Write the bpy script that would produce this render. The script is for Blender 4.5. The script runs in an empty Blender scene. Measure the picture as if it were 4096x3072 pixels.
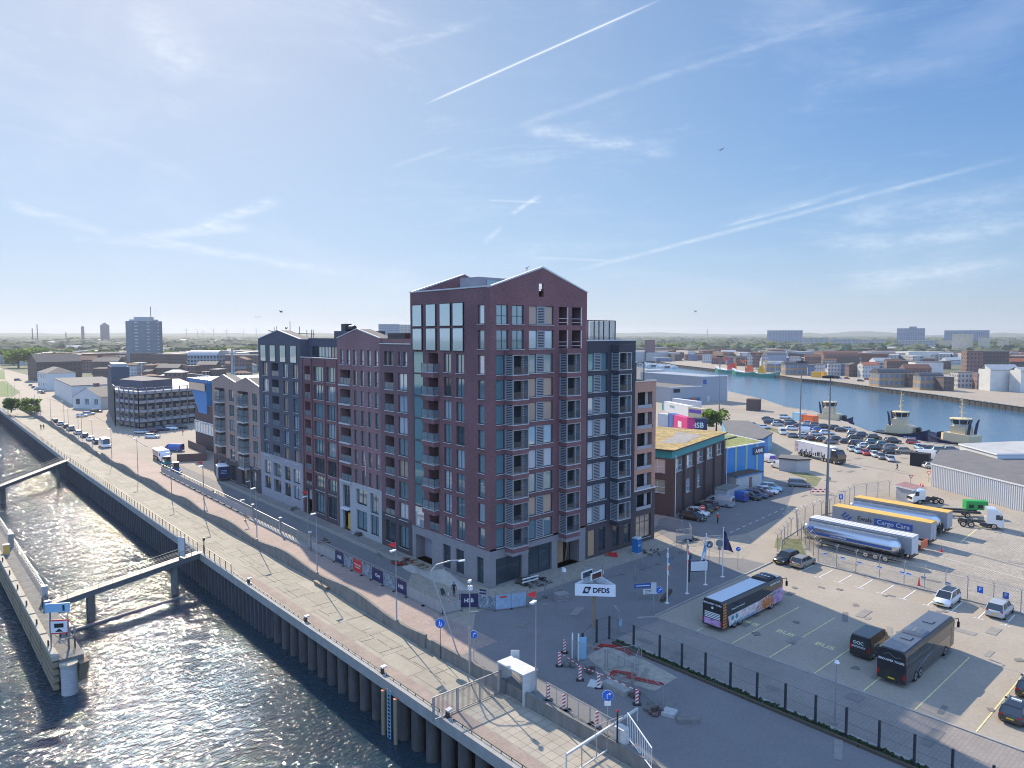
import bpy, bmesh, math, random
from mathutils import Vector, Matrix
from mathutils.geometry import tessellate_polygon
rnd = random.Random(7)
PI = math.pi
S = bpy.context.scene
COL = S.collection
# ---------------------------------------------------------------- camera
F, CX, CY, EYE = 2841.0, 2048.0, 1536.0, 31.0
TH = math.atan((CY - 1341.0) / F)
cd = bpy.data.cameras.new('camera'); cam = bpy.data.objects.new('camera', cd); COL.objects.link(cam)
cd.sensor_width = 36; cd.lens = F / 4096 * 36; cd.clip_start = 1; cd.clip_end = 30000
cam.location = (-54.46, -65.38, EYE)
cam.rotation_euler = (PI / 2 - TH, 0, -math.atan2(.6637, .748))
S.camera = cam
# ---------------------------------------------------------------- world, sun, exposure
SUN_AZ, SUN_EL = math.atan2(.25, .968), math.radians(33.3)   # azimuth from +Y towards +X
w = bpy.data.worlds.new('World'); S.world = w; w.use_nodes = True
nt = w.node_tree; N = nt.nodes; LK = nt.links
bg = N['Background']; bg.inputs[1].default_value = .105
sky = N.new('ShaderNodeTexSky'); sky.sky_type = 'NISHITA'; sky.sun_disc = False
sky.sun_elevation = SUN_EL; sky.sun_rotation = SUN_AZ
sky.altitude = 0; sky.air_density = 1.0; sky.dust_density = .3; sky.ozone_density = 2.6
def wn(t, **k):
    n = N.new(t)
    for a, v in k.items(): setattr(n, a, v)
    return n
def wm(op, a, b=None, c=None, clamp=False):
    n = N.new('ShaderNodeMath'); n.operation = op; n.use_clamp = clamp
    for i, v in enumerate((a, b, c)):
        if v is None: continue
        if hasattr(v, 'links'): LK.new(v, n.inputs[i])
        else: n.inputs[i].default_value = v
    return n.outputs[0]
tc = wn('ShaderNodeTexCoord')
sdir = wn('ShaderNodeVectorMath', operation='NORMALIZE'); LK.new(tc.outputs['Generated'], sdir.inputs[0])
SD = sdir.outputs[0]
def raydir(x, y):                      # direction in the sky of a surveyed line of sight
    a = (x - CX) / F; b = (CY - y) / F
    f = math.cos(TH) + b * math.sin(TH); z = -math.sin(TH) + b * math.cos(TH)
    return Vector((a * .748 + f * .6637, -a * .6637 + f * .748, z)).normalized()
def wdot(v):
    n = wn('ShaderNodeVectorMath', operation='DOT_PRODUCT'); LK.new(SD, n.inputs[0]); n.inputs[1].default_value = v
    return n.outputs['Value']
def ramp(x, lo, hi):
    n = wn('ShaderNodeMapRange', interpolation_type='SMOOTHSTEP'); n.clamp = True
    LK.new(x, n.inputs[0]); n.inputs[1].default_value = lo; n.inputs[2].default_value = hi
    return n.outputs[0]
def noise(scale, det=6, rough=.6, stretch=(1, 1, 1), dist=0):
    m = wn('ShaderNodeMapping'); LK.new(SD, m.inputs[0]); m.inputs['Scale'].default_value = stretch
    n = wn('ShaderNodeTexNoise'); LK.new(m.outputs[0], n.inputs['Vector'])
    n.inputs['Scale'].default_value = scale; n.inputs['Detail'].default_value = det
    n.inputs['Roughness'].default_value = rough; n.inputs['Distortion'].default_value = dist
    return n.outputs[0]
wob = noise(9, 3); wisp = noise(26, 8, .72, (1, 1, 3)); fine = noise(70, 6, .7, (1, 1, 2))
total = None
# contrails: (x0,y0,x1,y1,half width, strength, softness)
for x0, y0, x1, y1, hw, st, rg in (
    (1712, 412, 2640, 0, .0010, .60, 0), (1712, 412, 2640, 0, .0024, .18, .2), (780, 920, 1120, 798, .0075, .42, 1),
    (1000, 905, 470, 955, .006, .30, 1), (0, 812, 440, 936, .006, .36, 1), (560, 955, 1420, 1100, .006, .34, 1),
    (280, 955, 780, 985, .004, .18, 1), (1490, 208, 1960, 70, .006, .20, 1), (1560, 670, 1810, 582, .0030, .16, .8),
    (1950, 800, 2170, 810, .0015, .26, .5), (2045, 856, 2165, 778, .0032, .40, 1), (1935, 975, 2010, 905, .0040, .40, 1),
    (2100, 520, 2700, 612, .010, .30, 1), (2020, 520, 3560, 0, .0045, .15, .9), (2300, 1085, 4096, 622, .0030, .28, .7),
    (2900, 905, 3300, 800, .0018, .26, .7), (2920, 892, 3480, 740, .003, .14, .9), (3300, 985, 4096, 905, .010, .22, 1),
    (3400, 1130, 4096, 1060, .011, .24, 1), (2120, 1030, 2500, 1045, .002, .20, .7), (3350, 880, 4096, 790, .014, .16, 1),
    (560, 160, 1100, 340, .02, .07, 1), (560, 0, 780, 320, .030, .22, 1), (240, 480, 860, 760, .010, .08, 1)):
    a, b = raydir(x0, y0), raydir(x1, y1)
    n = a.cross(b).normalized(); e = n.cross(a).normalized(); L = math.acos(max(-1, min(1, a.dot(b))))
    d = wdot(n)
    if rg: d = wm('ADD', d, wm('MULTIPLY', wm('SUBTRACT', wob, .5), hw * 1.6 * rg))
    d = wm('ABSOLUTE', d)
    core = wm('SUBTRACT', 1, ramp(d, 0, hw * 1.5))
    t = wm('DIVIDE', wdot(e), math.sin(L) if L < 1.5 else 1)
    ends = wm('MULTIPLY', ramp(t, -.04, .12), wm('SUBTRACT', 1, ramp(t, .8, 1.05)))
    front = wm('GREATER_THAN', wdot(a), 0)
    k = wm('MULTIPLY', wm('MULTIPLY', core, ends), wm('MULTIPLY', front, st))
    if rg:
        k = wm('MULTIPLY', k, wm('ADD', 1 - rg * .85, wm('MULTIPLY', ramp(wisp, .36, .68), rg * 1.05)))
    total = k if total is None else wm('ADD', total, k)
# broad thin veils of cirrus
veil = wm('MULTIPLY', ramp(noise(2.6, 9, .62, (1, 1, 2.6), .6), .44, .80), .20)
streak = wm('MULTIPLY', wm('MULTIPLY', ramp(noise(5, 8, .7, (1, .35, 3.4), 1.2), .50, .80), ramp(fine, .2, .7)), .22)
total = wm('ADD', total, wm('ADD', veil, streak))
sp = wn('ShaderNodeSeparateXYZ'); LK.new(SD, sp.inputs[0])
total = wm('MULTIPLY', total, ramp(sp.outputs[2], .01, .06), clamp=True)
near_sun = ramp(wdot((math.sin(SUN_AZ) * math.cos(SUN_EL), math.cos(SUN_AZ) * math.cos(SUN_EL), math.sin(SUN_EL))), .50, .98)
high = ramp(sp.outputs[2], .02, .36)
sr = wn('ShaderNodeSeparateColor'); LK.new(sky.outputs[0], sr.inputs[0]); cc = wn('ShaderNodeCombineColor')
for i, (hi, half) in enumerate(((5.9, 9.4), (6.15, 7.2), (7.0, 5.4))):      # eye-like compression of the glare round the sun
    away = (.66, .83, .96)[i]; near = (1.28, 1.10, .97)[i]
    tone = wm('ADD', away, wm('MULTIPLY', wm('ADD', near_sun, 0), near - away))
    tone = wm('ADD', 1, wm('MULTIPLY', wm('SUBTRACT', tone, 1), high))
    LK.new(wm('MULTIPLY', tone, wm('DIVIDE', wm('MULTIPLY', sr.outputs[i], hi), wm('ADD', sr.outputs[i], half))), cc.inputs[i])
mixc = wn('ShaderNodeMix', data_type='RGBA')
LK.new(total, mixc.inputs[0]); LK.new(cc.outputs[0], mixc.inputs[6]); mixc.inputs[7].default_value = (5.2, 5.5, 5.95, 1)
# added bluish brightening of the unseen sky behind the viewpoint, to fill the shade
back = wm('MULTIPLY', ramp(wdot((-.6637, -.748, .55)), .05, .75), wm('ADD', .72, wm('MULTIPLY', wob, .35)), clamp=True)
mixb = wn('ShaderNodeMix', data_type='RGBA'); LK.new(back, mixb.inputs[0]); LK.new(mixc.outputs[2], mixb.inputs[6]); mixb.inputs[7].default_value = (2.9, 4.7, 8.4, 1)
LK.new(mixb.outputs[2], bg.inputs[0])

sl = bpy.data.lights.new('sun', 'SUN'); sl.energy = 3.6; sl.angle = math.radians(.5); sl.color = (1, .865, .675)
so = bpy.data.objects.new('sun', sl); COL.objects.link(so)
sv = Vector((math.sin(SUN_AZ) * math.cos(SUN_EL), math.cos(SUN_AZ) * math.cos(SUN_EL), math.sin(SUN_EL)))
so.rotation_euler = sv.to_track_quat('Z', 'Y').to_euler(); so.location = (-60, 200, 150)
S.view_settings.view_transform = 'Standard'; S.view_settings.look = 'None'
S.view_settings.exposure = .95; S.view_settings.gamma = 1
S.cycles.max_bounces = 6; S.cycles.diffuse_bounces = 2; S.cycles.glossy_bounces = 3; S.cycles.transmission_bounces = 4
S.cycles.transparent_max_bounces = 12; S.cycles.volume_bounces = 0; S.cycles.caustics_reflective = False; S.cycles.caustics_refractive = False
S.cycles.sample_clamp_indirect = 6; S.cycles.pixel_filter_type = 'BLACKMAN_HARRIS'; S.cycles.filter_width = 1.05
# ---------------------------------------------------------------- survey: photo measurement -> ground position
def G(x, y, z=0.0):
    a = (x - CX) / F; b = (CY - y) / F
    f = math.cos(TH) + b * math.sin(TH); dz = -math.sin(TH) + b * math.cos(TH)
    t = (z - EYE) / dz; X = a * t; Y = f * t
    X += 2.66; Y -= 85.05
    return (X * .748 + Y * .6637, -X * .6637 + Y * .748)
def Z(ox, oy, wd, W=2212):
    s = wd / W
    return lambda x, y, z=0.0: G(ox + x * s, oy + y * s, z)
z7 = Z(500, 1650, 1200); q1 = Z(0, 1200, 1100); z6 = Z(0, 1800, 1100, 1659)
zA = Z(700, 2100, 800); zB = Z(0, 2100, 500, 1185); zC = Z(1500, 2600, 600, 2109); zD = Z(2200, 2550, 600, 1907)
zE = Z(3000, 1500, 600); zF = Z(3500, 1550, 596, 1978); zG = Z(600, 1650, 500, 2074); zR = Z(2500, 1200, 800)
zS = Z(3200, 1200, 896); zT = Z(2500, 1600, 800); zU = Z(3100, 1750, 996, 2203); zV = Z(2000, 2000, 1000)
zW = Z(2700, 2200, 1396); zX = Z(1600, 2400, 1300); zH = Z(2500, 1250, 550); zI = Z(3000, 1250, 550)
zJ = Z(3546, 1250, 550); zK = Z(0, 1300, 550); zL = Z(500, 1300, 550); z4 = Z(1500, 1700, 1200); zN = Z(1900, 1950, 800)
# ---------------------------------------------------------------- materials
MATS = {}
def mt(name, col, rough=.8, metal=0, nz=None, bump=0, spec=.5, zs=1, alpha=1, emis=0, coat=0, sc2=None):
    if name in MATS: return MATS[name]
    m = bpy.data.materials.new(name); m.use_nodes = True; t = m.node_tree; b = t.nodes['Principled BSDF']
    b.inputs['Base Color'].default_value = (*col, 1); b.inputs['Roughness'].default_value = rough
    b.inputs['Metallic'].default_value = metal; b.inputs['Specular IOR Level'].default_value = spec
    if coat: b.inputs['Coat Weight'].default_value = coat; b.inputs['Coat Roughness'].default_value = .05
    if emis: b.inputs['Emission Color'].default_value = (*col, 1); b.inputs['Emission Strength'].default_value = emis
    if alpha < 1: b.inputs['Alpha'].default_value = alpha
    if nz or bump:
        g = t.nodes.new('ShaderNodeNewGeometry'); mp = t.nodes.new('ShaderNodeMapping'); mp.inputs['Scale'].default_value = (1, 1, zs)
        t.links.new(g.outputs['Position'], mp.inputs[0])
        n = t.nodes.new('ShaderNodeTexNoise'); t.links.new(mp.outputs[0], n.inputs['Vector'])
        n.inputs['Scale'].default_value = (nz or (1, 0))[0]; n.inputs['Detail'].default_value = 7; n.inputs['Roughness'].default_value = .65
        if nz:
            r = t.nodes.new('ShaderNodeMapRange'); t.links.new(n.outputs[0], r.inputs[0]); a = nz[1]
            r.inputs[1].default_value = .25; r.inputs[2].default_value = .75; r.inputs[3].default_value = 1 - a; r.inputs[4].default_value = 1 + a
            fac = r.outputs[0]
            if sc2:
                n2 = t.nodes.new('ShaderNodeTexNoise'); t.links.new(g.outputs['Position'], n2.inputs['Vector'])
                n2.inputs['Scale'].default_value = sc2[0]; n2.inputs['Detail'].default_value = 4
                r2 = t.nodes.new('ShaderNodeMapRange'); t.links.new(n2.outputs[0], r2.inputs[0])
                r2.inputs[1].default_value = .3; r2.inputs[2].default_value = .7; r2.inputs[3].default_value = 1 - sc2[1]; r2.inputs[4].default_value = 1 + sc2[1]
                mm = t.nodes.new('ShaderNodeMath'); mm.operation = 'MULTIPLY'; t.links.new(fac, mm.inputs[0]); t.links.new(r2.outputs[0], mm.inputs[1]); fac = mm.outputs[0]
            v = t.nodes.new('ShaderNodeVectorMath'); v.operation = 'SCALE'; v.inputs[0].default_value = col
            t.links.new(fac, v.inputs['Scale']); t.links.new(v.outputs[0], b.inputs['Base Color'])
        if bump:
            bm_ = t.nodes.new('ShaderNodeBump'); bm_.inputs['Strength'].default_value = bump; bm_.inputs['Distance'].default_value = .05
            t.links.new(n.outputs[0], bm_.inputs['Height']); t.links.new(bm_.outputs[0], b.inputs['Normal'])
    MATS[name] = m; return m
def grid_mat(name, col, line, sx, sy, lw, rough=.85, amt=.12, offs=.5, spot=.35, joint=.6):
    """paved surface: slabs sx by sy with joints lw, each slab its own tone"""
    m = bpy.data.materials.new(name); m.use_nodes = True; t = m.node_tree; b = t.nodes['Principled BSDF']
    b.inputs['Roughness'].default_value = rough
    g = t.nodes.new('ShaderNodeNewGeometry')
    br = t.nodes.new('ShaderNodeTexBrick'); t.links.new(g.outputs['Position'], br.inputs['Vector'])
    br.offset = offs; br.inputs['Scale'].default_value = 1; br.inputs['Mortar Size'].default_value = lw
    br.inputs['Mortar Smooth'].default_value = .3; br.inputs['Brick Width'].default_value = sx; br.inputs['Row Height'].default_value = sy
    br.inputs['Color1'].default_value = (*[c * (1 - amt) for c in col], 1); br.inputs['Color2'].default_value = (*[min(1, c * (1 + amt)) for c in col], 1)
    br.inputs['Mortar'].default_value = (*line, 1)
    n = t.nodes.new('ShaderNodeTexNoise'); t.links.new(g.outputs['Position'], n.inputs['Vector']); n.inputs['Scale'].default_value = spot; n.inputs['Detail'].default_value = 8; n.inputs['Roughness'].default_value = .7
    r = t.nodes.new('ShaderNodeMapRange'); t.links.new(n.outputs[0], r.inputs[0]); r.inputs[1].default_value = .3; r.inputs[2].default_value = .7; r.inputs[3].default_value = .82; r.inputs[4].default_value = 1.15
    v = t.nodes.new('ShaderNodeVectorMath'); v.operation = 'SCALE'; t.links.new(br.outputs[0], v.inputs[0]); t.links.new(r.outputs[0], v.inputs['Scale'])
    t.links.new(v.outputs[0], b.inputs['Base Color'])
    MATS[name] = m; return m
# ---------------------------------------------------------------- mesh builder
class MB:
    def __init__(s): s.v = []; s.f = []; s.mi = []; s.sm = []
    def add(s, vs, fs, mi=0, smooth=False):
        o = len(s.v); s.v += [tuple(p) for p in vs]
        for f in fs: s.f.append(tuple(i + o for i in f)); s.mi.append(mi); s.sm.append(smooth)
        return s
    def quad(s, a, b, c, d, mi=0): return s.add([a, b, c, d], [(0, 1, 2, 3)], mi)
    def box(s, x0, x1, y0, y1, z0, z1, mi=0):
        v = [(x, y, z) for z in (z0, z1) for y in (y0, y1) for x in (x0, x1)]
        return s.add(v, [(0, 2, 3, 1), (4, 5, 7, 6), (0, 1, 5, 4), (2, 6, 7, 3), (0, 4, 6, 2), (1, 3, 7, 5)], mi)
    def obox(s, c, sz, rz=0, mi=0, rx=0):
        R = Matrix.Rotation(rz, 3, 'Z') @ Matrix.Rotation(rx, 3, 'X'); c = Vector(c); h = [k / 2 for k in sz]
        v = [c + R @ Vector((x * h[0], y * h[1], z * h[2])) for z in (-1, 1) for y in (-1, 1) for x in (-1, 1)]
        return s.add(v, [(0, 2, 3, 1), (4, 5, 7, 6), (0, 1, 5, 4), (2, 6, 7, 3), (0, 4, 6, 2), (1, 3, 7, 5)], mi)
    def bar(s, p, q, w=.05, h=None, mi=0):
        p = Vector(p); q = Vector(q); d = q - p
        if d.length < 1e-6: return s
        h = h or w; d.normalize(); up = Vector((0, 0, 1)) if abs(d.z) < .95 else Vector((0, 1, 0))
        a = d.cross(up).normalized() * w / 2; b = a.normalized().cross(d) * h / 2
        v = [p - a - b, p + a - b, p + a + b, p - a + b, q - a - b, q + a - b, q + a + b, q - a + b]
        return s.add(v, [(0, 3, 2, 1), (4, 5, 6, 7), (0, 1, 5, 4), (1, 2, 6, 5), (2, 3, 7, 6), (3, 0, 4, 7)], mi)
    def tube(s, p, q, r0, r1=None, n=8, mi=0, caps=True, smooth=True):
        p = Vector(p); q = Vector(q); r1 = r0 if r1 is None else r1; d = (q - p).normalized()
        up = Vector((0, 0, 1)) if abs(d.z) < .95 else Vector((1, 0, 0)); a = d.cross(up).normalized(); b = a.cross(d)
        v = [];
        for c, r in ((p, r0), (q, r1)):
            for k in range(n): t = 2 * PI * k / n; v.append(c + (a * math.cos(t) + b * math.sin(t)) * r)
        s.add(v, [(k, (k + 1) % n, n + (k + 1) % n, n + k) for k in range(n)], mi, smooth)
        if caps: s.add(v, [tuple(range(n))[::-1], tuple(range(n, 2 * n))], mi)
        return s
    def path(s, pts, r, n=6, mi=0):
        for a, b in zip(pts, pts[1:]): s.tube(a, b, r, r, n, mi)
        return s
    def prism(s, poly, z0, z1, mi=0, top=None):
        n = len(poly); v = [(x, y, z0) for x, y in poly] + [(x, y, z1) for x, y in poly]
        s.add(v, [(k, (k + 1) % n, n + (k + 1) % n, n + k) for k in range(n)], mi)
        tr = tessellate_polygon([[Vector((x, y, 0)) for x, y in poly]])
        s.add(v, [tuple(i + n for i in t) for t in tr], mi if top is None else top); s.add(v, [t[::-1] for t in tr], mi); return s
    def sheet(s, polys, z, mi=0):
        vv = [[Vector((x, y, 0)) for x, y in p] for p in polys]; flat = [(p.x, p.y, z) for q in vv for p in q]
        return s.add(flat, [tuple(t) for t in tessellate_polygon(vv)], mi)
    def loft(s, secs, mi=0, close=True, caps=True, smooth=False):
        n = len(secs[0]); v = [p for q in secs for p in q]; f = []
        for i in range(len(secs) - 1):
            for k in range(n if close else n - 1):
                f.append((i * n + k, i * n + (k + 1) % n, (i + 1) * n + (k + 1) % n, (i + 1) * n + k))
        s.add(v, f, mi, smooth)
        if caps: s.add(v, [tuple(range(n))[::-1], tuple((len(secs) - 1) * n + k for k in range(n))], mi)
        return s
    def ext(s, prof, x0, x1, mi=0):     # profile in (y,z) swept along x
        return s.loft([[(x, y, z) for y, z in prof] for x in (x0, x1)], mi)
    def exty(s, prof, y0, y1, mi=0):    # profile in (x,z) swept along y
        return s.loft([[(x, y, z) for x, z in prof] for y in (y0, y1)], mi)
    def mesh(s, name, mats):
        me = bpy.data.meshes.new(name); me.from_pydata(s.v, [], s.f)
        for m in (mats if isinstance(mats, (list, tuple)) else [mats]): me.materials.append(MATS[m] if isinstance(m, str) else m)
        me.polygons.foreach_set('material_index', s.mi); me.polygons.foreach_set('use_smooth', s.sm); me.update()
        return me
    def build(s, name, mats, parent=None, loc=(0, 0, 0), rz=0):
        return inst(name, s.mesh(name, mats), parent, loc, rz)
def inst(name, me, parent=None, loc=(0, 0, 0), rz=0):
    o = bpy.data.objects.new(name, me); COL.objects.link(o); o.location = loc; o.rotation_euler = (0, 0, rz)
    if parent: o.parent = parent
    return o
def tag(o, label, cat, group=None):
    o['label'] = label; o['category'] = cat
    if group: o['group'] = group
    return o
def thing(name, label, cat, loc=(0, 0, 0), rz=0, group=None):
    return tag(inst(name, None, None, loc, rz), label, cat, group)
def struct(o): o['kind'] = 'structure'; return o
def stuff(o, label=None, cat=None):
    o['kind'] = 'stuff'
    if label: o['label'] = label; o['category'] = cat
    return o
def children(o, pool=None):
    return [c for c in (pool or COL.objects) if c.parent == o]
class Proto:                                        # a thing kept as a recipe so that copies cost little
    def __init__(s, root):
        s.root = root; s.used = False; objs = list(COL.objects); kids = {}
        for c in objs:
            if c.parent: kids.setdefault(c.parent, []).append(c)
        s.kids = kids
    def put(s, loc, rz, label, group=None, swap=None, scale=None):
        if not s.used:
            s.used = True; r = s.root
        else:
            def cp(o, par):
                c = o.copy(); COL.objects.link(c)
                if par: c.parent = par
                for k in s.kids.get(o, ()): cp(k, c)
                return c
            r = cp(s.root, None)
        r.location = loc if len(loc) == 3 else (*loc, 0); r.rotation_euler = (0, 0, rz); r['label'] = label
        if scale: r.scale = scale
        if group: r['group'] = group
        elif 'group' in r: del r['group']
        return r
def text(name, s, size, mat, parent=None, loc=(0, 0, 0), rot=(0, 0, 0), ext=.006, bold=0, ax='CENTER', sx=1, shear=0):
    cu = bpy.data.curves.new(name, 'FONT'); cu.body = s; cu.size = size; cu.extrude = ext; cu.align_x = ax; cu.align_y = 'CENTER'; cu.offset = bold; cu.shear = shear
    cu.resolution_u = 3
    t = bpy.data.objects.new(name, cu); COL.objects.link(t); dg = bpy.context.evaluated_depsgraph_get(); dg.update()
    me = bpy.data.meshes.new_from_object(t.evaluated_get(dg)); bpy.data.objects.remove(t)
    me.materials.clear(); me.materials.append(MATS[mat]); me.name = name
    o = inst(name, me, parent, loc); o.rotation_euler = rot; o.scale = (sx, 1, 1); return o
ORD = ['first', 'second', 'third', 'fourth', 'fifth', 'sixth', 'seventh', 'eighth', 'ninth', 'tenth', 'eleventh', 'twelfth', 'thirteenth', 'fourteenth', 'fifteenth', 'sixteenth', 'seventeenth', 'eighteenth', 'nineteenth', 'twentieth'] + ['%dth' % k for k in range(21, 240)]
# ---------------------------------------------------------------- palette
mt('brick_red', (.205, .098, .102), .85, nz=(1.6, .42), zs=6, sc2=(.16, .2))
mt('brick_mid', (.27, .145, .142), .85, nz=(1.6, .38), zs=6, sc2=(.16, .18))
mt('brick_plum', (.185, .105, .112), .85, nz=(1.2, .25), zs=5)
mt('brick_brown', (.115, .078, .074), .85, nz=(1.3, .35), zs=5)
mt('brick_black', (.055, .057, .072), .85, nz=(1.2, .25), zs=5); mt('brick_blue', (.095, .098, .125), .85, nz=(1.2, .2), zs=5)
mt('brick_tan', (.42, .28, .225), .85, nz=(1.3, .22), zs=5, sc2=(.15, .1))
mt('brick_orange', (.50, .27, .19), .85, nz=(2, .3), zs=5)
mt('stone_grey', (.29, .262, .262), .85, nz=(.8, .12), zs=2)
mt('stone_pale', (.44, .43, .42), .85, nz=(2.5, .25), zs=4)
mt('stone_blue', (.36, .34, .36), .85, nz=(.8, .12), zs=2)
mt('dark_brick', (.085, .068, .070), .85, nz=(1.5, .35), zs=5)
mt('dark_metal', (.028, .034, .042), .45); mt('frame_dark', (.045, .058, .066), .5)
mt('steel', (.34, .35, .36), .4, .55); mt('galv', (.42, .43, .44), .42, .6, nz=(3, .15)); mt('white', (.78, .78, .76), .5); mt('white_dirty', (.56, .56, .54), .6, nz=(1.5, .15))
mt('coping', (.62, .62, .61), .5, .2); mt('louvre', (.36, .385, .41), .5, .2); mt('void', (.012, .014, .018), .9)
mt('glass', (.30, .42, .46), .035, .6, spec=1.0, coat=.6); mt('glass_dark', (.05, .08, .095), .04, .35, spec=1.0, coat=.5)
mt('glass_pale', (.58, .68, .72), .04, .5, spec=1.0, coat=.6); mt('glass_tan', (.42, .31, .23), .12, 0, spec=.9, coat=.5)
mt('glass_white', (.50, .53, .55), .12, 0, spec=.9, coat=.5); mt('glass_teal', (.22, .42, .45), .04, .55, spec=1.0, coat=.6)
mt('glass_bay', (.50, .64, .68), .035, .55, spec=1.0, coat=.8)
mt('rail_glass', (.30, .38, .40), .06, .1, spec=1, alpha=.55)
mt('roof_felt', (.15, .145, .145), .9, nz=(.5, .2)); mt('roof_tile', (.16, .075, .055), .85, nz=(1, .25)); mt('roof_slate', (.075, .078, .088), .7, nz=(1, .2))
mt('roof_orange', (.42, .13, .07), .85, nz=(1, .2)); mt('roof_pale', (.42, .42, .41), .7, nz=(.3, .15)); mt('plaster', (.60, .60, .58), .8, nz=(.4, .08))
mt('plywood', (.48, .30, .17), .8, nz=(2, .15), zs=.3); mt('wood', (.30, .23, .15), .8, nz=(4, .2)); mt('rubber', (.02, .02, .021), .85)
mt('black', (.014, .014, .016), .35); mt('red', (.62, .035, .035), .5); mt('blue_paint', (.02, .17, .42), .45); mt('navy', (.018, .024, .085), .45)
mt('sign_blue', (.015, .13, .55), .4); mt('yellow', (.75, .42, .05), .5); mt('orange', (.75, .16, .05), .5); mt('green_paint', (.02, .34, .07), .5)
mt('magenta', (.65, .03, .20), .5); mt('purple', (.16, .07, .42), .5); mt('teal_paint', (.02, .30, .32), .5); mt('cream', (.66, .54, .34), .55); mt('lightblue', (.28, .50, .66), .5)
mt('concrete', (.33, .32, .295), .85, nz=(.9, .18), bump=.2); mt('concrete_dark', (.18, .175, .16), .9, nz=(1.2, .35), zs=.4)

def leafmat(name, col, tr):
    m = mt(name, col, .7, nz=(.5, .35)); t = m.node_tree; a = t.nodes.new('ShaderNodeBsdfTranslucent'); a.inputs[0].default_value = (*tr, 1); x = t.nodes.new('ShaderNodeMixShader'); x.inputs[0].default_value = .5
    t.links.new(t.nodes['Principled BSDF'].outputs[0], x.inputs[1]); t.links.new(a.outputs[0], x.inputs[2]); t.links.new(x.outputs[0], t.nodes['Material Output'].inputs['Surface'])
leafmat('leaf', (.070, .115, .030), (.20, .34, .05)); leafmat('leaf_dark', (.04, .07, .022), (.10, .19, .035)); leafmat('leaf_light', (.12, .17, .04), (.38, .52, .08)); leafmat('leaf_blue', (.05, .085, .035), (.10, .19, .05)); mt('bark', (.09, .07, .05), .9)
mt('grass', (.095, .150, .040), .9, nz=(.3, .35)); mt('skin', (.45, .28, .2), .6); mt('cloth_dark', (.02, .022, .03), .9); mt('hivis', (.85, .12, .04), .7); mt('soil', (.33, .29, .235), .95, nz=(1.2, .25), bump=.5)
# ================================================================ ground, water, quays
PZ, WZ, HWZ = -1.05, -6.1, -2.5
WALLX = [(-14, -400), (-14, -3), (-13.2, 21), (-13.1, 60), (-12.9, 142), (-10.3, 236), (-10.3, 307)]
NEAR = [(600, 500), (474.9, 344.7), (437.9, 295.8), (379.3, 252.8), (294.6, 148.4), (263.1, 110.1), (237.4, 85.8), (229.9, 70.2), (205, 47), (189.1, 36.1), (179.3, 24.9), (171, 8), (170.7, -7.7), (166.3, -13), (152.5, -20), (120, -50), (60, -110)]
FAR = [(150, -150), (250, -60), zJ(2212, 1520), zJ(1310, 1395), zJ(800, 1320), zJ(0, 1222), zI(1340, 1105), zI(820, 1062), zI(480, 1010), zH(1460, 910), zH(820, 838), (700, 520)]
outer = WALLX + [(-9000, 307), (-9000, 20000), (20000, 20000), (20000, -9000), (-14, -9000)]
mt('port_ground', (.335, .285, .228), .9, nz=(.06, .14), sc2=(1.4, .10))
gm = MATS['port_ground']
struct(MB().sheet([outer, NEAR + FAR], 0).build('ground', gm))
# far countryside tone over the ground beyond the harbour and the town
mt('far_ground', (.11, .125, .075), .95, nz=(.012, .35), sc2=(.1, .3))
far1 = [(30, 150), (30, 900), (-2500, 900), (-2500, 14000), (14000, 14000), (14000, -6000), (700, -6000), (560, 60), (760, 420), (900, 700), (500, 640), (300, 420), (160, 160)]
struct(MB().sheet([far1], .012).build('countryside', 'far_ground'))
# water: one sheet, waves as bump of several sizes
m = bpy.data.materials.new('river_water'); m.use_nodes = True; t = m.node_tree; b = t.nodes['Principled BSDF']
b.inputs['Base Color'].default_value = (.016, .040, .058, 1); b.inputs['Roughness'].default_value = .045; b.inputs['IOR'].default_value = 1.333; b.inputs['Specular IOR Level'].default_value = .5
g = t.nodes.new('ShaderNodeNewGeometry'); hs = None
for sc, amp, st, rz in ((1.25, .215, (1, 2.3, 1), .5), (.42, .20, (1, 2.0, 1), .3), (3.2, .028, (1, 1.6, 1), .6), (.07, .5, (1, 1, 1), 0)):
    mp = t.nodes.new('ShaderNodeMapping'); mp.inputs['Scale'].default_value = st; mp.inputs['Rotation'].default_value = (0, 0, rz); t.links.new(g.outputs['Position'], mp.inputs[0])
    n = t.nodes.new('ShaderNodeTexNoise'); n.inputs['Scale'].default_value = sc; n.inputs['Detail'].default_value = 1.5; n.inputs['Roughness'].default_value = .5; n.inputs['Distortion'].default_value = .6
    t.links.new(mp.outputs[0], n.inputs['Vector'])
    k = t.nodes.new('ShaderNodeMath'); k.operation = 'MULTIPLY'; k.inputs[1].default_value = amp; t.links.new(n.outputs[0], k.inputs[0])
    if hs is None: hs = k.outputs[0]
    else:
        a_ = t.nodes.new('ShaderNodeMath'); a_.operation = 'ADD'; t.links.new(hs, a_.inputs[0]); t.links.new(k.outputs[0], a_.inputs[1]); hs = a_.outputs[0]
bp = t.nodes.new('ShaderNodeBump'); bp.inputs['Strength'].default_value = 1; bp.inputs['Distance'].default_value = 1.0; t.links.new(hs, bp.inputs['Height']); t.links.new(bp.outputs[0], b.inputs['Normal'])
MATS['river_water'] = m
hw = m.copy(); hw.name = 'harbour_water'; MATS['harbour_water'] = hw; q_ = hw.node_tree.nodes['Principled BSDF']; q_.inputs['Base Color'].default_value = (.05, .13, .215, 1); q_.inputs['Roughness'].default_value = .16
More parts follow.
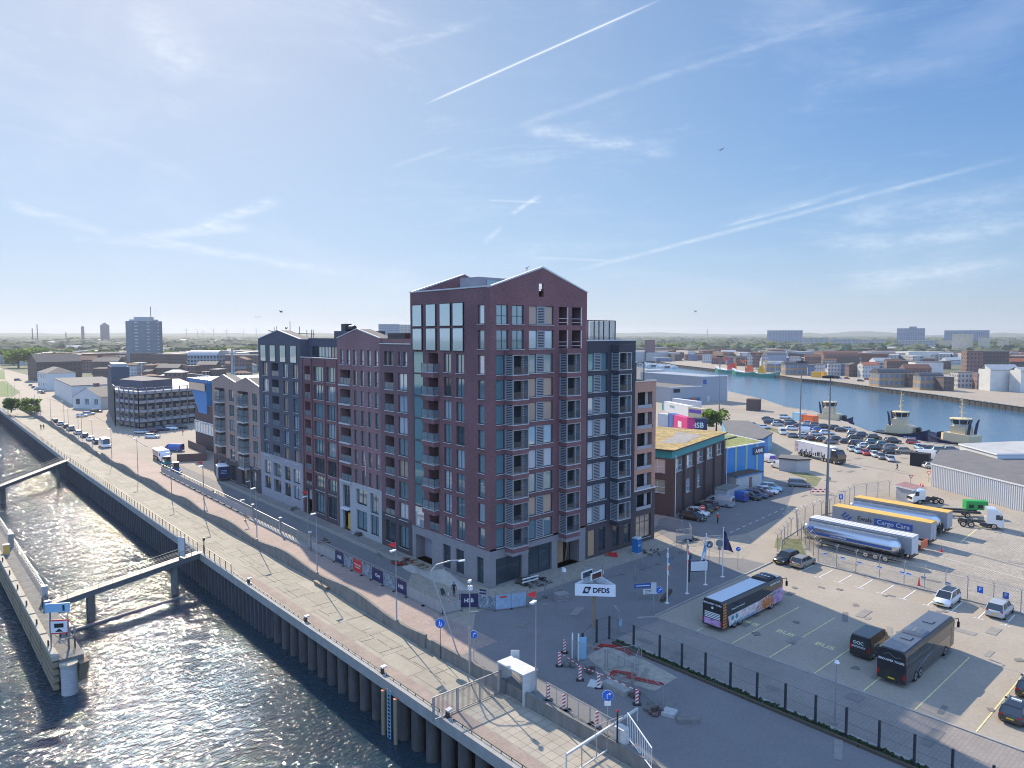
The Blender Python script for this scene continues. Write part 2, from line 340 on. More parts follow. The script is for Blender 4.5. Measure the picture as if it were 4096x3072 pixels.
[setattr(n.inputs['Distance'], 'default_value', .28) for n in hw.node_tree.nodes if n.type == 'BUMP']
struct(MB().sheet([[(-6000, -400), (-12, -400), (-9, 309), (-6000, 309)]], WZ).build('river_water', m))
struct(MB().sheet([NEAR[:1] + [(q[0] - (2 if i else 0), q[1] - 1) for i, q in enumerate(NEAR)][1:] + [(q[0] + 2, q[1] + 1) for q in FAR]], HWZ).build('harbour_water', hw))
# harbour quay faces
mt('quay_dark', (.055, .055, .055), .9, nz=(.5, .4))
def quayface(pts, name, mat='concrete_dark', cap='concrete'):
    mb = MB()
    for a, c in zip(pts, pts[1:]):
        mb.quad((*a, -.02), (*c, -.02), (*c, -8), (*a, -8))
        L = math.dist(a, c); d = ((c[0] - a[0]) / L, (c[1] - a[1]) / L)
        mb.obox(((a[0] + c[0]) / 2, (a[1] + c[1]) / 2, .02), (L, .7, .34), math.atan2(d[1], d[0]), 1)
    struct(mb.build(name, [mat, cap]))
quayface(NEAR, 'near_harbour_quay'); quayface(FAR, 'far_harbour_quay', 'quay_dark')
# fender posts along the far harbour quay
mb = MB()
for a, c in zip(FAR, FAR[1:]):
    L = math.dist(a, c); n = int(L / 4)
    for i in range(n):
        q = i / n; x = a[0] + (c[0] - a[0]) * q; y = a[1] + (c[1] - a[1]) * q
        mb.box(x - .7, x - .45, y, y + .25, -4, .2)
stuff(mb.build('fender_post_row', 'wood'), 'row of pale timber fender posts standing along the far harbour quay', 'fender posts')
# ---- river quay of the promenade
QX = -20.5
def slab_mat():
    m = grid_mat('promenade_slabs', (.315, .285, .225), (.14, .12, .09), 2.6, 5.2, .04, amt=.09, spot=.55)
    return m
slab_mat()
def qedge(y): return -20.5 if y < 45 else (-20.5 + .5 * (y - 45) / 100 if y < 145 else -20 + 2.7 * (y - 145) / 162)
struct(MB().sheet([[(QX, -90), (QX, 45), (-20, 145), (-17.3, 306.8)] + [(x + .1, min(y, 306.8)) for x, y in WALLX[:0:-1]] + [(-13.9, -90)]], PZ).build('promenade', 'promenade_slabs'))
mt('setts', (.30, .235, .195), .9, nz=(6, .25), sc2=(.6, .15)); mt('paving_tiles', (.36, .325, .26), .9)
struct(MB().sheet([[(QX + .5, -90), (QX + .5, 29), (QX + 1.7, 28), (QX + 1.7, -90)]], PZ + .008).build('quay_edge_setts', 'setts'))
grid_mat('tile_paving', (.37, .33, .265), (.13, .115, .09), .9, .9, .022, amt=.07, offs=0)
struct(MB().sheet([[(QX + 1.8, -90), (QX + 1.8, -18.6), (-14.0, -18.6), (-14.0, -90)]], PZ + .012).build('tile_paving', 'tile_paving'))
mb = MB(); ys = [-90, 45, 145, 307]
for y0, y1 in zip(ys, ys[1:]):
    x0, x1 = qedge(y0), qedge(y1)
    mb.loft([[(x - .25, y, PZ + .03), (x + .35, y, PZ + .03), (x + .35, y, PZ - 1), (x - .25, y, PZ - 1)] for x, y in ((x0, y0), (x1, y1))])
struct(mb.build('quay_edge_beam', 'concrete'))
mb = MB()
for k in range(60):                                        # tubular piles below the near quay
    y = 16.2 - k * 2.3
    if y < -90: break
    mb.tube((QX + .62, y, -8), (QX + .62, y, PZ - .9), .62, n=14)
struct(mb.build('tubular_pile_wall', mt('pile_dark', (.085, .08, .075), .9, nz=(1.5, .4), zs=.3)))
mt('sheet_steel', (.085, .088, .095), .7, .2, nz=(1.5, .35), zs=.25)
mb = MB(); y = 17.0; pts = []
while y < 307:
    x = qedge(y) + .25; pts += [(x, y), (x + .15, y + .1), (x + .15, y + .62), (x, y + .72), (x - .38, y + .82), (x - .38, y + 1.22)]; y += 1.3
pts.append((qedge(307), 307)); pts.append((-900, 307))
for a, c in zip(pts, pts[1:]): mb.quad((*a, -8), (*c, -8), (*c, PZ - .45), (*a, PZ - .45))
struct(mb.build('sheet_pile_wall', 'sheet_steel'))
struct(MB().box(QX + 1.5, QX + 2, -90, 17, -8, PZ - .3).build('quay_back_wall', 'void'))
# road and yard
grid_mat('road_brick', (.345, .262, .225), (.27, .20, .17), .42, .21, .02, amt=.10, spot=.12)
struct(MB().sheet([[(-13.9, -12), (-13.0, 21), (-12.9, 60), (-12.7, 142), (-10.1, 232), (-10, 300), (-6, 300), (-4, 232), (-6.5, 142), (-8.9, 60), (-9.4, -5), (-9, -12)]], .010).build('river_road', 'road_brick'))
mt('asphalt', (.185, .180, .178), .9, nz=(.25, .12), sc2=(4, .07)); mt('asphalt_worn', (.345, .298, .238), .9, nz=(.12, .14), sc2=(3, .08)); mt('asphalt_dark', (.13, .13, .135), .9, nz=(.2, .15), sc2=(4, .08))
struct(MB().sheet([[(-13.9, -12), (-9, -12), (-9, -8), (-6, -4.6), (5, -4.8), (33, -4.5), (34, -17.6), (8, -18.4), (8, -95), (-13.9, -95)]], .012).build('junction_road', 'asphalt'))
struct(MB().sheet([[(-6, 142), (-4, 232), (3, 330), (14, 520), (30, 900), (24, 900), (8, 520), (-4, 330), (-10.5, 232), (-13, 142)]], .014).build('distant_road', 'asphalt_worn'))
struct(MB().sheet([[(34, -14), (39.5, -12), (46, -8), (98, 6), (160, 62), (170, 55), (112, -2), (84, -12), (66, -9.6), (47, -14.5), (42, -17.4), (34, -17.6)]], .016).build('harbour_road', 'asphalt_worn'))
struct(MB().sheet([[(33, -4), (38, 6), (86, 10), (92, 7), (60, -6.5), (45, -8)]], .020).build('yard_apron', 'asphalt'))
struct(MB().sheet([[(8.2, -18.8), (35.5, -18), (39.6, -24), (39.2, -95), (8, -95)]], .018).build('coach_park', 'asphalt_worn'))
grid_mat('block_paving', (.27, .24, .215), (.22, .195, .175), .6, .3, .03, amt=.05, spot=.2)
struct(MB().sheet([[(.3, -19.6), (8, -19.5), (8, -95), (.3, -95)]], .022).build('access_lane', 'block_paving'))
struct(MB().sheet([[(-8.9, -4), (-7.2, 60), (-5, 120), (-.05, 118), (-.05, 97), (-.3, 10), (-.05, -.05), (17, -.05), (33, -.1), (33, -4.4), (5, -4.7), (-6, -4.5)]], .026).build('building_yard', 'soil'))
struct(MB().sheet([[(-6.9, 8), (-5.0, 118), (-2.2, 118), (-3.2, 12)]], .034).build('site_road', 'asphalt'))
struct(MB().sheet([[(-2.3, 18), (-1.3, 96), (-.06, 96), (-.06, 18)]], .038).build('footway', 'block_paving'))
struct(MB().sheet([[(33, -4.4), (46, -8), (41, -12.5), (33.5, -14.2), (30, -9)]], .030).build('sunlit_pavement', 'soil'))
grid_mat('stone_setts_yard', (.385, .34, .275), (.22, .20, .175), .5, .25, .03, amt=.12, spot=.15)
struct(MB().sheet([[(39.6, -21), (46, -15.5), (66, -11.5), (86, -14), (95, -33), (80, -95), (39.3, -95)]], .014).build('trailer_yard', 'stone_setts_yard'))
struct(MB().sheet([[(100, 12), (128, 26), (180, 78), (232, 60), (200, 42), (178, 24), (169, 8), (169, -7), (150, -18), (128, -16), (112, -1)]], .010).build('harbour_car_park', 'asphalt_worn'))
mt('verge', (.16, .165, .075), .95, nz=(.8, .4))
for q in ([(98, 12.6), (100.5, 9), (97, 4), (88, 1), (86, 2.5), (94, 6)], [(42, -14.5), (47, -12.2), (49, -15), (44, -18), (40.2, -20.5)], [(-9.2, 372), (-5.4, 372), (1, 400), (8, 520), (-10, 520), (-30, 400)], [(10, 545), (26, 700), (-20, 900), (-60, 640)], [(134, 22), (150, 30), (170, 56), (166, 57), (148, 35), (133, 26)]):
    struct(MB().sheet([q], .03).build('grass_verge', 'verge' if q[0][0] > 20 else 'grass'))
# painted markings
mt('paint_white', (.72, .72, .69), .7); mt('paint_yellow', (.68, .62, .32), .8, nz=(3, .3)); mt('paint_faded', (.40, .385, .34), .8)
mb = MB()
def line(p, q, w=.12, z=.034, mi=0):
    L = math.dist(p, q); mb.obox(((p[0] + q[0]) / 2, (p[1] + q[1]) / 2, z), (L, w, .006), math.atan2(q[1] - p[1], q[0] - p[0]), mi)
for y in (-24.8, -27.3, -29.85, -32.4, -34.85, -37.45, -39.9, -42.5, -45): line((34.1, y), (38.4, y + .1)); line((34.1, y - .55), (34.1, y + .55))
for y in (-19.6, -22.1): line((34.4, y), (38.4, y))
for y in (-28, -32.1, -36.5, -40.85, -45, -49.4, -53.8): line((8.3, y), (22.7, y + .1), .12, .034, 1)
line((8.3, -23.9), (9.4, -23.9), .12, .034, 1); line((22.7, -24), (22.7, -54), .1, .034, 2)
for i in range(12): t0 = zT(1020 + i * 70, 1532 - i * 31.6); t1 = zT(1055 + i * 70, 1517 - i * 31.6); line(t0, t1, .13, .03)
for i in range(9): t0 = zT(1740 + i * 50, 1262 - i * 19); t1 = zT(1762 + i * 50, 1253 - i * 19); line(t0, t1, .13, .03)
for k in range(40): y = -4 + k * 6.3; line((-11.7, y), (-11.7, y + 1), .1, .026, 2); line((-13.4 + .015 * k, y + 3), (-13.4 + .015 * k, y + 3.9), .1, .026, 2)
for k in range(45): x = -5.5 + k * .25; y = 150 + k * 8; line((x, y), (x + .1, y + 3), .15, .03, 2)
line(zE(255, 1490), zE(470, 1465), .15, .03); line(zE(1730, 1385), zE(2140, 1375), .15, .04, 1); line(zU(1640, 930), zU(1800, 800), .15, .03, 1); line(zU(1180, 985), zU(2203, 1255), .1, .03)
struct(mb.build('road_markings', ['paint_white', 'paint_yellow', 'paint_faded']))
for (x, y) in ((14.3, -26.6), (14.7, -30.4), (14.7, -34.5)):
    struct(text('painted_bus_lettering', 'BUS', 1.12, 'paint_yellow', None, (x, y, .036), (0, 0, -PI / 2), .002, .035))
# repairs, drains, oil and tyre marks on the paved ground
mt('patch_dark', (.19, .182, .17), .9, nz=(1, .2)); mt('patch_mid', (.26, .243, .215), .9, nz=(1, .2)); mb = MB(); rp = random.Random(21)
for (x0, x1, y0, y1, n) in ((9, 38, -60, -19, 26), (-8, 7, -60, -6, 16), (40, 90, -60, -17, 26), (36, 110, -6, 4, 10), (100, 165, 0, 40, 16)):
    for k in range(n):
        x, y = rp.uniform(x0, x1), rp.uniform(y0, y1); mb.obox((x, y, .0405 + .0006 * k), (rp.uniform(.4, 3.2), rp.uniform(.3, 1.3), .002), rp.choice((0, 0, .05, 1.57, .4)), rp.randrange(2))
for k in range(16):
    x, y = rp.uniform(12, 36), rp.uniform(-50, -22); n = 10; mb.add([(x + rp.uniform(.2, .6) * math.cos(2 * PI * i / n), y + rp.uniform(.2, .5) * math.sin(2 * PI * i / n), .0565 + k * .0004) for i in range(n)], [tuple(range(n))], 0)
struct(mb.build('asphalt_patches', ['patch_dark', 'patch_mid']))
mb = MB(); mt('crack_dark', (.05, .048, .045), .9)
for (x0, y0, L, a) in ((-20, 60, 50, 1.6), (-17.5, 5, 40, 1.55), (-16, 30, 46, 1.58), (-18.6, 84, 40, 1.57), (-15, 100, 36, 1.6), (-17, -14, 16, 1.4)):
    p = Vector((x0, y0)); s_ = L / 30
    for k in range(30):
        a += rp.uniform(-.06, .06); q = p + Vector((math.cos(a), math.sin(a))) * s_
        if rp.random() < .7: mb.bar((*p, PZ + .012), (*q, PZ + .012), .045, .004)
        p = q
        a += (1.575 - a) * .3
for k in range(46): y = -15 + k * 3.4 + rp.uniform(-.8, .8); x = rp.uniform(-18.6, -16.5); mb.bar((x, y, PZ + .013), (x + rp.uniform(1, 3.2), y + rp.uniform(-.2, .2), PZ + .013), .04, .004)
struct(mb.build('paving_cracks', 'crack_dark'))
# kerbs
mb = MB()
def kerb(pts, w=.22, h=.12):
    for a, c in zip(pts, pts[1:]):
        mb.obox(((a[0] + c[0]) / 2, (a[1] + c[1]) / 2, h / 2), (math.dist(a, c), w, h), math.atan2(c[1] - a[1], c[0] - a[0]))
kerb([(8, -19.5), (8, -40), (7.6, -95)]); kerb([(8.2, -18.6), (35.4, -17.7)]); kerb([(8.1, -18.8), (6.2, -17.6)]); kerb([(.3, -21), (.3, -95)], .3, .14)
kerb([(39.3, -21.3), (39.3, -95)], .3, .16); kerb([(-2.4, 12), (-1.6, 100)], .15, .06); kerb([(40, -16.5), (46, -13.5), (66, -10.5), (84, -13.5)], .2, .12)
kerb([q1(1180, 1180), q1(900, 1010), q1(640, 870), q1(380, 790)], .25, .12)
struct(mb.build('kerb', 'concrete'))
# wave-shaped retaining wall between the promenade and the higher road
LAMPS = [z7(98, 460), z7(315, 600), z7(588, 728), z7(932, 950), z7(1385, 1195), z7(2003, 1540)]
LY = sorted([q[1] for q in LAMPS]); LY = [LY[0] - 24] + LY + [LY[-1] + 22 * k for k in range(1, 8)]
def wallx(y):
    for (x0, y0), (x1, y1) in zip(WALLX, WALLX[1:]):
        if y0 <= y <= y1: return x0 + (x1 - x0) * (y - y0) / (y1 - y0)
    return -14
def wavetop(y):
    for a, b in zip(LY, LY[1:]):
        if a <= y < b: return .10 + .62 * math.sin(PI * (y - a) / (b - a)) ** 2
    return .4
def wavewall(y0, y1, lab, flat=None, gap=0):
    mb = MB(); n = max(2, int((y1 - y0) / 1.2)); sec = []
    for i in range(n + 1):
        y = y0 + (y1 - y0) * i / n; x = wallx(y) - .02; h = flat if flat is not None else wavetop(y)
        sec.append([(x - .16, y, PZ), (x + .16, y, PZ), (x + .15, y, h), (x - .15, y, h)])
    mb.loft(sec); tag(mb.build('retaining_wall', 'concrete_dark'), lab, 'wall')
wavewall(-6.5, 142, 'long concrete wall with a wavy top between promenade and road, lamp posts along it')
wavewall(148, 306, 'far stretch of wavy concrete wall beside the row of parked cars')
wavewall(-19, -7.6, 'short low concrete wall between the leaning street lamp and the white shelter', .22)
wavewall(-60, -21.6, 'low concrete wall running from the white shelter along the tiled promenade', .2)
mb = MB()
for a, b in ((-7.6, -6.5), (142, 148), (-21.6, -19), (-400, -60)): mb.quad((wallx(a), a, PZ), (wallx(b), b, PZ), (wallx(b), b, .0), (wallx(a), a, .0))
struct(mb.build('promenade_bank', 'concrete_dark'))
# hills on the horizon
def ridge(name, pts, mat, base=-5, wd=500):
    mb = MB(); sec = []
    for (x, y, d, h) in pts:
        v = raydir(x, 1341); v.z = 0; v.normalize(); p = Vector((-54.46, -65.38, 0)) + v * d
        hz = EYE + (1341 - y) / F * d * (v.dot(Vector((.6637, .748, 0))))
        sec.append([(*(p - v * wd).xy, base), (*(p - v * wd * .35).xy, hz * .72), (*p.xy, hz), (*(p + v * wd).xy, base)])
    mb.loft(sec, close=False, caps=False, smooth=True); return struct(mb.build(name, mat))
mt('hill_wood', (.060, .085, .050), .95, nz=(.01, .3), sc2=(.05, .35))
def ser(x0, x1, n, y, amp, seed, d):
    r = random.Random(seed); return [(x0 + (x1 - x0) * i / n, y + amp * (math.sin(i * .7 + seed) * .5 + r.uniform(-.6, .6)), d, 0) for i in range(n + 1)]
ridge('dune_hills', ser(-500, 2000, 60, 1333, 2.2, 1, 6500), 'hill_wood')
pr = [(2450, 1331), (2520, 1333), (2630, 1329), (2760, 1334), (2950, 1338), (3080, 1336), (3180, 1336), (3235, 1330), (3290, 1335), (3350, 1331), (3400, 1326), (3480, 1325), (3560, 1330), (3700, 1341), (3790, 1339), (3900, 1341), (3960, 1334), (4010, 1330), (4090, 1334), (4300, 1338)]
ridge('dune_hills', [(x, y, 7000, 0) for x, y in pr], 'hill_wood')
ridge('dune_hills', ser(2300, 4500, 50, 1347, 2.5, 5, 4200), 'hill_wood', wd=350)
ridge('dune_hills', ser(-600, 2100, 60, 1344, 2.0, 9, 4000), 'hill_wood', wd=350)
# ================================================================ the apartment blocks
class Fac:                                  # a facade plane: origin, unit direction along it, unit direction inward
    def __init__(s, o, e, n): s.o = Vector((*o, 0)); s.e = Vector((*e, 0)); s.n = Vector((*n, 0)); s.rz = math.atan2(n[1], n[0]) - PI / 2
    def p(s, a, z, d=0): q = s.o + s.e * a + s.n * d; return (q.x, q.y, z)
def wall(mb, fc, a0, a1, z0, z1, ops=(), mi=0, rv=None, gable=None):
    ops = [o for o in ops if o[0] < a1 and o[1] > a0 and o[2] < z1 and o[3] > z0]
    A = sorted({a0, a1, *[max(a0, min(a1, v)) for o in ops for v in o[:2]]}); Zs = sorted({z0, z1, *[max(z0, min(z1, v)) for o in ops for v in o[2:4]]})
    for i in range(len(A) - 1):
        run = None
        for j in range(len(Zs)):
            if j < len(Zs) - 1:
                ca, cz = (A[i] + A[i + 1]) / 2, (Zs[j] + Zs[j + 1]) / 2
                solid = not any(o[0] < ca < o[1] and o[2] < cz < o[3] for o in ops)
            else: solid = False
            if solid and run is None: run = Zs[j]
            if not solid and run is not None:
                mb.quad(fc.p(A[i], run), fc.p(A[i + 1], run), fc.p(A[i + 1], Zs[j]), fc.p(A[i], Zs[j]), mi); run = None
    for o in ops:
        b0, b1, y0, y1 = max(a0, o[0]), min(a1, o[1]), max(z0, o[2]), min(z1, o[3]); d = o[4]; r = mi if rv is None else rv
        for (p, q) in (((b0, y0), (b0, y1)), ((b1, y0), (b1, y1)), ((b0, y0), (b1, y0)), ((b0, y1), (b1, y1))):
            mb.quad(fc.p(*p), fc.p(*q), fc.p(*q, d), fc.p(*p, d), r)
    if gable:
        n = len(gable); v = [fc.p(a, z) for a, z in gable]
        mb.add(v, [tuple(range(n))], mi)
WC = {}
def wmesh(w, h, kind, frame='frame_dark'):
    key = (round(w, 2), round(h, 2), kind, frame)
    if key in WC: return WC[key]
    mb = MB(); t = .07; hw = w / 2
    def fr(x0, x1, z0, z1): mb.box(x0, x1, -.03, .06, z0, z1)
    fr(-hw, -hw + t, 0, h); fr(hw - t, hw, 0, h); fr(-hw + t, hw - t, 0, t); fr(-hw + t, hw - t, h - t, h)
    n = {'p': 1, 'v2': 2, 'v3': 3, 'v4': 4, 'cross': 2, 'shop': 2, 'shop3': 3, 'low': 1, 'low2': 2, 'h2': 1}.get(kind, 1)
    for k in range(1, n): x = -hw + w * k / n; fr(x - t / 2, x + t / 2, t, h - t)
    if kind in ('cross',): fr(-hw + t, hw - t, h * .42, h * .42 + t)
    if kind in ('shop', 'shop3', 'h2'): fr(-hw + t, hw - t, h * .68, h * .68 + t)
    if kind in ('low', 'low2'): fr(-hw + t, hw - t, h * .24, h * .24 + t)
    fm = mb.mesh('window_frame', frame)
    g = MB().quad((-hw + .02, .02, .02), (hw - .02, .02, .02), (hw - .02, .02, h - .02), (-hw + .02, .02, h - .02)).mesh('pane', 'glass')
    sl = MB().box(-hw - .04, hw + .04, -.30, .0, -.07, 0).mesh('sill', 'coping')
    WC[key] = (fm, g, sl, {}); return WC[key]
def pane_mesh(key_t, gmat):
    base, cache = key_t[1], key_t[3]
    if gmat not in cache:
        m2 = base.copy(); m2.materials.clear(); m2.materials.append(MATS[gmat]); cache[gmat] = m2
    return cache[gmat]
GL = ['glass'] * 7 + ['glass_pale'] * 4 + ['glass_dark'] * 3 + ['glass_teal'] * 2
def window(root, fc, a0, a1, z0, z1, depth=.22, kind='v2', glass=None, sill=True, frame='frame_dark', name='window'):
    k = wmesh(a1 - a0, z1 - z0, kind, frame); loc = Vector(fc.p((a0 + a1) / 2, z0, depth)) - Vector(root.location)
    f = inst(name, k[0], root, loc, fc.rz)
    inst('pane', pane_mesh(k, glass or rnd.choice(GL)), f)
    if sill: inst('sill', k[2], f, (0, -max(0, depth - .26), 0))
    return f
def rails(root, fc, a0, a1, z, h=1.05, d=.03, mat='rail_glass', posts=2):
    mb = MB(); r = root.location
    def P(a, zz, dd): q = fc.p(a, zz, dd); return (q[0] - r.x, q[1] - r.y, q[2])
    mb.quad(P(a0, z + .05, d), P(a1, z + .05, d), P(a1, z + h, d), P(a0, z + h, d), 0)
    mb.bar(P(a0, z + h, d), P(a1, z + h, d), .06, mi=1); mb.bar(P(a0, z + .03, d), P(a1, z + .03, d), .06, mi=1)
    for k in range(posts + 1): a = a0 + (a1 - a0) * k / posts; mb.bar(P(a, z, d), P(a, z + h, d), .045, mi=1)
    return mb.build('balcony_railing', [mat, 'frame_dark'], root)
def band(root, fc, a0, a1, z0, z1, d0, d1, mat, name):     # a block standing between depths d0..d1
    mb = MB(); r = root.location
    P = lambda a, zz, dd: tuple(Vector(fc.p(a, zz, dd)) - Vector((r.x, r.y, 0)))
    v = [P(a, zz, dd) for zz in (z0, z1) for dd in (d0, d1) for a in (a0, a1)]
    mb.add(v, [(0, 2, 3, 1), (4, 5, 7, 6), (0, 1, 5, 4), (2, 6, 7, 3), (0, 4, 6, 2), (1, 3, 7, 5)])
    return mb.build(name, mat, root)
FL = Fac((0, 0), (0, 1), (1, 0)); FR = Fac((0, 0), (1, 0), (0, 1))
H3 = 3.05
# ---------------------------------------------------------------- corner tower
T = thing('apartment_tower', 'tallest dark red brick apartment tower on the corner, two gables and grey stone ground floor', 'apartment tower')
opL, opR = [], []
for k in range(10): opL.append((1.03, 2.28, 32.37 - H3 * k, 34.68 - H3 * k, .22))
for k in range(2, 10):
    z = 26.22 - H3 * (k - 2)
    opL += [(5.03, 6.7, z, z + 2.42, .22), (7.75, 9.36, z, z + 2.42, .22), (10.6, 12.8, z - .05, z + 2.42, 1.5), (14.0, 16.35, z - .35, z + 2.62, .2)]
for x0, x1 in ((14.05, 16.4), (10.88, 13.23), (7.68, 10.1), (5.0, 7.29)): opL += [(x0, x1, 32.15, 35.1, .25), (x0, x1, 28.98, 31.95, .25)]
baseL = [(12.28, 16.2, 0, 3.45, 1.6), (8.1, 9.8, .35, 3.5, .3), (5.26, 6.97, .35, 3.5, .3), (1.3, 2.65, .2, 3.5, .3)]
for k in range(2): z = 32.32 - H3 * k; opR += [(1.04, 2.93, z, z + 2.38, .2), (3.58, 5.5, z, z + 2.38, .2), (6.39, 10.73, z, z + 2.38, .2), (11.75, 13.45, z, z + 2.38, 1.5), (14.2, 16.1, z, z + 2.38, 1.5)]
for k in range(8): z = 26.2 - H3 * k; opR += [(.98, 2.35, z, z + 2.42, .2), (5.1, 10.65, z, z + 2.42, .2)]
opR.append((8.1, 8.95, 35.87, 37.55, .5))
baseR = [(.9, 5.25, .15, 3.5, .35), (6.34, 10.6, .12, 3.85, .35), (11.65, 15.85, 0, 3.7, 1.8)]
mb = MB()
wall(mb, FL, 0, 17, 4.6, 36.85, opL); wall(mb, FR, 0, 17.1, 4.6, 36.85, opR)
for g_ in ([(0, 36.85), (8.1, 36.85), (8.1, 39.445)], [(8.95, 36.85), (17.1, 36.85), (8.95, 39.58)], [(8.1, 37.55), (8.95, 37.55), (8.95, 39.58), (8.74, 39.65), (8.1, 39.445)]):
    for d_ in (0, .35): mb.add([FR.p(a, z, d_) for a, z in g_], [tuple(range(len(g_)))])
for q_ in (((8.1, 36.85), (8.1, 37.55)), ((8.95, 36.85), (8.95, 37.55)), ((8.1, 37.55), (8.95, 37.55))): mb.quad(FR.p(*q_[0]), FR.p(*q_[1]), FR.p(*q_[1], .35), FR.p(*q_[0], .35))
# rear and far sides
FB = Fac((17.1, 0), (0, 1), (-1, 0)); FE = Fac((0, 17), (1, 0), (0, -1))
wall(mb, FB, 0, 17, 0, 36.85); wall(mb, FE, 0, 17.1, 0, 36.85, gable=[(0, 36.85), (17.1, 36.85), (9.1, 39.55)])
mb.build('brick_wall', 'brick_red', T)
mb = MB(); wall(mb, FL, 0, 17, 0, 4.6, baseL); wall(mb, FR, 0, 17.1, 0, 4.85, baseR); mb.build('stone_base', 'stone_grey', T)
mb = MB(); mb.loft([[(-.06, y, 36.85), (8.74, y, 39.72), (17.16, y, 36.85), (17.16, y, 36.7), (8.74, y, 39.5), (-.06, y, 36.7)] for y in (-.07, .4)])
mb.loft([[(-.06, y, 36.9), (9.1, y, 39.84), (17.16, y, 36.9), (17.16, y, 36.7), (9.1, y, 39.62), (-.06, y, 36.7)] for y in (16.6, 17.07)]); mb.add([(0, 16.6, 36.7), (17.1, 16.6, 36.7), (9.1, 16.6, 39.7)], [(0, 1, 2)], 1)
mb.quad((0, 0, 36.6), (17.1, 0, 36.6), (17.1, 17, 36.6), (0, 17, 36.6), 2); mb.box(-.08, .12, -.07, 17.06, 36.78, 36.95, 0)
mb.build('roof', ['coping', 'brick_red', 'roof_felt'], T)
MB().box(7.1, 12.6, 11, 15, 36.6, 39.0).build('roof_housing', 'stone_blue', T)
MB().box(8.6, 12.2, 10.9, 10.98, 37.4, 38.6).build('roof_window', 'glass', T)
for (x0, x1) in ((14.05, 16.4), (10.88, 13.23), (7.68, 10.1), (5.0, 7.29)):
    for z0, z1 in ((32.15, 35.1), (28.98, 31.95)): window(T, FL, x0, x1, z0, z1, -.16, 'p', 'glass_bay', False, name='bay_window')
for k in range(10): window(T, FL, 1.03, 2.28, 32.37 - H3 * k, 34.68 - H3 * k, .2, 'p', rnd.choice(['glass', 'glass_pale', 'glass']))
bal_me = {}
for k in range(2, 10):
    z = 26.22 - H3 * (k - 2)
    window(T, FL, 5.03, 6.7, z, z + 2.42, .2, 'v2'); window(T, FL, 7.75, 9.36, z, z + 2.42, .2, 'v2')
    window(T, FL, 14.0, 16.35, z - .35, z + 2.62, .02, 'p', rnd.choice(['glass_teal', 'glass', 'glass_pale', 'glass_teal']), False)
    window(T, FL, 10.6, 12.8, z - .03, z + 2.42, 1.48, 'v2', 'glass_dark', False, name='balcony_door')
    if k < 9:
        s = band(T, FL, 10.45, 13.3, z - .75, z - .12, -.85, -.01, 'brick_red', 'balcony')
        mb = MB(); mb.box(-.9, .05, 10.42, 13.33, z - .12, z - .05)
        inst('slab_edge', mb.mesh('slab_edge', 'coping'), s)
        mb = MB(); mb.quad((-.82, 10.5, z), (-.82, 13.25, z), (-.82, 13.25, z + 1.1), (-.82, 10.5, z + 1.1)); mb.quad((-.82, 10.5, z), (0, 10.5, z), (0, 10.5, z + 1.1), (-.82, 10.5, z + 1.1)); mb.quad((-.82, 13.25, z), (0, 13.25, z), (0, 13.25, z + 1.1), (-.82, 13.25, z + 1.1))
        mb.bar((-.82, 10.5, z + 1.1), (-.82, 13.25, z + 1.1), .05, mi=1); mb.bar((-.82, 10.5, z + 1.1), (0, 10.5, z + 1.1), .05, mi=1)
        for y in (10.5, 11.87, 13.25): mb.bar((-.82, y, z - .05), (-.82, y, z + 1.1), .05, mi=1)
        inst('railing', mb.mesh('railing', ['rail_glass', 'frame_dark']), s)
    else: rails(T, FL, 10.6, 12.8, z)
for a in baseL[1:]: window(T, FL, *a[:4], .28, 'h2', 'glass_dark', False, name='shop_window')
mb = MB(); mb.box(1.55, 1.62, 12.3, 16.2, 0, 3.45, 0); mb.box(1.45, 1.56, 12.5, 13.7, .05, 2.6, 1); mb.box(1.38, 1.46, 12.65, 13.55, .2, 2.5, 2); d = mb.build('entrance_door', ['stone_blue', 'yellow', 'glass_dark'], T)
for k in range(2):
    z = 32.32 - H3 * k
    window(T, FR, 1.04, 2.93, z, z + 2.38, .18, 'cross', 'glass'); window(T, FR, 3.58, 5.5, z, z + 2.38, .18, 'cross', 'glass')
LOUV = {}
def louvre(root, fc, a0, a1, z0, z1, depth, n=11, mat='louvre'):
    key = (round(a1 - a0, 2), round(z1 - z0, 2), mat)
    if key not in LOUV:
        w, h = a1 - a0, z1 - z0; mb = MB(); mb.box(-w / 2, w / 2, 0, .05, 0, h, 0); mb.box(-w / 2 + .18, w / 2 - .18, -.01, .0, .1, h - .1, 1)
        for i in range(n): zz = .14 + (h - .28) * i / (n - 1); mb.box(-w / 2 + .12, w / 2 - .12, -.08, -.012, zz - .05, zz + .05, 0)
        mb.box(-w / 2, -w / 2 + .13, -.08, 0, 0, h, 0); mb.box(w / 2 - .13, w / 2, -.08, 0, 0, h, 0)
        LOUV[key] = mb.mesh('louvre_panel', [mat, 'void'])
    return inst('louvre_panel', LOUV[key], root, Vector(fc.p((a0 + a1) / 2, z0, depth)) - Vector(root.location), fc.rz)
def lwindow(z, a0, a1, la, lb, root=T, h=2.42):
    g = rnd.choice(['glass', 'glass_pale', 'glass_white', 'glass_pale', 'glass_tan'])
    window(root, FR, a0, a1, z, z + h, .18, 'p', g); louvre(root, FR, la, lb, z + .02, z + h - .02, .12)
for k in range(2): lwindow(32.32 - H3 * k, 6.39, 10.73, 7.85, 9.25, h=2.38)
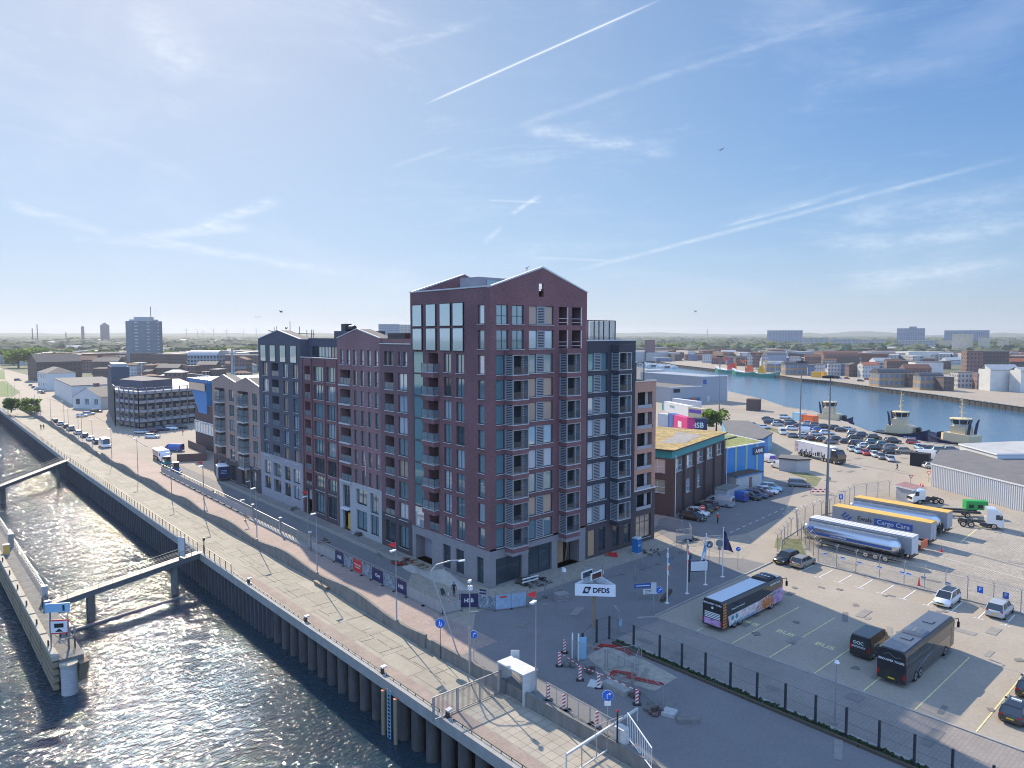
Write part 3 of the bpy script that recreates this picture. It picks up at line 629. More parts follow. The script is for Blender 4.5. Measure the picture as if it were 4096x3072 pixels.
for k in range(2):
    z = 32.32 - H3 * k
    for a0, a1 in ((11.75, 13.45), (14.2, 16.1)):
        window(T, FR, a0, a1, z, z + 2.38, 1.45, 'v2', 'glass_dark', False, name='balcony_door')
        mb = MB()
        for zz in (.35, .85): mb.bar((a0, .02, z + zz), (a1 - .15, .02, z + zz), .06)
        mb.box(a1 - .16, a1 - .02, -.02, .1, z, z + 2.38); mb.build('handrail', 'coping', T)
def bay(root, a0, a1, s, z, wallmat, colmat='steel', band_h=.63, right=False, h=2.42):
    """projecting balcony box: brick band, slab, steel posts, louvred side, dark loggia behind"""
    b = band(root, FR, a0, a1, z - band_h, z - .08, -s, -.01, wallmat, 'balcony')
    r = root.location
    L = lambda x, y, zz: (x - r.x, y - r.y, zz)
    def sub(nm, mb, mats): o = inst(nm, mb.mesh(nm, mats), b); return o
    mb = MB(); mb.box(a0 - .03, a1 + .03, -s - .03, 0, z - .08, z); sub('slab_edge', mb, ['coping'])
    mb = MB(); mb.box(a0, a0 + .16, -s, -s + .16, z, z + h); mb.box(a1 - .16, a1, -s, -s + .16, z, z + h); mb.box(a0 + .16, a1 - .16, -s, -s + .12, z + h - .1, z + h)
    mb.box(a0 + .62 * (a1 - a0), a0 + .62 * (a1 - a0) + .09, -s + .02, -s + .1, z, z + h - .1); sub('post', mb, [colmat])
    mb = MB(); n = 11
    for i in range(n): zz = z + .14 + (h - .3) * i / (n - 1); mb.box(a0 + .02, a0 + .09, -s + .2, -.15, zz - .055, zz + .05)
    mb.box(a0 + .1, a0 + .13, -s + .16, 0, z, z + h, 1); mb.box(a0, a0 + .1, -.16, 0, z, z + h); sub('louvre_screen', mb, ['louvre', 'void'])
    mb = MB()
    for i in range(n): zz = z + .14 + (h - .3) * i / (n - 1); mb.box(a1 - .75 if a1 - a0 > 2 else a1 - .5, a1 - .12, -.9, -.84, zz - .06, zz + .05)
    sub('sliding_screen', mb, ['louvre']) 
    mb = MB(); mb.quad((a0, -.015, z), (a1, -.015, z), (a1, -.015, z + h), (a0, -.015, z + h), 0); mb.box(a0 + .5 * (a1 - a0), a0 + .5 * (a1 - a0) + .1, -.06, -.02, z, z + h, 1); sub('glazing', mb, ['glass_dark', 'frame_dark'])
    mb = MB(); mb.quad((a0 + .1, -s + .05, z + .1), (a1 - .1, -s + .05, z + .1), (a1 - .1, -s + .05, z + .95), (a0 + .1, -s + .05, z + .95)); sub('railing', mb, ['rail_dark'])
    mb = MB(); mb.box(a1 - .1, a1 - .04, -s + .16, 0, z, z + h); sub('side_wall', mb, ['louvre'])
    return b
mt('rail_dark', (.06, .08, .09), .06, .1, spec=1, alpha=.45)
for k in range(8):
    z = 26.2 - H3 * k
    window(T, FR, .98, 2.35, z, z + 2.42, .18, 'p', 'glass_teal'); lwindow(z, 5.1, 10.65, 7.7, 9.15)
    bay(T, 2.38, 5.06, 1.45, z, 'brick_red'); bay(T, 11.88, 14.55, 1.35, z, 'brick_red')
band(T, FR, 2.38, 5.06, 28.62, 29.15, -1.45, -.01, 'brick_red', 'balcony_roof'); band(T, FR, 11.88, 14.55, 28.62, 29.2, -1.35, -.01, 'brick_red', 'balcony_roof')
band(T, FR, 2.38, 5.06, 3.85, 4.2, -1.45, -.01, 'stone_grey', 'balcony_soffit'); band(T, FR, 11.88, 14.55, 3.75, 4.2, -1.35, -.01, 'stone_grey', 'balcony_soffit')
window(T, FR, *baseR[0][:4], .3, 'shop', 'glass_dark', False, name='shop_window'); window(T, FR, *baseR[1][:4], .3, 'shop', 'glass_dark', False, name='shop_window')
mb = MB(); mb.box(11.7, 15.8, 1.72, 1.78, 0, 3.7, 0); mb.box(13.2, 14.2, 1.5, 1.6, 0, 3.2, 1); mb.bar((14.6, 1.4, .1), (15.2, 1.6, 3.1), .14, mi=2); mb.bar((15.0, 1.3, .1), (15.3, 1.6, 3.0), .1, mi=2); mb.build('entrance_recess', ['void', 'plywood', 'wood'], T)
tag(thing('gull', 'x', 'x'), 'gull perched on the sloping gable edge of the red tower', 'gull')
gull = bpy.data.objects['gull']; gull.location = (6.0, -.05, 38.98)
MB().loft([[(x, r * math.cos(t), .34 + r * math.sin(t) + zz) for t in [i * PI / 4 for i in range(8)]] for x, r, zz in ((-.34, .01, .02), (-.2, .07, 0), (0, .12, .02), (.14, .09, .1), (.22, .05, .2), (.3, .06, .24), (.38, .02, .23))], smooth=True).build('body', 'white_dirty', gull)
MB().box(-.03, 0, -.06, -.04, 0, .3).box(-.03, 0, .04, .06, 0, .3).build('legs', 'orange', gull)
# ---------------------------------------------------------------- a generic street block along the river facade
def block(name, label, u0, u1, zt, mat, basez, basemat, ops, gable=None, depth=14.5, base_ops=(), roofmat='roof_felt', back=0, x1=None):
    r = thing(name, label, 'apartment building')
    mb = MB(); wall(mb, FL, u0, u1, basez, zt, ops, gable=gable)
    wall(mb, Fac((depth, 0), (0, 1), (-1, 0)), u0, u1, 0, zt); wall(mb, Fac((0, u1), (1, 0), (0, -1)), 0, depth, 0, zt); wall(mb, Fac((0, u0), (1, 0), (0, 1)), 0, depth, 0, zt)
    mb.build('brick_wall', mat, r)
    mb = MB(); wall(mb, FL, u0, u1, 0, basez, base_ops); mb.build('base_wall', basemat, r)
    mb = MB(); mb.quad((0, u0, zt - .3), (depth, u0, zt - .3), (depth, u1, zt - .3), (0, u1, zt - .3), 1)
    pts = [(u0, zt)] + ([(a, z) for a, z in gable if z > zt + .01] if gable else []) + [(u1, zt)]
    for (a, z), (c, q) in zip(pts, pts[1:]): mb.bar((.05, a, z + .04), (.05, c, q + .04), .26, .13)
    if gable:
        for (a, z), (c, q) in zip(pts, pts[1:]): mb.quad((.2, a, z), (.2, c, q), (2.4, c, q), (2.4, a, z), 1)
        mb.add([(2.4, a, z) for a, z in pts], [tuple(range(len(pts)))], 1)
    mb.build('roof', ['coping', roofmat], r)
    return r
# B1 slim plum block next to the tower
ops = [(u, u + w, 26.7, 28.7, .22) for u, w in ((22.84, 1.08), (21.4, 1.25), (19.55, .62), (17.9, .95))]
R7 = [(25.65 - 3.08 * k, 23.23 - 3.08 * k) for k in range(7)]
ops += [(21.48, 23.92, b, t, 1.4) for t, b in R7] + [(17.97, 20.3, b, t, .22) for t, b in R7]
B1 = block('slim_apartment_building', 'slim plum brick block squeezed between the tall tower and the red gabled block', 17, 25.1, 29.75, 'brick_plum', 5.0, 'dark_brick', ops, base_ops=[(21.3, 24, .9, 4, .3), (18, 20.4, .7, 3.9, .3)])
for o in ops[:4]: window(B1, FL, *o[:4], .2, 'low', rnd.choice(['glass_dark', 'glass_pale']))
for i, (t, b) in enumerate(R7):
    window(B1, FL, 21.48, 23.92, b, t, 1.38, 'v2', 'glass_dark', False, name='balcony_door'); rails(B1, FL, 21.48, 23.92, b); MB().box(-.06, .1, 21.4, 24, b - .1, b).build('balcony_edge', 'coping', B1)
    window(B1, FL, 17.97, 20.3, b, t, .2, 'v2', ['glass_pale', 'glass_pale', 'glass_white', 'glass', 'glass_tan', 'glass', 'glass_white'][i])
window(B1, FL, 21.3, 24, .9, 4, .28, 'h2', 'glass_dark'); window(B1, FL, 18, 20.4, .7, 3.9, .28, 'v2', 'glass')
MB().box(.4, 12, 17.1, 25, 29.75, 30.5).build('upper_parapet', 'brick_mid', B1); MB().box(1, 9, 20, 24.5, 30.5, 31.3).build('roof_unit', 'dark_metal', B1)
# B2 red gabled block, pale stone foot
RW = [(28.74, 26.42)] + [(25.58 - 3.07 * k, 23.29 - 3.07 * k) for k in range(6)]
U6 = [(36.15, 37.14), (33.99, 35.06), (31.97, 32.97), (29.78, 30.79), (27.73, 28.71), (25.6, 26.62)]
ops = [(*u, RW[0][1], RW[0][0], .22) for u in U6]
for t, b in RW[1:]: ops += [(*u, b, t, .22) for u in U6[2:]] + [(34.02, 37.33, b, t, 1.5)]
B2 = block('gabled_apartment_building', 'red brick block with one shallow gable and a pale stone foot, white door canopy', 25.1, 38.1, 30.55, 'brick_mid', 8.0, 'stone_pale', ops, gable=[(25.1, 30.55), (38.1, 30.55), (31.75, 31.95)],
           base_ops=[(34.6, 37, .0, 7.2, .4), (29.4, 32.6, 4.9, 7.2, .3), (26, 28.4, 4.2, 7.2, .3), (29.4, 32.6, .9, 3.9, .3), (26, 28.4, .9, 3.9, .3)])
for u in U6: window(B2, FL, *u, RW[0][1], RW[0][0], .2, 'low', 'glass_pale')
for i, (t, b) in enumerate(RW[1:]):
    for u in U6[2:]: window(B2, FL, *u, b, t, .2, 'low', rnd.choice(['glass', 'glass_pale', 'glass', 'glass_teal']))
    window(B2, FL, 34.02, 37.33, b, t, 1.48, 'v3', 'glass_dark', False, name='balcony_door'); rails(B2, FL, 34.02, 37.33, b, posts=3); MB().box(-.35, .12, 33.95, 37.4, b - .22, b - .02).build('balcony_edge', 'coping', B2)
for a in ((29.4, 32.6, 4.9, 7.2), (26, 28.4, 4.2, 7.2), (29.4, 32.6, .9, 3.9), (26, 28.4, .9, 3.9)): window(B2, FL, *a, .28, 'v2', rnd.choice(['glass_pale', 'glass']))
window(B2, FL, 34.6, 37, 3.6, 7.2, .38, 'v2', 'glass_dark', False); MB().box(-.5, .5, 34.7, 36.9, 3.3, 3.55).build('door_canopy', 'white', B2)
MB().box(.3, .38, 34.8, 35.9, .05, 2.7).build('door', 'yellow', B2); MB().box(-.04, 0, 29.6, 29.75, 9.5, 12).build('wall_stain', 'white_dirty', B2)
# B3 red block with pilasters and a recessed dark top storey
R9 = [(25.78 - 3.09 * k, 23.29 - 3.09 * k) for k in range(7)]
ops = []
for t, b in R9: ops += [(43.11, 46.62, b, t, .3), (38.93, 41.96, b, t, .3), (47.9, 50.06, b, t, 1.4)]
B3 = block('pilaster_apartment_building', 'dark red brick block with full height pilasters and a set back dark top storey', 38.1, 51.45, 27.2, 'brick_red', 5.2, 'dark_brick', ops, base_ops=[(47.9, 50, 0, 4.4, .5), (43.2, 46.5, .9, 4.3, .3), (39.1, 41.9, .9, 4.3, .3)])
for t, b in R9:
    window(B3, FL, 43.11, 46.62, b, t, .28, 'v3', rnd.choice(GL)); window(B3, FL, 38.93, 41.96, b, t, .28, 'v3', rnd.choice(GL))
    window(B3, FL, 47.9, 50.06, b, t, 1.38, 'v2', 'glass_dark', False, name='balcony_door'); rails(B3, FL, 47.9, 50.06, b)
for a in (38.35, 42.5, 47.3, 50.8): MB().box(-.2, 0, a - .22, a + .22, 0, 27.05).build('pilaster', 'brick_red', B3)
window(B3, FL, 43.2, 46.5, .9, 4.3, .28, 'v3', 'glass'); window(B3, FL, 39.1, 41.9, .9, 4.3, .28, 'v2', 'glass_dark'); window(B3, FL, 47.9, 50, 2.4, 4.4, .48, 'v2', 'glass_white', False)
F3 = Fac((1.6, 0), (0, 1), (1, 0)); mb = MB(); wall(mb, F3, 38.1, 51.5, 27, 30.4, [(39, 50.3, 27.2, 29.1, .2)]); mb.box(1.55, 10, 38.1, 51.5, 30.2, 30.5); mb.box(2.2, 9, 38.2, 43.2, 30.5, 31.7); mb.build('top_storey', 'brick_blue', B3)
for k in range(5): window(B3, F3, 39 + k * 2.26, 41.2 + k * 2.26, 27.2, 29.1, .18, 'v2', ['glass_dark', 'glass_tan', 'glass_pale', 'glass_pale', 'glass_dark'][k], False, name='top_window')
mb = MB(); mb.tube((4, 39.6, 32.2), (4, 41.6, 32.2), .45); mb.box(3.4, 4.6, 41.6, 43, 31.6, 32.9); mb.build('roof_unit', 'dark_metal', B3)
# B4 blue-black gabled block
R4 = [(25.85 - 3.07 * k, 23.4 - 3.07 * k) for k in range(6)]
ops = [(u, v, 26.1, 29.2, .25) for u, v in ((66.2, 68.89), (61.9, 64.52), (57.45, 60.04), (52.98, 55.69))]
for t, b in R4: ops += [(65.37, 67.93, b, t, .22), (60.74, 63.82, b, t, 1.4), (56.84, 58.64, b, t, .22), (52.64, 54.59, b, t, .22)]
bo = []
for t, b in ((7.07, 4.59), (3.99, 1.7)): bo += [(65.2, 68, b, t, .3), (60.6, 63.9, b, t, .5), (56.5, 59, b, t, .3), (52.5, 55.3, b, t, .3)]
B4 = block('dark_gabled_apartment_building', 'blue-black brick block with one wide gable and a light grey two storey foot', 51.45, 69.8, 30.3, 'brick_blue', 8.45, 'stone_blue', ops, gable=[(51.45, 30.3), (69.8, 30.3), (60.73, 31.9)], base_ops=bo)
for o in ops[:4]: window(B4, FL, *o[:4], -.05, 'p', 'glass_bay', False, name='bay_window')
for t, b in R4:
    window(B4, FL, 65.37, 67.93, b, t, .2, 'v3', rnd.choice(['glass_pale', 'glass_pale', 'glass_tan', 'glass'])); window(B4, FL, 56.84, 58.64, b, t, .2, 'v2', rnd.choice(['glass_pale', 'glass_tan', 'glass'])); window(B4, FL, 52.64, 54.59, b, t, .2, 'v2', rnd.choice(['glass', 'glass_pale', 'glass_tan']))
    window(B4, FL, 60.74, 63.82, b, t, 1.38, 'v2', 'glass_dark', False, name='balcony_door'); rails(B4, FL, 60.74, 63.82, b)
for o in bo: window(B4, FL, *o[:4], o[4] - .02, 'v2', rnd.choice(GL))
mb = MB()
for y, z in ((52.5, 30.4), (53.2, 30.4), (55, 30.4), (58, 31), (62, 31.4), (68, 30.5), (69.2, 30.4)): mb.bar((3, y, z), (3, y, z + 2.2 if y > 60 else z + 1.6), .08)
mb.bar((3, 52, 31.2), (3, 69.5, 31.6), .1); mb.bar((3, 66.5, 31.5), (2.2, 69.9, 31.9), .18); mb.build('scaffold_rail', 'dark_metal', B4)
# B5 tan double gable
R5 = [(19.53 - 3.14 * k, 17.17 - 3.14 * k) for k in range(5)]
ops = []
for t, b in R5: ops += [(83.29, 86.13, b, t, .22), (71.13, 73.63, b, t, .22), (88.6, 94.6, b - .3, t + .1, 1.2), (75.6, 81.3, b - .3, t + .1, 1.2)]
B5 = block('double_gabled_apartment_building', 'tan brick block with two small gables and two stacks of glazed balconies', 69.8, 96.2, 20.97, 'brick_tan', 4.8, 'dark_brick', ops, gable=[(69.8, 20.97), (76.3, 22.5), (82.1, 21.2), (89.1, 22.55), (96.2, 20.97)],
           base_ops=[(72, 75, .2, 3.8, .5), (77, 80, .4, 3.6, .3), (83, 86, .4, 3.6, .3), (88, 91, .2, 3.8, .5), (92.5, 94.5, .4, 3.6, .3)])
for i, (t, b) in enumerate(R5):
    window(B5, FL, 83.29, 86.13, b, t, .2, 'v3', rnd.choice(GL)); window(B5, FL, 71.13, 73.63, b, t, .2, 'v3', rnd.choice(GL))
    for a in (88.6, 75.6):
        window(B5, FL, a, a + 5.8, b - .3, t + .1, 1.18, 'v4', 'glass_dark', False, name='balcony_door')
        if i < 4 or a < 80:
            s = band(B5, FL, a - .1, a + 3.2, b - .62, b - .35, -1.2, -.01, 'coping', 'balcony')
            mb = MB(); z = b - .3
            for P in (((-1.1, a), (-1.1, a + 3.1)), ((-1.1, a), (0, a)), ((-1.1, a + 3.1), (0, a + 3.1))):
                (x0, y0), (x1, y1) = P; mb.quad((x0, y0, z), (x1, y1, z), (x1, y1, z + 2.3), (x0, y0, z + 2.3)); mb.bar((x0, y0, z + 1.05), (x1, y1, z + 1.05), .06, mi=1); mb.bar((x0, y0, z + 2.3), (x1, y1, z + 2.3), .06, mi=1)
            for y in (a, a + .78, a + 1.55, a + 2.33, a + 3.1): mb.bar((-1.1, y, z), (-1.1, y, z + 2.3), .05, mi=1)
            inst('winter_garden', mb.mesh('winter_garden', ['rail_glass', 'frame_dark']), s)
for a in ((72, 75, .2, 3.8), (77, 80, .4, 3.6), (83, 86, .4, 3.6), (88, 91, .2, 3.8), (92.5, 94.5, .4, 3.6)): window(B5, FL, *a, .28, 'v3', rnd.choice(['glass_dark', 'glass', 'glass_tan']))
# ---------------------------------------------------------------- dark block and low brick block on the street side
D2 = thing('dark_street_apartment_building', 'near-black brick block with louvred windows, glass roof terrace and a boarded doorway', 'apartment building')
ops = []
for k in range(8): z = 26.2 - H3 * k; ops += [(17.45, 21.45, z, z + 2.35, .22), (25.6, 27.0, z, z + 2.3, .3)]
bo = [(17.65, 19.0, .3, 3.9, .25), (19.9, 21.3, .6, 3.9, .25), (22.9, 24.3, .6, 3.9, .25), (25.4, 26.9, .6, 3.9, .25)]
mb = MB(); F2 = Fac((0, .04), (1, 0), (0, 1)); wall(mb, F2, 17.1, 27.65, 4.85, 30.3, ops); mb.build('brick_wall', 'brick_black', D2)
mb = MB(); wall(mb, Fac((27.65, 0), (0, 1), (-1, 0)), .04, 14, 0, 30.3); wall(mb, Fac((17.1, 14), (1, 0), (0, -1)), 0, 10.55, 0, 30.3); mb.build('side_wall', 'brick_black', D2)
mb = MB(); wall(mb, F2, 17.1, 27.65, 0, 4.85, bo); mb.build('base_wall', 'dark_brick', D2)
MB().quad((17.1, .04, 30.1), (27.65, .04, 30.1), (27.65, 14, 30.1), (17.1, 14, 30.1), 1).box(17.1, 27.72, -.03, .2, 30.2, 30.38).box(27.5, 27.72, .2, 14, 30.2, 30.38).build('roof', ['coping', 'roof_felt'], D2)
for k in range(8):
    z = 26.2 - H3 * k
    window(D2, F2, 17.45, 21.45, z, z + 2.35, .2, 'p', rnd.choice(['glass_white', 'glass_pale', 'glass_teal', 'glass_white'])); louvre(D2, F2, 18.7, 20.2, z, z + 2.35, .14)
    window(D2, F2, 25.6, 27.0, z, z + 2.3, .28, 'p', 'glass_dark', False)
    bay(D2, 22.25, 25.05, 1.42, z, 'brick_black', 'louvre')
band(D2, FR, 22.25, 25.05, 28.62, 29.7, -1.42, -.01, 'brick_black', 'balcony_roof'); band(D2, FR, 22.25, 25.05, 4.0, 4.3, -1.42, -.01, 'dark_brick', 'balcony_soffit')
MB().box(17.65, 19.0, .12, .18, .3, 3.9).build('plywood_boarding', 'plywood', D2)
for a in bo[1:]: window(D2, F2, *a[:4], .22, 'h2', 'glass_dark', False, name='shop_window')
mb = MB(); mb.quad((17.3, 1.2, 30.4), (24.4, 1.2, 30.4), (24.4, 1.2, 33.0), (17.3, 1.2, 33.0), 0); mb.quad((24.4, 1.2, 30.4), (24.4, 6, 30.4), (24.4, 6, 33.0), (24.4, 1.2, 33.0), 0)
for x in (17.3, 18.6, 19.9, 20.9, 21.9, 23.1, 24.4): mb.bar((x, 1.2, 30.3), (x, 1.2, 33.05), .12, mi=1)
mb.bar((17.3, 1.2, 33.05), (24.4, 1.2, 33.05), .1, mi=1); mb.build('terrace_screen', ['rail_glass', 'dark_metal'], D2)
E3 = thing('low_brick_apartment_building', 'orange brick block with open loggias at the end of the row, dark stone foot', 'apartment building')
ops = [(28.2, 31.95, 20.2 - H3 * k, 22.6 - H3 * k, 1.7) for k in range(5)]; bo = [(28.2, 31.95, 4.95, 7.3, 1.7), (28.2, 31.8, .6, 4.1, .3)]
F5 = Fac((0, .08), (1, 0), (0, 1)); mb = MB(); wall(mb, F5, 27.65, 32.7, 7.95, 24.2, ops); mb.build('brick_wall', 'brick_orange', E3)
mb = MB(); wall(mb, F5, 27.65, 32.7, 0, 7.95, bo); mb.build('base_wall', 'dark_brick', E3)
mb = MB(); wall(mb, Fac((32.7, 0), (0, 1), (-1, 0)), .08, 13, 0, 24.2); wall(mb, Fac((27.65, 13), (1, 0), (0, -1)), 0, 5.05, 0, 24.2); mb.build('side_wall', 'brick_orange', E3)
MB().quad((27.65, .08, 24), (32.7, .08, 24), (32.7, 13, 24), (27.65, 13, 24), 1).box(27.75, 32.78, 0, .22, 24.15, 24.3).box(32.55, 32.78, .22, 13, 24.15, 24.3).box(27.6, 32.8, -.05, .08, 7.9, 8.1).build('roof', ['coping', 'roof_felt'], E3)
for k in range(6):
    z = 20.2 - H3 * k; window(E3, F5, 28.2, 31.95, z, z + 2.38, 1.65, 'v3', 'glass_dark', False, name='balcony_door'); MB().box(28.2, 31.95, .1, .15, z, z + .5).box(28.2, 28.3, .1, .2, z, z + 2.4).box(31.85, 31.95, .1, .2, z, z + 2.4).box(30.6, 31.3, .5, .55, z, z + 2.35).build('loggia_screen', 'louvre', E3)
window(E3, F5, 28.2, 31.8, .6, 4.1, .28, 'shop3', 'glass_tan', True, name='shop_window')
mb = MB(); mb.quad((27.9, 1.5, 24.3), (31.5, 1.5, 24.3), (31.5, 1.5, 26.9), (27.9, 1.5, 26.9), 0)
for x in (27.9, 28.9, 29.6, 31.5): mb.bar((x, 1.5, 24.2), (x, 1.5, 26.9), .12, mi=1)
mb.bar((27.9, 1.5, 26.9), (31.5, 1.5, 26.9), .1, mi=1); mb.build('terrace_screen', ['rail_glass', 'dark_metal'], E3)
# ================================================================ vehicles
def tint(me, i, mat):
    m = me.copy(); m.materials[i] = MATS[mat]; return m
for n, c in dict(c_white=(.74, .75, .76), c_silver=(.46, .48, .50), c_grey=(.16, .17, .185), c_black=(.016, .017, .02), c_navy=(.02, .035, .09), c_blue=(.025, .10, .38), c_red=(.50, .02, .03), c_maroon=(.12, .02, .03), c_teal=(.03, .14, .16), c_light=(.30, .50, .62), c_olive=(.05, .07, .045), c_bronze=(.28, .24, .19)).items():
    mt(n, c, .28, .15, spec=.6, coat=.9)
mt('car_glass', (.03, .04, .05), .05, .2, spec=1); mt('lamp_glass', (.7, .72, .75), .1); mt('lamp_red', (.45, .01, .01), .25); mt('chrome', (.6, .6, .6), .2, .9); mt('plate_yellow', (.75, .55, .03), .5)
mt('tank_steel', (.60, .61, .62), .16, .95); mt('side_grey', (.40, .41, .43), .6, nz=(.6, .1)); mt('mosaic', (.45, .30, .26), .5, nz=(1.6, .8), sc2=(4, .4))
def ring(hw, z0, z1, x, top=.86):
    return [(x, -hw, z0 + .12), (x, -hw * .9, z0), (x, hw * .9, z0), (x, hw, z0 + .12), (x, hw, z0 + (z1 - z0) * .62), (x, hw * top, z1), (x, -hw * top, z1), (x, -hw, z0 + (z1 - z0) * .62)]
WHEEL = {}
def wheel(root, x, y, r=.32, w=.2, name='wheel'):
    k = (r, w)
    if k not in WHEEL:
        WHEEL[k] = (MB().tube((0, -w / 2, 0), (0, w / 2, 0), r, n=18).mesh('tyre', 'rubber'), MB().tube((0, -w / 2 - .012, 0), (0, w / 2 + .012, 0), r * .62, n=12).tube((0, -w / 2 - .02, 0), (0, w / 2 + .02, 0), r * .2, n=8, mi=1).mesh('rim', ['chrome', 'rubber']))
    o = inst(name, WHEEL[k][0], root, (x, y, r)); inst('rim', WHEEL[k][1], o); return o
CARS = {}
KIND = {  # length, half width, height, bonnet height, x of: windscreen foot, roof front, roof back, rear window foot ; belt
    'hatch': (4.0, .86, 1.46, .86, 1.0, .35, -1.35, -1.9, .92), 'estate': (4.5, .88, 1.46, .88, 1.05, .3, -1.75, -2.15, .93), 'saloon': (4.5, .88, 1.42, .86, .95, .25, -1.0, -1.75, .90),
    'suv': (4.4, .92, 1.66, 1.0, 1.1, .5, -1.7, -2.1, 1.05), 'mpv': (4.4, .90, 1.62, .95, 1.45, .6, -1.75, -2.1, .98), 'small': (3.6, .80, 1.48, .86, 1.05, .5, -1.3, -1.7, .92)}
def car(kind, colour, fine=False):
    key = (kind, colour, fine)
    if key in CARS: return CARS[key]
    L, hw, H, bz, xs, rf, rb, xr, belt = KIND[kind]; h = L / 2
    root = thing('parked_car', 'x', 'car')
    secs = [ring(hw * .80, .34, .62, h), ring(hw * .94, .26, .74, h - .12), ring(hw, .22, bz - .06, h - .5), ring(hw, .22, bz, xs + .1), ring(hw, .22, belt, xs - .3), ring(hw, .22, belt + .02, xr + .4), ring(hw, .24, belt, -h + .35), ring(hw * .95, .28, belt - .06, -h + .08), ring(hw * .86, .36, belt - .22, -h)]
    mb = MB().loft(secs, smooth=True); mb.add([(rf, -hw * .74, H - .03), (rf, hw * .74, H - .03), (rf - .25, hw * .72, H), (rf - .25, -hw * .72, H)], [(0, 1, 2, 3)])
    a = [(rf + .02, -hw * .75, H - .045), (rf + .02, hw * .75, H - .045), (rb, hw * .75, H - .05), (rb, -hw * .75, H - .05)]; b = [(rf - .3, -hw * .62, H), (rf - .3, hw * .62, H), (rb + .15, hw * .62, H - .01), (rb + .15, -hw * .62, H - .01)]
    mb.v += []; mb.add(a + b, [(4, 5, 6, 7), (0, 1, 5, 4), (1, 2, 6, 5), (2, 3, 7, 6), (3, 0, 4, 7)])
    for x0, z0, x1, z1 in ((xs, belt - .03, rf, H - .045), (xr, belt - .03, rb, H - .05), ((rf + rb) / 2 + .1, belt, (rf + rb) / 2, H - .05)):
        for s in (-1, 1): mb.bar((x0, s * hw * .88, z0), (x1, s * hw * .755, z1), .07)
    mb.build('body', colour, root)
    g = MB(); lo = [(xs, -hw * .87, belt - .04), (xs, hw * .87, belt - .04), (xr, hw * .87, belt - .04), (xr, -hw * .87, belt - .04)]; hi = [(rf, -hw * .74, H - .06), (rf, hw * .74, H - .06), (rb, hw * .74, H - .06), (rb, -hw * .74, H - .06)]
    g.add(lo + hi, [(0, 1, 5, 4), (1, 2, 6, 5), (2, 3, 7, 6), (3, 0, 4, 7)]); g.build('windows', 'car_glass', root)
    wx = h - .78
    for x in (wx, -h + .75):
        for s in (-1, 1):
            if fine: wheel(root, x, s * (hw - .08))
            else: inst('wheel', WHEELS[0], root, (x, s * (hw - .08), .31))
    if fine:
        for s in (-1, 1):
            MB().obox((h - .16, s * hw * .70, .66), (.14, .34, .14), s * -.3).build('headlight', 'lamp_glass', root); MB().obox((-h + .09, s * hw * .74, belt - .16), (.12, .26, .2)).build('tail_light', 'lamp_red', root)
            MB().obox((xs - .35, s * (hw + .1), belt + .04), (.14, .2, .13)).build('wing_mirror', colour, root)
        MB().box(h - .02, h + .015, -.26, .26, .38, .49).build('number_plate', 'plate_yellow', root); MB().box(h - .1, h - .0, -.4, .4, .5, .62).build('grille', 'black', root)
        MB().box(-h - .02, -h + .03, -.26, .26, .55, .66).build('number_plate', 'plate_yellow', root)
    else:
        for s in (-1, 1): MB().obox((-h + .09, s * hw * .74, belt - .16), (.12, .26, .2)).build('tail_light', 'lamp_red', root)
    CARS[key] = Proto(root); return CARS[key]
WHEELS = [MB().tube((0, -.1, 0), (0, .1, 0), .31, n=12).tube((0, -.115, 0), (0, .115, 0), .19, n=8, mi=1).mesh('wheel', ['rubber', 'chrome'])]
def van(colour='c_white', L=5.0, hw=.95, H=2.0, fine=True, roofrack=False):
    key = ('van', colour, L, H)
    if key in CARS: return CARS[key]
    root = thing('van', 'x', 'van'); h = L / 2
    secs = [ring(hw * .86, .32, .75, h), ring(hw * .97, .24, 1.0, h - .2), ring(hw, .22, 1.12, h - .75), ring(hw, .22, H - .12, h - 1.55, .84), ring(hw, .22, H, h - 2.0, .84), ring(hw, .22, H, -h + .2, .84), ring(hw * .98, .26, H - .05, -h, .84)]
    MB().loft(secs, smooth=False).build('body', colour, root)
    g = MB(); g.add([(h - .72, -hw * .8, 1.14), (h - .72, hw * .8, 1.14), (h - 1.5, hw * .78, H - .14), (h - 1.5, -hw * .78, H - .14)], [(0, 1, 2, 3)]); g.build('windscreen', 'car_glass', root)
    for s in (-1, 1):
        g = MB(); yy = s * (hw + .012); g.quad((h - .95, yy * .985, 1.15), (h - 1.85, yy, 1.15), (h - 1.85, yy * .965, H - .32), (h - 1.5, yy * .965, H - .32)); g.build('side_window', 'car_glass', root)
        MB().obox((h - .12, s * hw * .7, .72), (.14, .3, .2)).build('headlight', 'lamp_glass', root); MB().obox((-h, s * hw * .88, 1.1), (.06, .14, .5)).build('tail_light', 'lamp_red', root)
        for x in (h - .9, -h + .95): wheel(root, x, s * (hw - .1), .33)
    MB().box(-h - .02, -h, -hw * .72, -.03, 1.2, H - .35).box(-h - .02, -h, .03, hw * .72, 1.2, H - .35).build('rear_window', 'car_glass', root)
    CARS[key] = Proto(root); return CARS[key]
P = PI
F0 = 'cars standing in the coach park'
car('mpv', 'c_white', True).put((36.6, -38.7), P, 'white people carrier with panoramic glass roof parked nose out by the coach park fence', None)
MB().add([(.45, -.55, 1.635), (.45, .55, 1.635), (-1.5, .55, 1.635), (-1.5, -.55, 1.635)], [(0, 1, 2, 3)]).build('glass_roof', 'car_glass', CARS[('mpv', 'c_white', True)].root)
car('suv', 'c_silver', True).put((37.4, -43.7), 0, 'silver crossover parked nose in near the two blue parking signs on the fence')
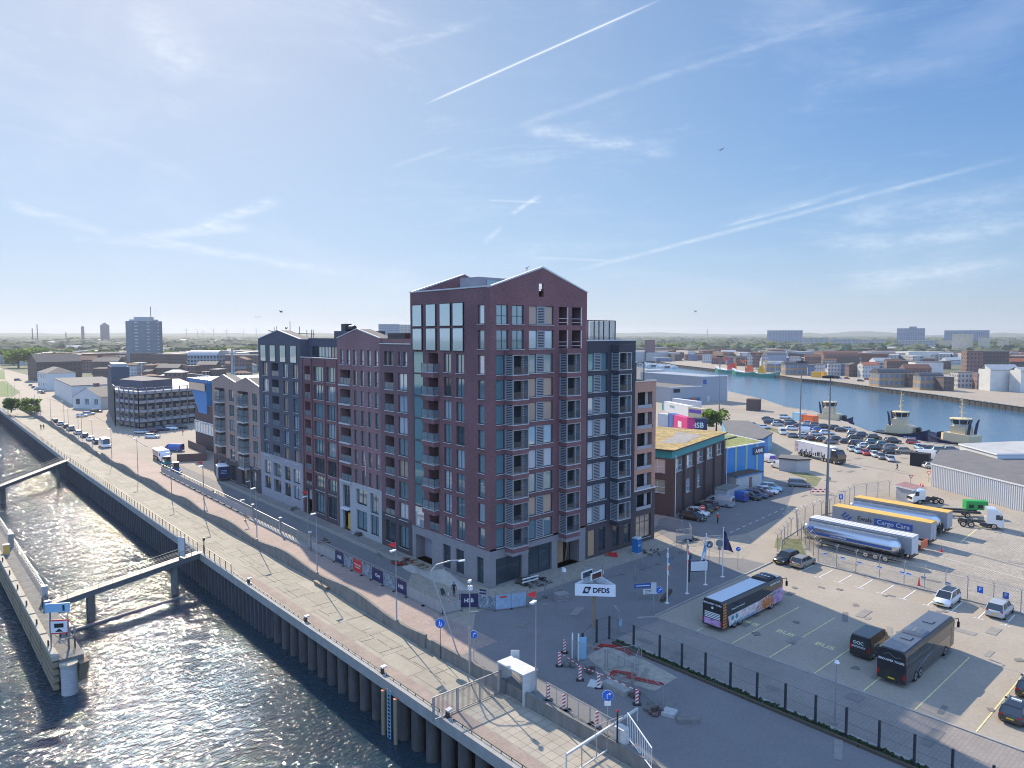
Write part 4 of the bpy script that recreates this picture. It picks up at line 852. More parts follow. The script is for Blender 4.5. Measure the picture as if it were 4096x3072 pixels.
car('estate', 'c_black', True).put((37.1, -18.9), P - .03, 'black estate car parked at the top corner of the coach park, nose out')
car('estate', 'c_bronze', True).put((37.3, -21.15), .02, 'grey beige estate car beside the black one, parked tail out')
car('estate', 'c_black', True).put((13.5, -50.9), 0, 'black taxi with white roof sign and blue number plate, nearest one at the right edge')
car('estate', 'c_black', True).put((19.2, -50.7), 0, 'second black taxi parked ahead of the nearest taxi at the right edge')
car('saloon', 'c_white', True).put((26, -51), 0, 'white car cut off by the right edge of the coach park')
for x, y in ((13.0, -50.9), (18.7, -50.7)):
    t = thing('taxi_sign', 'white taxi roof sign on the ' + ('nearest' if x < 15 else 'second') + ' black taxi', 'taxi sign', (x, y, 1.45)); MB().box(-.1, .1, -.35, .35, .02, .16).build('lamp_box', 'white', t); MB().box(-.06, .06, -.3, .3, 0, .02).build('bracket', 'black', t)
RG = 'vehicles along the brown warehouse'
car('estate', 'c_black', True).put((46.5, 2.5), -1.45, 'black estate car nearest the building corner behind the no entry sign', RG)
car('hatch', 'c_white', True).put((49.5, 3.6), -1.3, 'white hatchback parked against the brown brick building, nearest the corner', RG)
car('suv', 'c_olive', True).put((52.4, 4.7), 1.45, 'dark olive off-roader between the white hatchback and the silver van', RG)
car('small', 'c_maroon', True).put((55.0, 4.9), 1.5, 'dark maroon small car tucked in beside the silver van', RG)
van('c_silver').put((58.6, 5.0), 1.8, 'silver panel van with its rear doors facing the street by the brown building', RG)
car('estate', 'c_black').put((67.3, 4.1), -1.35, 'black estate car parked below the low white annex', RG)
car('estate', 'c_navy').put((69.6, 4.0), -1.32, 'dark blue car parked between a black one and a maroon one', RG)
car('saloon', 'c_maroon').put((71.9, 4.3), -1.3, 'maroon saloon parked below the blue clad hall', RG)
car('estate', 'c_white', True).put((74.4, 4.5), -1.25, 'white estate car parked next to the maroon saloon', RG)
car('suv', 'c_light').put((77.2, 5.1), -1.2, 'pale blue car last in the row under the blue hall', RG)
car('mpv', 'c_grey', True).put((85.2, 3.2), -.97, 'dark grey people carrier driving across the open junction')
van('c_blue', 4.6).put((64.6, 5.4), 1.6, 'small blue van behind the grey cabin', RG)
v = van('c_white', 4.8); v.put((101.2, 15.8), 1.2, 'white van with a purple rear parked by the brick garage hut'); MB().box(-2.43, -2.41, -.8, .8, 1.0, 1.75).box(-2.3, -.8, -.965, -.955, 1.1, 1.8).build('purple_panel', 'purple', v.root)
v.kids.setdefault(v.root, []).append(COL.objects['purple_panel']); v.put((107.3, 22.6), 1.15, 'white van with a purple rear half hidden behind the blue hall corner')
# harbour car park
pts = """45,770,hatch,c_silver;210,805,hatch,c_white;262,680,saloon,c_black;295,735,suv,c_navy;400,762,hatch,c_silver;425,728,estate,c_black;515,655,suv,c_white;595,735,mpv,c_black;605,765,estate,c_navy;625,825,estate,c_white;722,786,saloon,c_maroon;865,750,hatch,c_silver;965,778,suv,c_grey;850,803,estate,c_blue;1100,805,suv,c_black;1012,838,hatch,c_blue;968,905,hatch,c_silver;1130,888,estate,c_white;1260,822,suv,c_black;1350,850,estate,c_black;1450,832,saloon,c_silver;645,935,hatch,c_grey;815,945,estate,c_silver;905,975,hatch,c_maroon;1080,995,estate,c_black;1185,1025,hatch,c_grey;1285,982,hatch,c_black;1420,1018,hatch,c_navy;1535,895,estate,c_grey;1650,925,suv,c_navy;1822,962,suv,c_black;1545,965,estate,c_black;1535,1043,small,c_black;1625,1047,hatch,c_navy;1815,1027,estate,c_teal;1705,1085,hatch,c_white;1975,1062,estate,c_teal;1835,1120,estate,c_black;2085,1100,hatch,c_grey;2105,1015,suv,c_black;2055,1172,hatch,c_black"""
cnt = 0; HC = 'cars in the harbour car park'; seen = {}; CN = dict(c_silver='silver', c_white='white', c_black='black', c_navy='navy', c_maroon='maroon', c_grey='dark grey', c_blue='blue', c_teal='teal', c_red='red', c_light='pale blue', c_bronze='bronze')
KN = dict(hatch='hatchback', suv='crossover', estate='estate car', saloon='saloon', mpv='people carrier', small='city car')
def hcar(p, k, c, rz):
    i = seen.get((k, c), 0); seen[(k, c)] = i + 1
    car(k, c).put(p, rz, f'{CN[c]} {KN[k]} in the harbour car park, {ORD[i]} such one counting from the left', HC)
for s in sorted(pts.split(';'), key=lambda s: int(s.split(',')[0])):
    x, y, k, c = s.split(','); q = zE(int(x), int(y) - 14); hcar(q, k, c, -.85 + rnd.uniform(-.12, .12))
for x, y, k, c in ((1500, 1140, 'hatch', 'c_silver'), (1590, 1168, 'hatch', 'c_light'), (1700, 1195, 'hatch', 'c_red'), (1840, 1222, 'hatch', 'c_white'), (1930, 1252, 'saloon', 'c_grey'), (2070, 1290, 'hatch', 'c_silver')):
    hcar(zE(x, y - 20), k, c, -2.55)
for x, y, k, c, r in ((390, 885, 'suv', 'c_bronze', -.8), (585, 832, 'hatch', 'c_light', -2.5), (650, 845, 'hatch', 'c_navy', -2.4), (750, 850, 'hatch', 'c_maroon', -.9), (860, 880, 'suv', 'c_teal', -.9), (1010, 865, 'estate', 'c_grey', -.8), (770, 1085, 'estate', 'c_silver', -.8), (505, 765, 'small', 'c_red', -1.5)):
    hcar(zF(x, y - 14), k, c, r)
v = van('c_white', 4.9); v2 = van('c_white', 5.9, 1.0, 2.5)
v.put(zE(478, 872), -2.5, 'white minibus in the harbour car park, nose towards the coach', HC); v.put(zE(840, 858), -.85, 'white panel van in the middle of the harbour car park', HC)
v2.put(zF(715, 955), -.85, 'tall white van by the gate of the harbour car park', HC)
# cars along the road far left
LC = [(430, 985, 'estate', 'c_black'), (468, 1008, 'hatch', 'c_silver'), (505, 1030, 'hatch', 'c_black'), (548, 1050, 'suv', 'c_grey'), (600, 1080, 'estate', 'c_silver'), (665, 1105, 'hatch', 'c_navy'), (718, 1130, 'saloon', 'c_white'), (762, 1155, 'estate', 'c_black')]
for i, (x, y, k, c) in enumerate(LC):
    q = q1(x, y); car(k, c).put((-9.4, q[1]), P / 2, f'{CN[c]} {KN[k]}, {ORD[len(LC) - 1 - i]} nearest behind the camper van in the roadside row', 'cars parked beside the promenade wall')
camper = van('c_white', 5.6, 1.05, 2.6); camper.put((-9.2, 156), -P / 2, 'white camper van at the near end of the roadside car row', 'cars parked beside the promenade wall')
for i, (x, y, k, c) in enumerate(((245, 690, 'hatch', 'c_silver'), (268, 708, 'estate', 'c_grey'), (290, 722, 'hatch', 'c_white'), (318, 748, 'estate', 'c_white'), (345, 752, 'saloon', 'c_maroon'), (145, 650, 'suv', 'c_navy'), (660, 940, 'hatch', 'c_white'), (715, 925, 'estate', 'c_silver'), (775, 905, 'estate', 'c_black'), (1140, 1075, 'estate', 'c_silver'), (1228, 1110, 'estate', 'c_white'), (1225, 1065, 'hatch', 'c_maroon'), (1300, 1050, 'estate', 'c_navy'), (1375, 1045, 'suv', 'c_white'), (1455, 1035, 'suv', 'c_black'))):
    q = q1(x, y); r = P / 2 if i < 5 else (-.3 if i < 9 else -.75)
    where = 'parked in front of the pale blue houses' if i < 5 else ('driving on the bend of the river road' if i == 5 else ('at the yard by the white gabled house' if i < 9 else 'parked below the glass office block'))
    car(k, c).put(q, r, f'{CN[c]} {KN[k]} {where}, {ORD[i - (0 if i < 5 else 5 if i == 5 else 6 if i < 9 else 9)]} from the left')
van('c_blue', 5.4, .95, 2.0).put((3.0, 136.4), -.9 + P, 'bright blue van parked behind the tipper truck')
# ---------------------------------------------------------------- coaches
def coach(name, label, x, y, dark, L=12.7):
    r = thing(name, label, 'coach', (x, y, 0)); W, Hh = 1.23, 3.28; body = 'c_black' if dark else 'c_black'
    prof = [(-W, .45), (-W, 2.9), (-W + .14, Hh - .06), (-W + .3, Hh), (W - .3, Hh), (W - .14, Hh - .06), (W, 2.9), (W, .45)]
    mb = MB().loft([[(xx, yy * s, .45 + (zz - .45) * t) for yy, zz in prof] for xx, s, t in ((0, .96, .985), (.12, 1, 1), (L - .5, 1, 1), (L - .12, .98, .97), (L, .90, .93))]); mb.build('body', body, r)
    mt('coach_roof', (.62, .66, .70), .4) if not dark else mt('coach_roof_dark', (.10, .12, .15), .3, .1, coat=.5)
    rf = MB().box(.2, L - .5, -W + .28, W - .28, Hh, Hh + .02).build('roof_panel', 'coach_roof_dark' if dark else 'coach_roof', r)
    ac = (L * .36, L * .52) if dark else (L * .72, L * .92)
    mb = MB().loft([[(xx, yy * s, zz) for yy, zz in ((-1.0, Hh + .02), (-.85, Hh + .2 * t), (-.4, Hh + .26 * t), (.4, Hh + .26 * t), (.85, Hh + .2 * t), (1.0, Hh + .02))] for xx, s, t in ((ac[0], .9, .3), (ac[0] + .3, 1, 1), (ac[1] - .3, 1, 1), (ac[1], .9, .3))]); a = mb.build('air_conditioner', 'black' if not dark else 'coach_roof_dark', r)
    mb = MB()
    for k in range(4 if not dark else 3): mb.tube((ac[0] + .55 + k * .38 if dark else (ac[0] + ac[1]) / 2, 0 if dark else -.6 + k * .4, Hh + .27), (ac[0] + .55 + k * .38 if dark else (ac[0] + ac[1]) / 2, 0 if dark else -.6 + k * .4, Hh + .3), .15, n=12)
    f = mb.build('fans', 'steel' if dark else 'coach_roof', a)
    for xx in ((L * .16, L * .56) if not dark else (L * .24, L * .68)): MB().box(xx, xx + .9, -.42, .42, Hh + .02, Hh + .1).build('roof_hatch', 'coach_roof_dark' if dark else 'coach_roof', r)
    for s in (-1, 1):
        MB().quad((.35, s * (W + .012), 1.75), (L - .6, s * (W + .012), 1.75), (L - .7, s * (W + .008), 2.85), (.5, s * (W + .008), 2.85)).build('side_windows', 'car_glass', r)
        for xx in (2.4, 3.5, L - 2.6): wheel(r, xx, s * (W - .14), .5, .3)
        mb = MB(); mb.path([(L - .15, s * W * .9, 2.95), (L + .45, s * (W + .12), 2.95), (L + .5, s * (W + .15), 2.6)], .04); mb.box(L + .38, L + .56, s * (W + .15) - .1, s * (W + .15) + .1, 2.05, 2.6); mb.build('mirror', 'black', r)
    MB().quad((L + .005, -1, 1.2), (L + .005, 1, 1.2), (L - .02, .9, 2.9), (L - .02, -.9, 2.9)).build('windscreen', 'car_glass', r)
    yr = -W - .02
    if not dark:
        mt('livery_pink', (.74, .60, .58), .4, nz=(2.2, .5)); mt('livery_lilac', (.50, .30, .50), .4, nz=(3, .7)); mt('livery_orange', (.60, .20, .05), .45, nz=(5, .5), sc2=(8, .6)); mt('livery_art', (.58, .40, .36), .45, nz=(1.7, .8), sc2=(5, .5)); mt('livery_sky', (.22, .36, .44), .45, nz=(1.5, .5))
        MB().quad((1.3, yr, .5), (6.2, yr, .5), (7.4, yr, 1.72), (1.0, yr, 1.62)).build('livery_panel', 'livery_pink', r)
        MB().quad((6.2, yr, .5), (L - 3.4, yr, .5), (L - 2.4, yr, 2.0), (7.4, yr, 1.72)).build('livery_panel', 'livery_art', r)
        MB().quad((L - 3.4, yr, .5), (L - .2, yr, .5), (L - .2, yr, 2.15), (L - 2.4, yr, 2.0)).build('livery_panel', 'livery_lilac', r)
        MB().quad((1.3, yr - .01, .5), (6.2, yr - .01, .5), (7.5, yr - .01, .8), (2.2, yr - .01, .72)).build('livery_panel', 'livery_sky', r)
        mb = MB()
        for k in range(9): mb.box(.02, .75 - .02 * k, yr - .01, yr, .55 + k * .3, .75 + k * .3)
        mb.build('livery_panel', 'livery_orange', r)
        mb = MB()
        for xx, hh in ((8.3, 1.4), (8.8, 1.6), (9.4, 1.75), (10.1, 1.5)): mb.tube((xx, yr - .005, hh), (xx, yr - .012, hh), .22, n=10); mb.box(xx - .3, xx + .3, yr - .012, yr - .004, .6, hh - .22)
        mb.build('livery_figures', 'livery_orange', r)
        mb = MB()
        for zz in (1.35, 1.52, 1.69, 1.86): mb.box(-.03, 0, -.92, .92, zz, zz + .09)
        mb.build('engine_grille', 'white', r); MB().box(-.02, .0, -1.0, 1.0, .62, 1.25).build('rear_artwork', 'livery_lilac', r)
        text('lettering', 'BROUWER TOURS', .26, 'white', r, (-.04, 0, 2.86), (P / 2, 0, -P / 2), .003, .006); text('lettering', 'BROUWER TOURS', .27, 'white', r, (L - 2.0, yr - .01, 2.88), (P / 2, 0, 0), .003, .006)
        text('lettering', 'Benvenuti Fans Nederland', .24, 'white', r, (2.9, yr - .01, 2.2), (P / 2, 0, 0), .003, .002, shear=.3); text('lettering', 'Heinoord Tours', .4, 'teal_paint', r, (L - 2.0, yr - .012, 1.75), (P / 2, 0, 0), .003, .01)
        mb = MB()
        for xx in (1.9, 2.7): mb.tube((xx, yr - .004, 1.25), (xx, yr - .012, 1.25), .26, n=16)
        mb.build('badge', 'teal_paint', r); MB().tube((-.015, 0, 2.45), (-.03, 0, 2.45), .13, n=14).build('badge', 'white', r)
    else:
        text('lettering', 'BROUWER TOURS', .26, 'white', r, (-.04, 0, 2.25), (P / 2, 0, -P / 2), .003, .006)
        mt('swirl', (.20, .22, .26), .3)
        mb = MB()
        for k in range(4): mb.path([(2.6 + k * .5, yr, .9 + .12 * k), (3.3 + k * .6, yr, 1.35 + .1 * k), (4.4 + k * .6, yr, 1.5 + .05 * k), (5.3 + k * .5, yr, 1.3 + .1 * k)], .022, 4)
        mb.path([(-.02, .7, 2.7), (-.02, .2, 2.9), (-.02, -.3, 2.6), (-.02, -.8, 2.75)], .02, 4); mb.build('swirl_decor', 'swirl', r)
        MB().box(-.02, .0, -.3, .25, .62, .74).build('number_plate', 'plate_yellow', r); MB().quad((L - 1.1, yr, .6), (L - .3, yr, .6), (L - .3, yr, 2.4), (L - 1.1, yr, 2.4)).build('door', 'car_glass', r)
    for s in (-1, 1): MB().box(-.03, .0, s * 1.08 - .09, s * 1.08 + .09, .8, 1.25).build('tail_light', 'lamp_red', r)
    return r
coach('touring_coach', 'touring coach with white roof and colourful picture livery parked by the flagpoles', 9.6, -24.9, False)
coach('touring_coach', 'all black touring coach parked beside the small black van', 11.2, -42.0, True)
v = van('c_black', 5.4, .97, 2.25); v.put((17.1, -38.0), 0, 'black high roof van with white letters parked beside the black coach')
text('lettering', 'OOC', .42, 'white', v.root, (-2.74, .15, 1.55), (P / 2, 0, -P / 2), .003, .008); text('lettering', 'OOC', .4, 'white', v.root, (-1.5, -.985, 1.4), (P / 2, 0, 0), .003, .008)
MB().box(-2.74, -2.72, -.5, .75, 1.2, 1.24).box(-2.74, -2.72, -.5, .75, 1.1, 1.13).build('stripe', 'white', v.root)
# ---------------------------------------------------------------- trailers and trucks
def undercarriage(r, L, hw=1.1, ax=(1.6, 2.9, 4.2), z=.95, legs=True):
    mb = MB(); mb.box(-.5, -.35, .3, L - .3, z - .2, z); mb.box(.35, .5, .3, L - .3, z - .2, z); mb.box(-hw, hw, .2, .35, z - .45, z)
    for a in ax: mb.box(-hw + .1, hw - .1, a - .06, a + .06, .42, .54)
    mb.box(-hw, -hw + .06, 5.3, L - 4.2, .45, .8); mb.box(hw - .06, hw, 5.3, L - 4.2, .45, .8); mb.build('chassis', 'dark_metal', r)
    for a in ax:
        for s in (-1, 1):
            o = wheel(r, s * (hw - .15), a, .48, .32); o.rotation_euler = (0, 0, P / 2)
    if legs:
        for s in (-1, 1): MB().box(s * .8 - .06, s * .8 + .06, L - 3.2, L - 3.05, .0, z).build('landing_leg', 'dark_metal', r)
def boxtrailer(label, x, y, L, side, roof, rear, z1=3.5, W=1.2):
    r = thing('box_trailer', label, 'trailer', (x, y, 0)); undercarriage(r, L)
    MB().box(-W, W, 0, L, .95, z1).build('body', side, r); MB().loft([[(-W - .02, yy, z1 - .16), (-W + .05, yy, z1 + .04), (W - .05, yy, z1 + .04), (W + .02, yy, z1 - .16)] for yy in (-.03, L + .03)]).build('roof', roof, r)
    MB().box(-W + .04, -.02, -.05, 0, 1.0, z1 - .2).build('rear_door', rear, r); MB().box(.02, W - .04, -.05, 0, 1.0, z1 - .2).build('rear_door', rear, r); MB().box(-W, W, -.12, -.05, .6, .78).build('bumper', 'dark_metal', r)
    return r
mt('tarp_yellow', (.72, .43, .10), .6, nz=(.8, .12)); mt('tarp_grey', (.33, .34, .36), .6, nz=(.7, .1)); mt('tarp_white', (.62, .62, .64), .55, nz=(.7, .08)); mt('decal_blue', (.03, .10, .34), .5)
r = boxtrailer('white roofed curtain trailer right behind the near silver tanker', 50.9, -30.3, 14.4, 'tarp_grey', 'tarp_white', 'tarp_white', 3.4)
mb = MB(); [mb.box(-1.19, 1.19, .3 + k * .6, .34 + k * .6, 3.43, 3.46) for k in range(23)]; mb.build('roof_rib', 'side_grey', r)
r = boxtrailer('orange yellow roofed curtain trailer with Ewals Cargo Care lettering', 60.6, -29.5, 14.4, 'tarp_grey', 'tarp_yellow', 'side_grey')
MB().box(-1.225, -1.205, 2.4, 7.9, 1.72, 2.75).build('lettering_panel', 'decal_blue', r)
text('lettering', 'Cargo Care', .98, 'tarp_white', r, (-1.23, 5.15, 2.23), (P / 2, 0, -P / 2), .004, .012); text('lettering', 'Ewals', .98, 'black', r, (-1.22, 9.35, 2.25), (P / 2, 0, -P / 2), .004, .012)
mb = MB()
for k in range(3): mb.add([(-1.225, 12.9 - .42 * k, 2.35 - .28 * k), (-1.225, 12.65 - .42 * k, 2.2 - .28 * k), (-1.225, 12.05 - .42 * k, 2.75 - .28 * k), (-1.225, 12.3 - .42 * k, 2.9 - .28 * k)], [(0, 1, 2, 3)])
mb.add([(-1.224, 13.0, 2.25), (-1.224, 12.8, 2.25), (-1.224, 11.9, 1.45), (-1.224, 12.0, 1.3)], [(0, 1, 2, 3)]); mb.build('logo', 'decal_blue', r)
r = boxtrailer('orange yellow roofed trailer farthest back, beside the second tanker', 69.3, -29, 14.2, 'tarp_grey', 'tarp_yellow', 'side_grey')
def tanker(label, x, y, L, band=True):
    r = thing('tank_trailer', label, 'tank trailer', (x, y, 0)); undercarriage(r, L); zc, R = 2.15, 1.12
    secs = [[(R * s * math.cos(a), yy, zc + R * s * math.sin(a)) for a in [2 * P * i / 24 for i in range(24)]] for yy, s in ((0, .35), (.12, .62), (.4, .88), (.8, .99), (1.2, 1), (L - 1.2, 1), (L - .8, .99), (L - .4, .88), (L - .12, .62), (L, .35))]
    MB().loft(secs, smooth=True).build('tank', 'tank_steel', r)
    mb = MB()
    for k in range(7): mb.tube((0, 1.6 + k * (L - 3.2) / 6, zc + R - .02), (0, 1.6 + k * (L - 3.2) / 6, zc + R + .1), .26, n=12)
    mb.build('manholes', 'tank_steel', r)
    mb = MB(); mb.bar((.45, .8, zc + R + .25), (.45, L - .8, zc + R + .25), .04); mb.bar((.6, .8, zc + R - .12), (.6, L - .8, zc + R - .12), .3, .03)
    for k in range(9): yy = .8 + k * (L - 1.6) / 8; mb.bar((.45, yy, zc + R - .1), (.45, yy, zc + R + .25), .03)
    mb.build('walkway', 'galv', r)
    if band:
        v = []; n = 6
        for i in range(n + 1): a = P + .30 - i * .36 / n; v.append(((R + .012) * math.cos(a), (R + .012) * math.sin(a)))
        mb = MB()
        for (x0, z0), (x1, z1) in zip(v, v[1:]): mb.quad((x0, .8, zc + z0), (x1, .8, zc + z1), (x1, L - 1.0, zc + z1), (x0, L - 1.0, zc + z0))
        v = [((R + .013) * math.cos(a), (R + .013) * math.sin(a)) for a in [P + .30 - i * .15 for i in range(8)]]
        for (x0, z0), (x1, z1) in zip(v, v[1:]): mb.quad((x0, L - 1.9, zc + z0), (x1, L - 1.9, zc + z1), (x1, L - 1.0, zc + z1), (x0, L - 1.0, zc + z0))
        mb.build('blue_band', 'decal_blue', r); text('lettering', 'h.j. van bentum bv', .3, 'white', r, (-R - .03, 8.0, zc - .06), (P / 2, 0, -P / 2), .003, .008)
    mb = MB(); mb.tube((-.3, -.1, 1.2), (-.3, -.25, 2.2), .13); mb.tube((.2, -.1, .7), (.2, -.3, 1.9), .1); mb.box(-.7, .7, -.2, 0, .6, 1.0); mb.build('discharge_pipes', 'dark_metal', r)
    return r
tanker('polished silver tank trailer with blue stripe nearest the wire fence', 48.0, -29.6, 13.6); tanker('second silver tank trailer between the two yellow roofed trailers', 66.6, -28.6, 13.8, False)
r = thing('flatbed_trailer', 'low flatbed trailer with orange tail board between the white and lettered trailers', 'trailer', (56.6, -29.6, 0)); undercarriage(r, 11)
MB().box(-1.15, 1.15, 0, 11, .95, 1.1).build('deck', 'galv', r); MB().box(-1.2, 1.2, -.1, 0, .5, 1.6).build('tail_board', 'orange', r)
def cabtruck(name, label, p, rz, colour, H=3.3, sleeper=True, day=False):
    r = thing(name, label, 'truck', (*p, 0), rz); L = 2.2
    MB().loft([[(x, -1.2 * s, z0), (x, 1.2 * s, z0), (x, 1.2 * s, z1 - .2), (x, 1.05 * s, z1), (x, -1.05 * s, z1), (x, -1.2 * s, z1 - .2)] for x, s, z0, z1 in ((0, 1, .9, H), (1.3, 1, .9, H), (1.75, 1, .5, H - .35), (2.15, .99, .45, H - 1.0), (2.3, .95, .45, 1.4))]).build('cab', colour, r)
    MB().quad((2.245, -1.05, 1.5), (2.245, 1.05, 1.5), (2.0, 1.0, H - .75), (2.0, -1.0, H - .75)).build('windscreen', 'car_glass', r)
    for s in (-1, 1):
        MB().quad((1.2, s * 1.21, 1.6), (2.0, s * 1.21, 1.6), (1.75, s * 1.21, 2.4), (1.2, s * 1.21, 2.4)).build('side_window', 'car_glass', r); MB().box(2.24, 2.34, s * .95 - .16, s * .95 + .16, .65, .85).build('headlight', 'lamp_glass', r); MB().box(1.9, 2.05, s * 1.38 - .06, s * 1.38 + .06, 1.7, 2.4).build('mirror', 'black', r)
    MB().box(2.28, 2.34, -.8, .8, .9, 1.35).build('grille', 'black', r)
    mb = MB(); mb.box(-3.6, 1.8, -.45, -.3, .75, .95); mb.box(-3.6, 1.8, .3, .45, .75, .95); mb.box(-.9, .3, -1.15, -.6, .45, .95); mb.box(-.9, .3, .6, 1.15, .45, .95); mb.build('chassis', 'dark_metal', r)
    for x in (1.0, -2.1, -3.2):
        for s in (-1, 1): wheel(r, x, s * 1.0, .48, .32)
    return r
d = Vector((75.1, -33.8)); cabtruck('lorry_cab', 'white lorry tractor parked in front of the corrugated white hall, nose to the right', (77.9, -31.6), -1.15, 'c_white')
cabtruck('lorry_cab', 'white crew cab lorry with blue stripe beside the grey portable cabin', (88.3, -18.6), 2.5, 'c_white', 2.7)
r = thing('car_transporter', 'long low dark car transporter trailer in front of the corrugated white hall', 'trailer', (82.5, -26.0, 0), -1.0)
mb = MB(); mb.box(-7.5, 3.5, -1.15, -1.0, .8, 1.05); mb.box(-7.5, 3.5, 1.0, 1.15, .8, 1.05)
for k in range(12): mb.box(-7.4 + k * .95, -7.25 + k * .95, -1, 1, .85, 1.0)
mb.box(-2.2, 3.4, -1.1, -.5, 1.05, 1.12); mb.box(-2.2, 3.4, .5, 1.1, 1.05, 1.12); mb.build('frame', 'dark_metal', r)
for x in (-5, -3.8, 1.5):
    for s in (-1, 1): wheel(r, x, s * .95, .42, .28)
MB().bar((-7, -1.2, .6), (-1, -1.2, .6), .1).build('red_marker', 'lamp_red', r)
r = thing('generator_box', 'bright green generator container standing on the long transporter', 'generator', (85.3, -28.1, 1.13), -.9)
MB().box(-1.7, 1.7, -.75, .75, 0, 1.5).build('housing', 'green_paint', r); MB().box(-1.3, -.5, -.77, -.75, .3, .9).box(.1, .9, -.77, -.75, .3, .9).box(1.7, 1.72, -.5, .5, .2, 1.2).build('vent_grille', 'black', r)
# black lorry with skyline trailer
b0 = Vector(zE(815, 1200)); b1 = Vector(zE(1400, 1345)); dr = (b1 - b0).normalized(); ang = math.atan2(dr.y, dr.x)
r = cabtruck('skyline_lorry', 'black articulated lorry with white trailer showing a black city skyline', tuple(b1 - dr * 2.4 + Vector((.8, 1.0))), ang, 'c_black', 3.5)
MB().box(-13.6, -.5, -1.22, 1.22, 1.0, 3.75).build('trailer_body', 'tarp_white', r); MB().box(-13.7, -.4, -1.25, 1.25, 3.75, 3.85).build('trailer_roof', 'white', r)
mb = MB(); rr = random.Random(3); x = -11.5
while x < -2: h = rr.uniform(.2, 1.2); mb.box(x, x + rr.uniform(.25, .5), -1.24, -1.225, 1.05, 1.15 + h); x += rr.uniform(.45, .8)
mb.bar((-7, -1.23, 1.1), (-7, -1.23, 3.0), .06); mb.build('skyline_print', 'black', r); MB().box(-13.6, -12.3, -1.24, -1.225, 1.05, 3.6).build('print_panel', 'livery_art', r)
for x in (-11.5, -10.2):
    for s in (-1, 1): wheel(r, x, s * 1.0, .48, .32)
# tipper truck far left and small site vehicles
r = cabtruck('tipper_truck', 'white tipper truck standing at the end of the site fence', (-3.6, 121.3), -P / 2 - .05, 'c_white', 2.9)
MB().loft([[(x, -1.1, 1.0), (x, 1.1, 1.0), (x, 1.22, 2.6), (x, -1.22, 2.6)] for x in (-6.2, -.4)]).box(-6.1, -.5, -1.1, 1.1, 2.5, 2.75).build('tipper_body', 'galv', r)
for x in (-4.5, -5.6):
    for s in (-1, 1): wheel(r, x, s * 1.0, .48, .32)
def digger(label, p, rz, col):
    r = thing('mini_loader', label, 'construction machine', (*p, 0), rz)
    MB().box(-1.2, .4, -.75, .75, .5, 1.3).build('body', col, r); MB().box(-.5, .6, -.6, .6, 1.3, 2.4).build('cab', 'car_glass', r); MB().box(-.6, .7, -.68, .68, 2.4, 2.5).build('roof', 'white', r)
    for x in (-.8, .7):
        for s in (-1, 1): wheel(r, x, s * .75, .42, .3)
    MB().path([(.4, .5, 1), (1.6, .5, .8), (2.1, 0, .5)], .1).box(1.9, 2.5, -.7, .7, .1, .7).build('loader_arm', col, r)
digger('small teal and white wheel loader in front of the tipper truck', (-5.0, 113), -1.4, 'teal_paint'); digger('compact white loader with blue cab behind the site fence', (-6.0, 103.5), -1.6, 'blue_paint')
# ================================================================ street furniture and site things near the tower
def lamp(name, label, x, y, h, z=0, flag=False, group=None, arm=(-.35, -.1), ball=False):
    r = thing(name, label, 'street lamp', (x, y, z), 0, group)
    MB().tube((0, 0, 0), (0, 0, h * .3), .085, .08, 8).tube((0, 0, h * .3), (0, 0, h), .065, .045, 8).box(-.13, .13, -.13, .13, 0, .25).build('pole', 'galv', r)
    if ball: MB().tube((0, 0, h), (0, 0, h + .12), .1, .22, 10).tube((0, 0, h + .12), (0, 0, h + .3), .22, .12, 10).build('lamp_head', 'white', r)
    else: MB().bar((0, 0, h - .05), (arm[0] * .4, arm[1] * .4, h + .02), .07).obox((arm[0] * 1.3, arm[1] * 1.3, h + .03), (.75, .32, .14), math.atan2(arm[1], arm[0])).build('lamp_head', 'white', r)
    if flag:
        f = MB(); f.tube((0, 0, h), (0, 0, h + .85), .02, .02, 5); f.build('flag_stick', 'steel', r)
        f = MB(); f.loft([[(-.02, 0, h + .85), (-.0, .02, h + .85)], [(-.45, .1, h + .78), (-.45, .12, h + .78)], [(-.75, .2, h + .66), (-.75, .22, h + .66)]], caps=False)
        f.add([(-.02, 0, h + .9), (-.95, .22, h + .72), (-.05, .02, h + .25)], [(0, 1, 2)]); f.build('flag', 'flag_red', r)
    return r
mt('flag_red', (.70, .03, .04), .8)
LG = 'street lamps along the promenade wall'
for i, (q, fl) in enumerate(zip(LAMPS[::-1], (True, False, False, False, False, False))):
    lamp('street_lamp', f'grey street lamp on the wavy wall, {ORD[i]} from the near end' + (', red pennant on top' if fl else ''), wallx(q[1]), q[1], 7.9 + i * .05, 0, fl, LG)
for i, (x, y) in enumerate(((920, 1290), (760, 1200), (680, 1145), (620, 1130), (520, 1080))):
    q = q1(x, y); lamp('street_lamp', f'distant grey street lamp by the parked car row, {ORD[i]} beyond the wavy wall lamps', wallx(q[1]), q[1], 8, 0, False, LG)
for i, (x, y) in enumerate(((1035, 1590), (820, 1540), (655, 1490), (570, 1450), (330, 1360), (245, 1240), (200, 1240), (130, 1200))):
    q = zK(x, y); lamp('street_lamp', f'far street lamp near the bend of the river road, {ORD[i]} counting away', q[0], q[1], 8, 0, False, LG)
q = zG(1570, 1659); lamp('street_lamp', 'short street lamp with a flat white head at the gate in the site fence', zG(1580, 1800)[0], zG(1580, 1800)[1], 3.6, 0, False)
q = z7(1352, 920); lamp('street_lamp', 'street lamp with a red pennant standing inside the site fence', q[0], q[1], 6.4, 0, True)
q = z7(928, 690); lamp('street_lamp', 'street lamp with pale flat head on the far side of the sliding gate', q[0], q[1], 4.6)
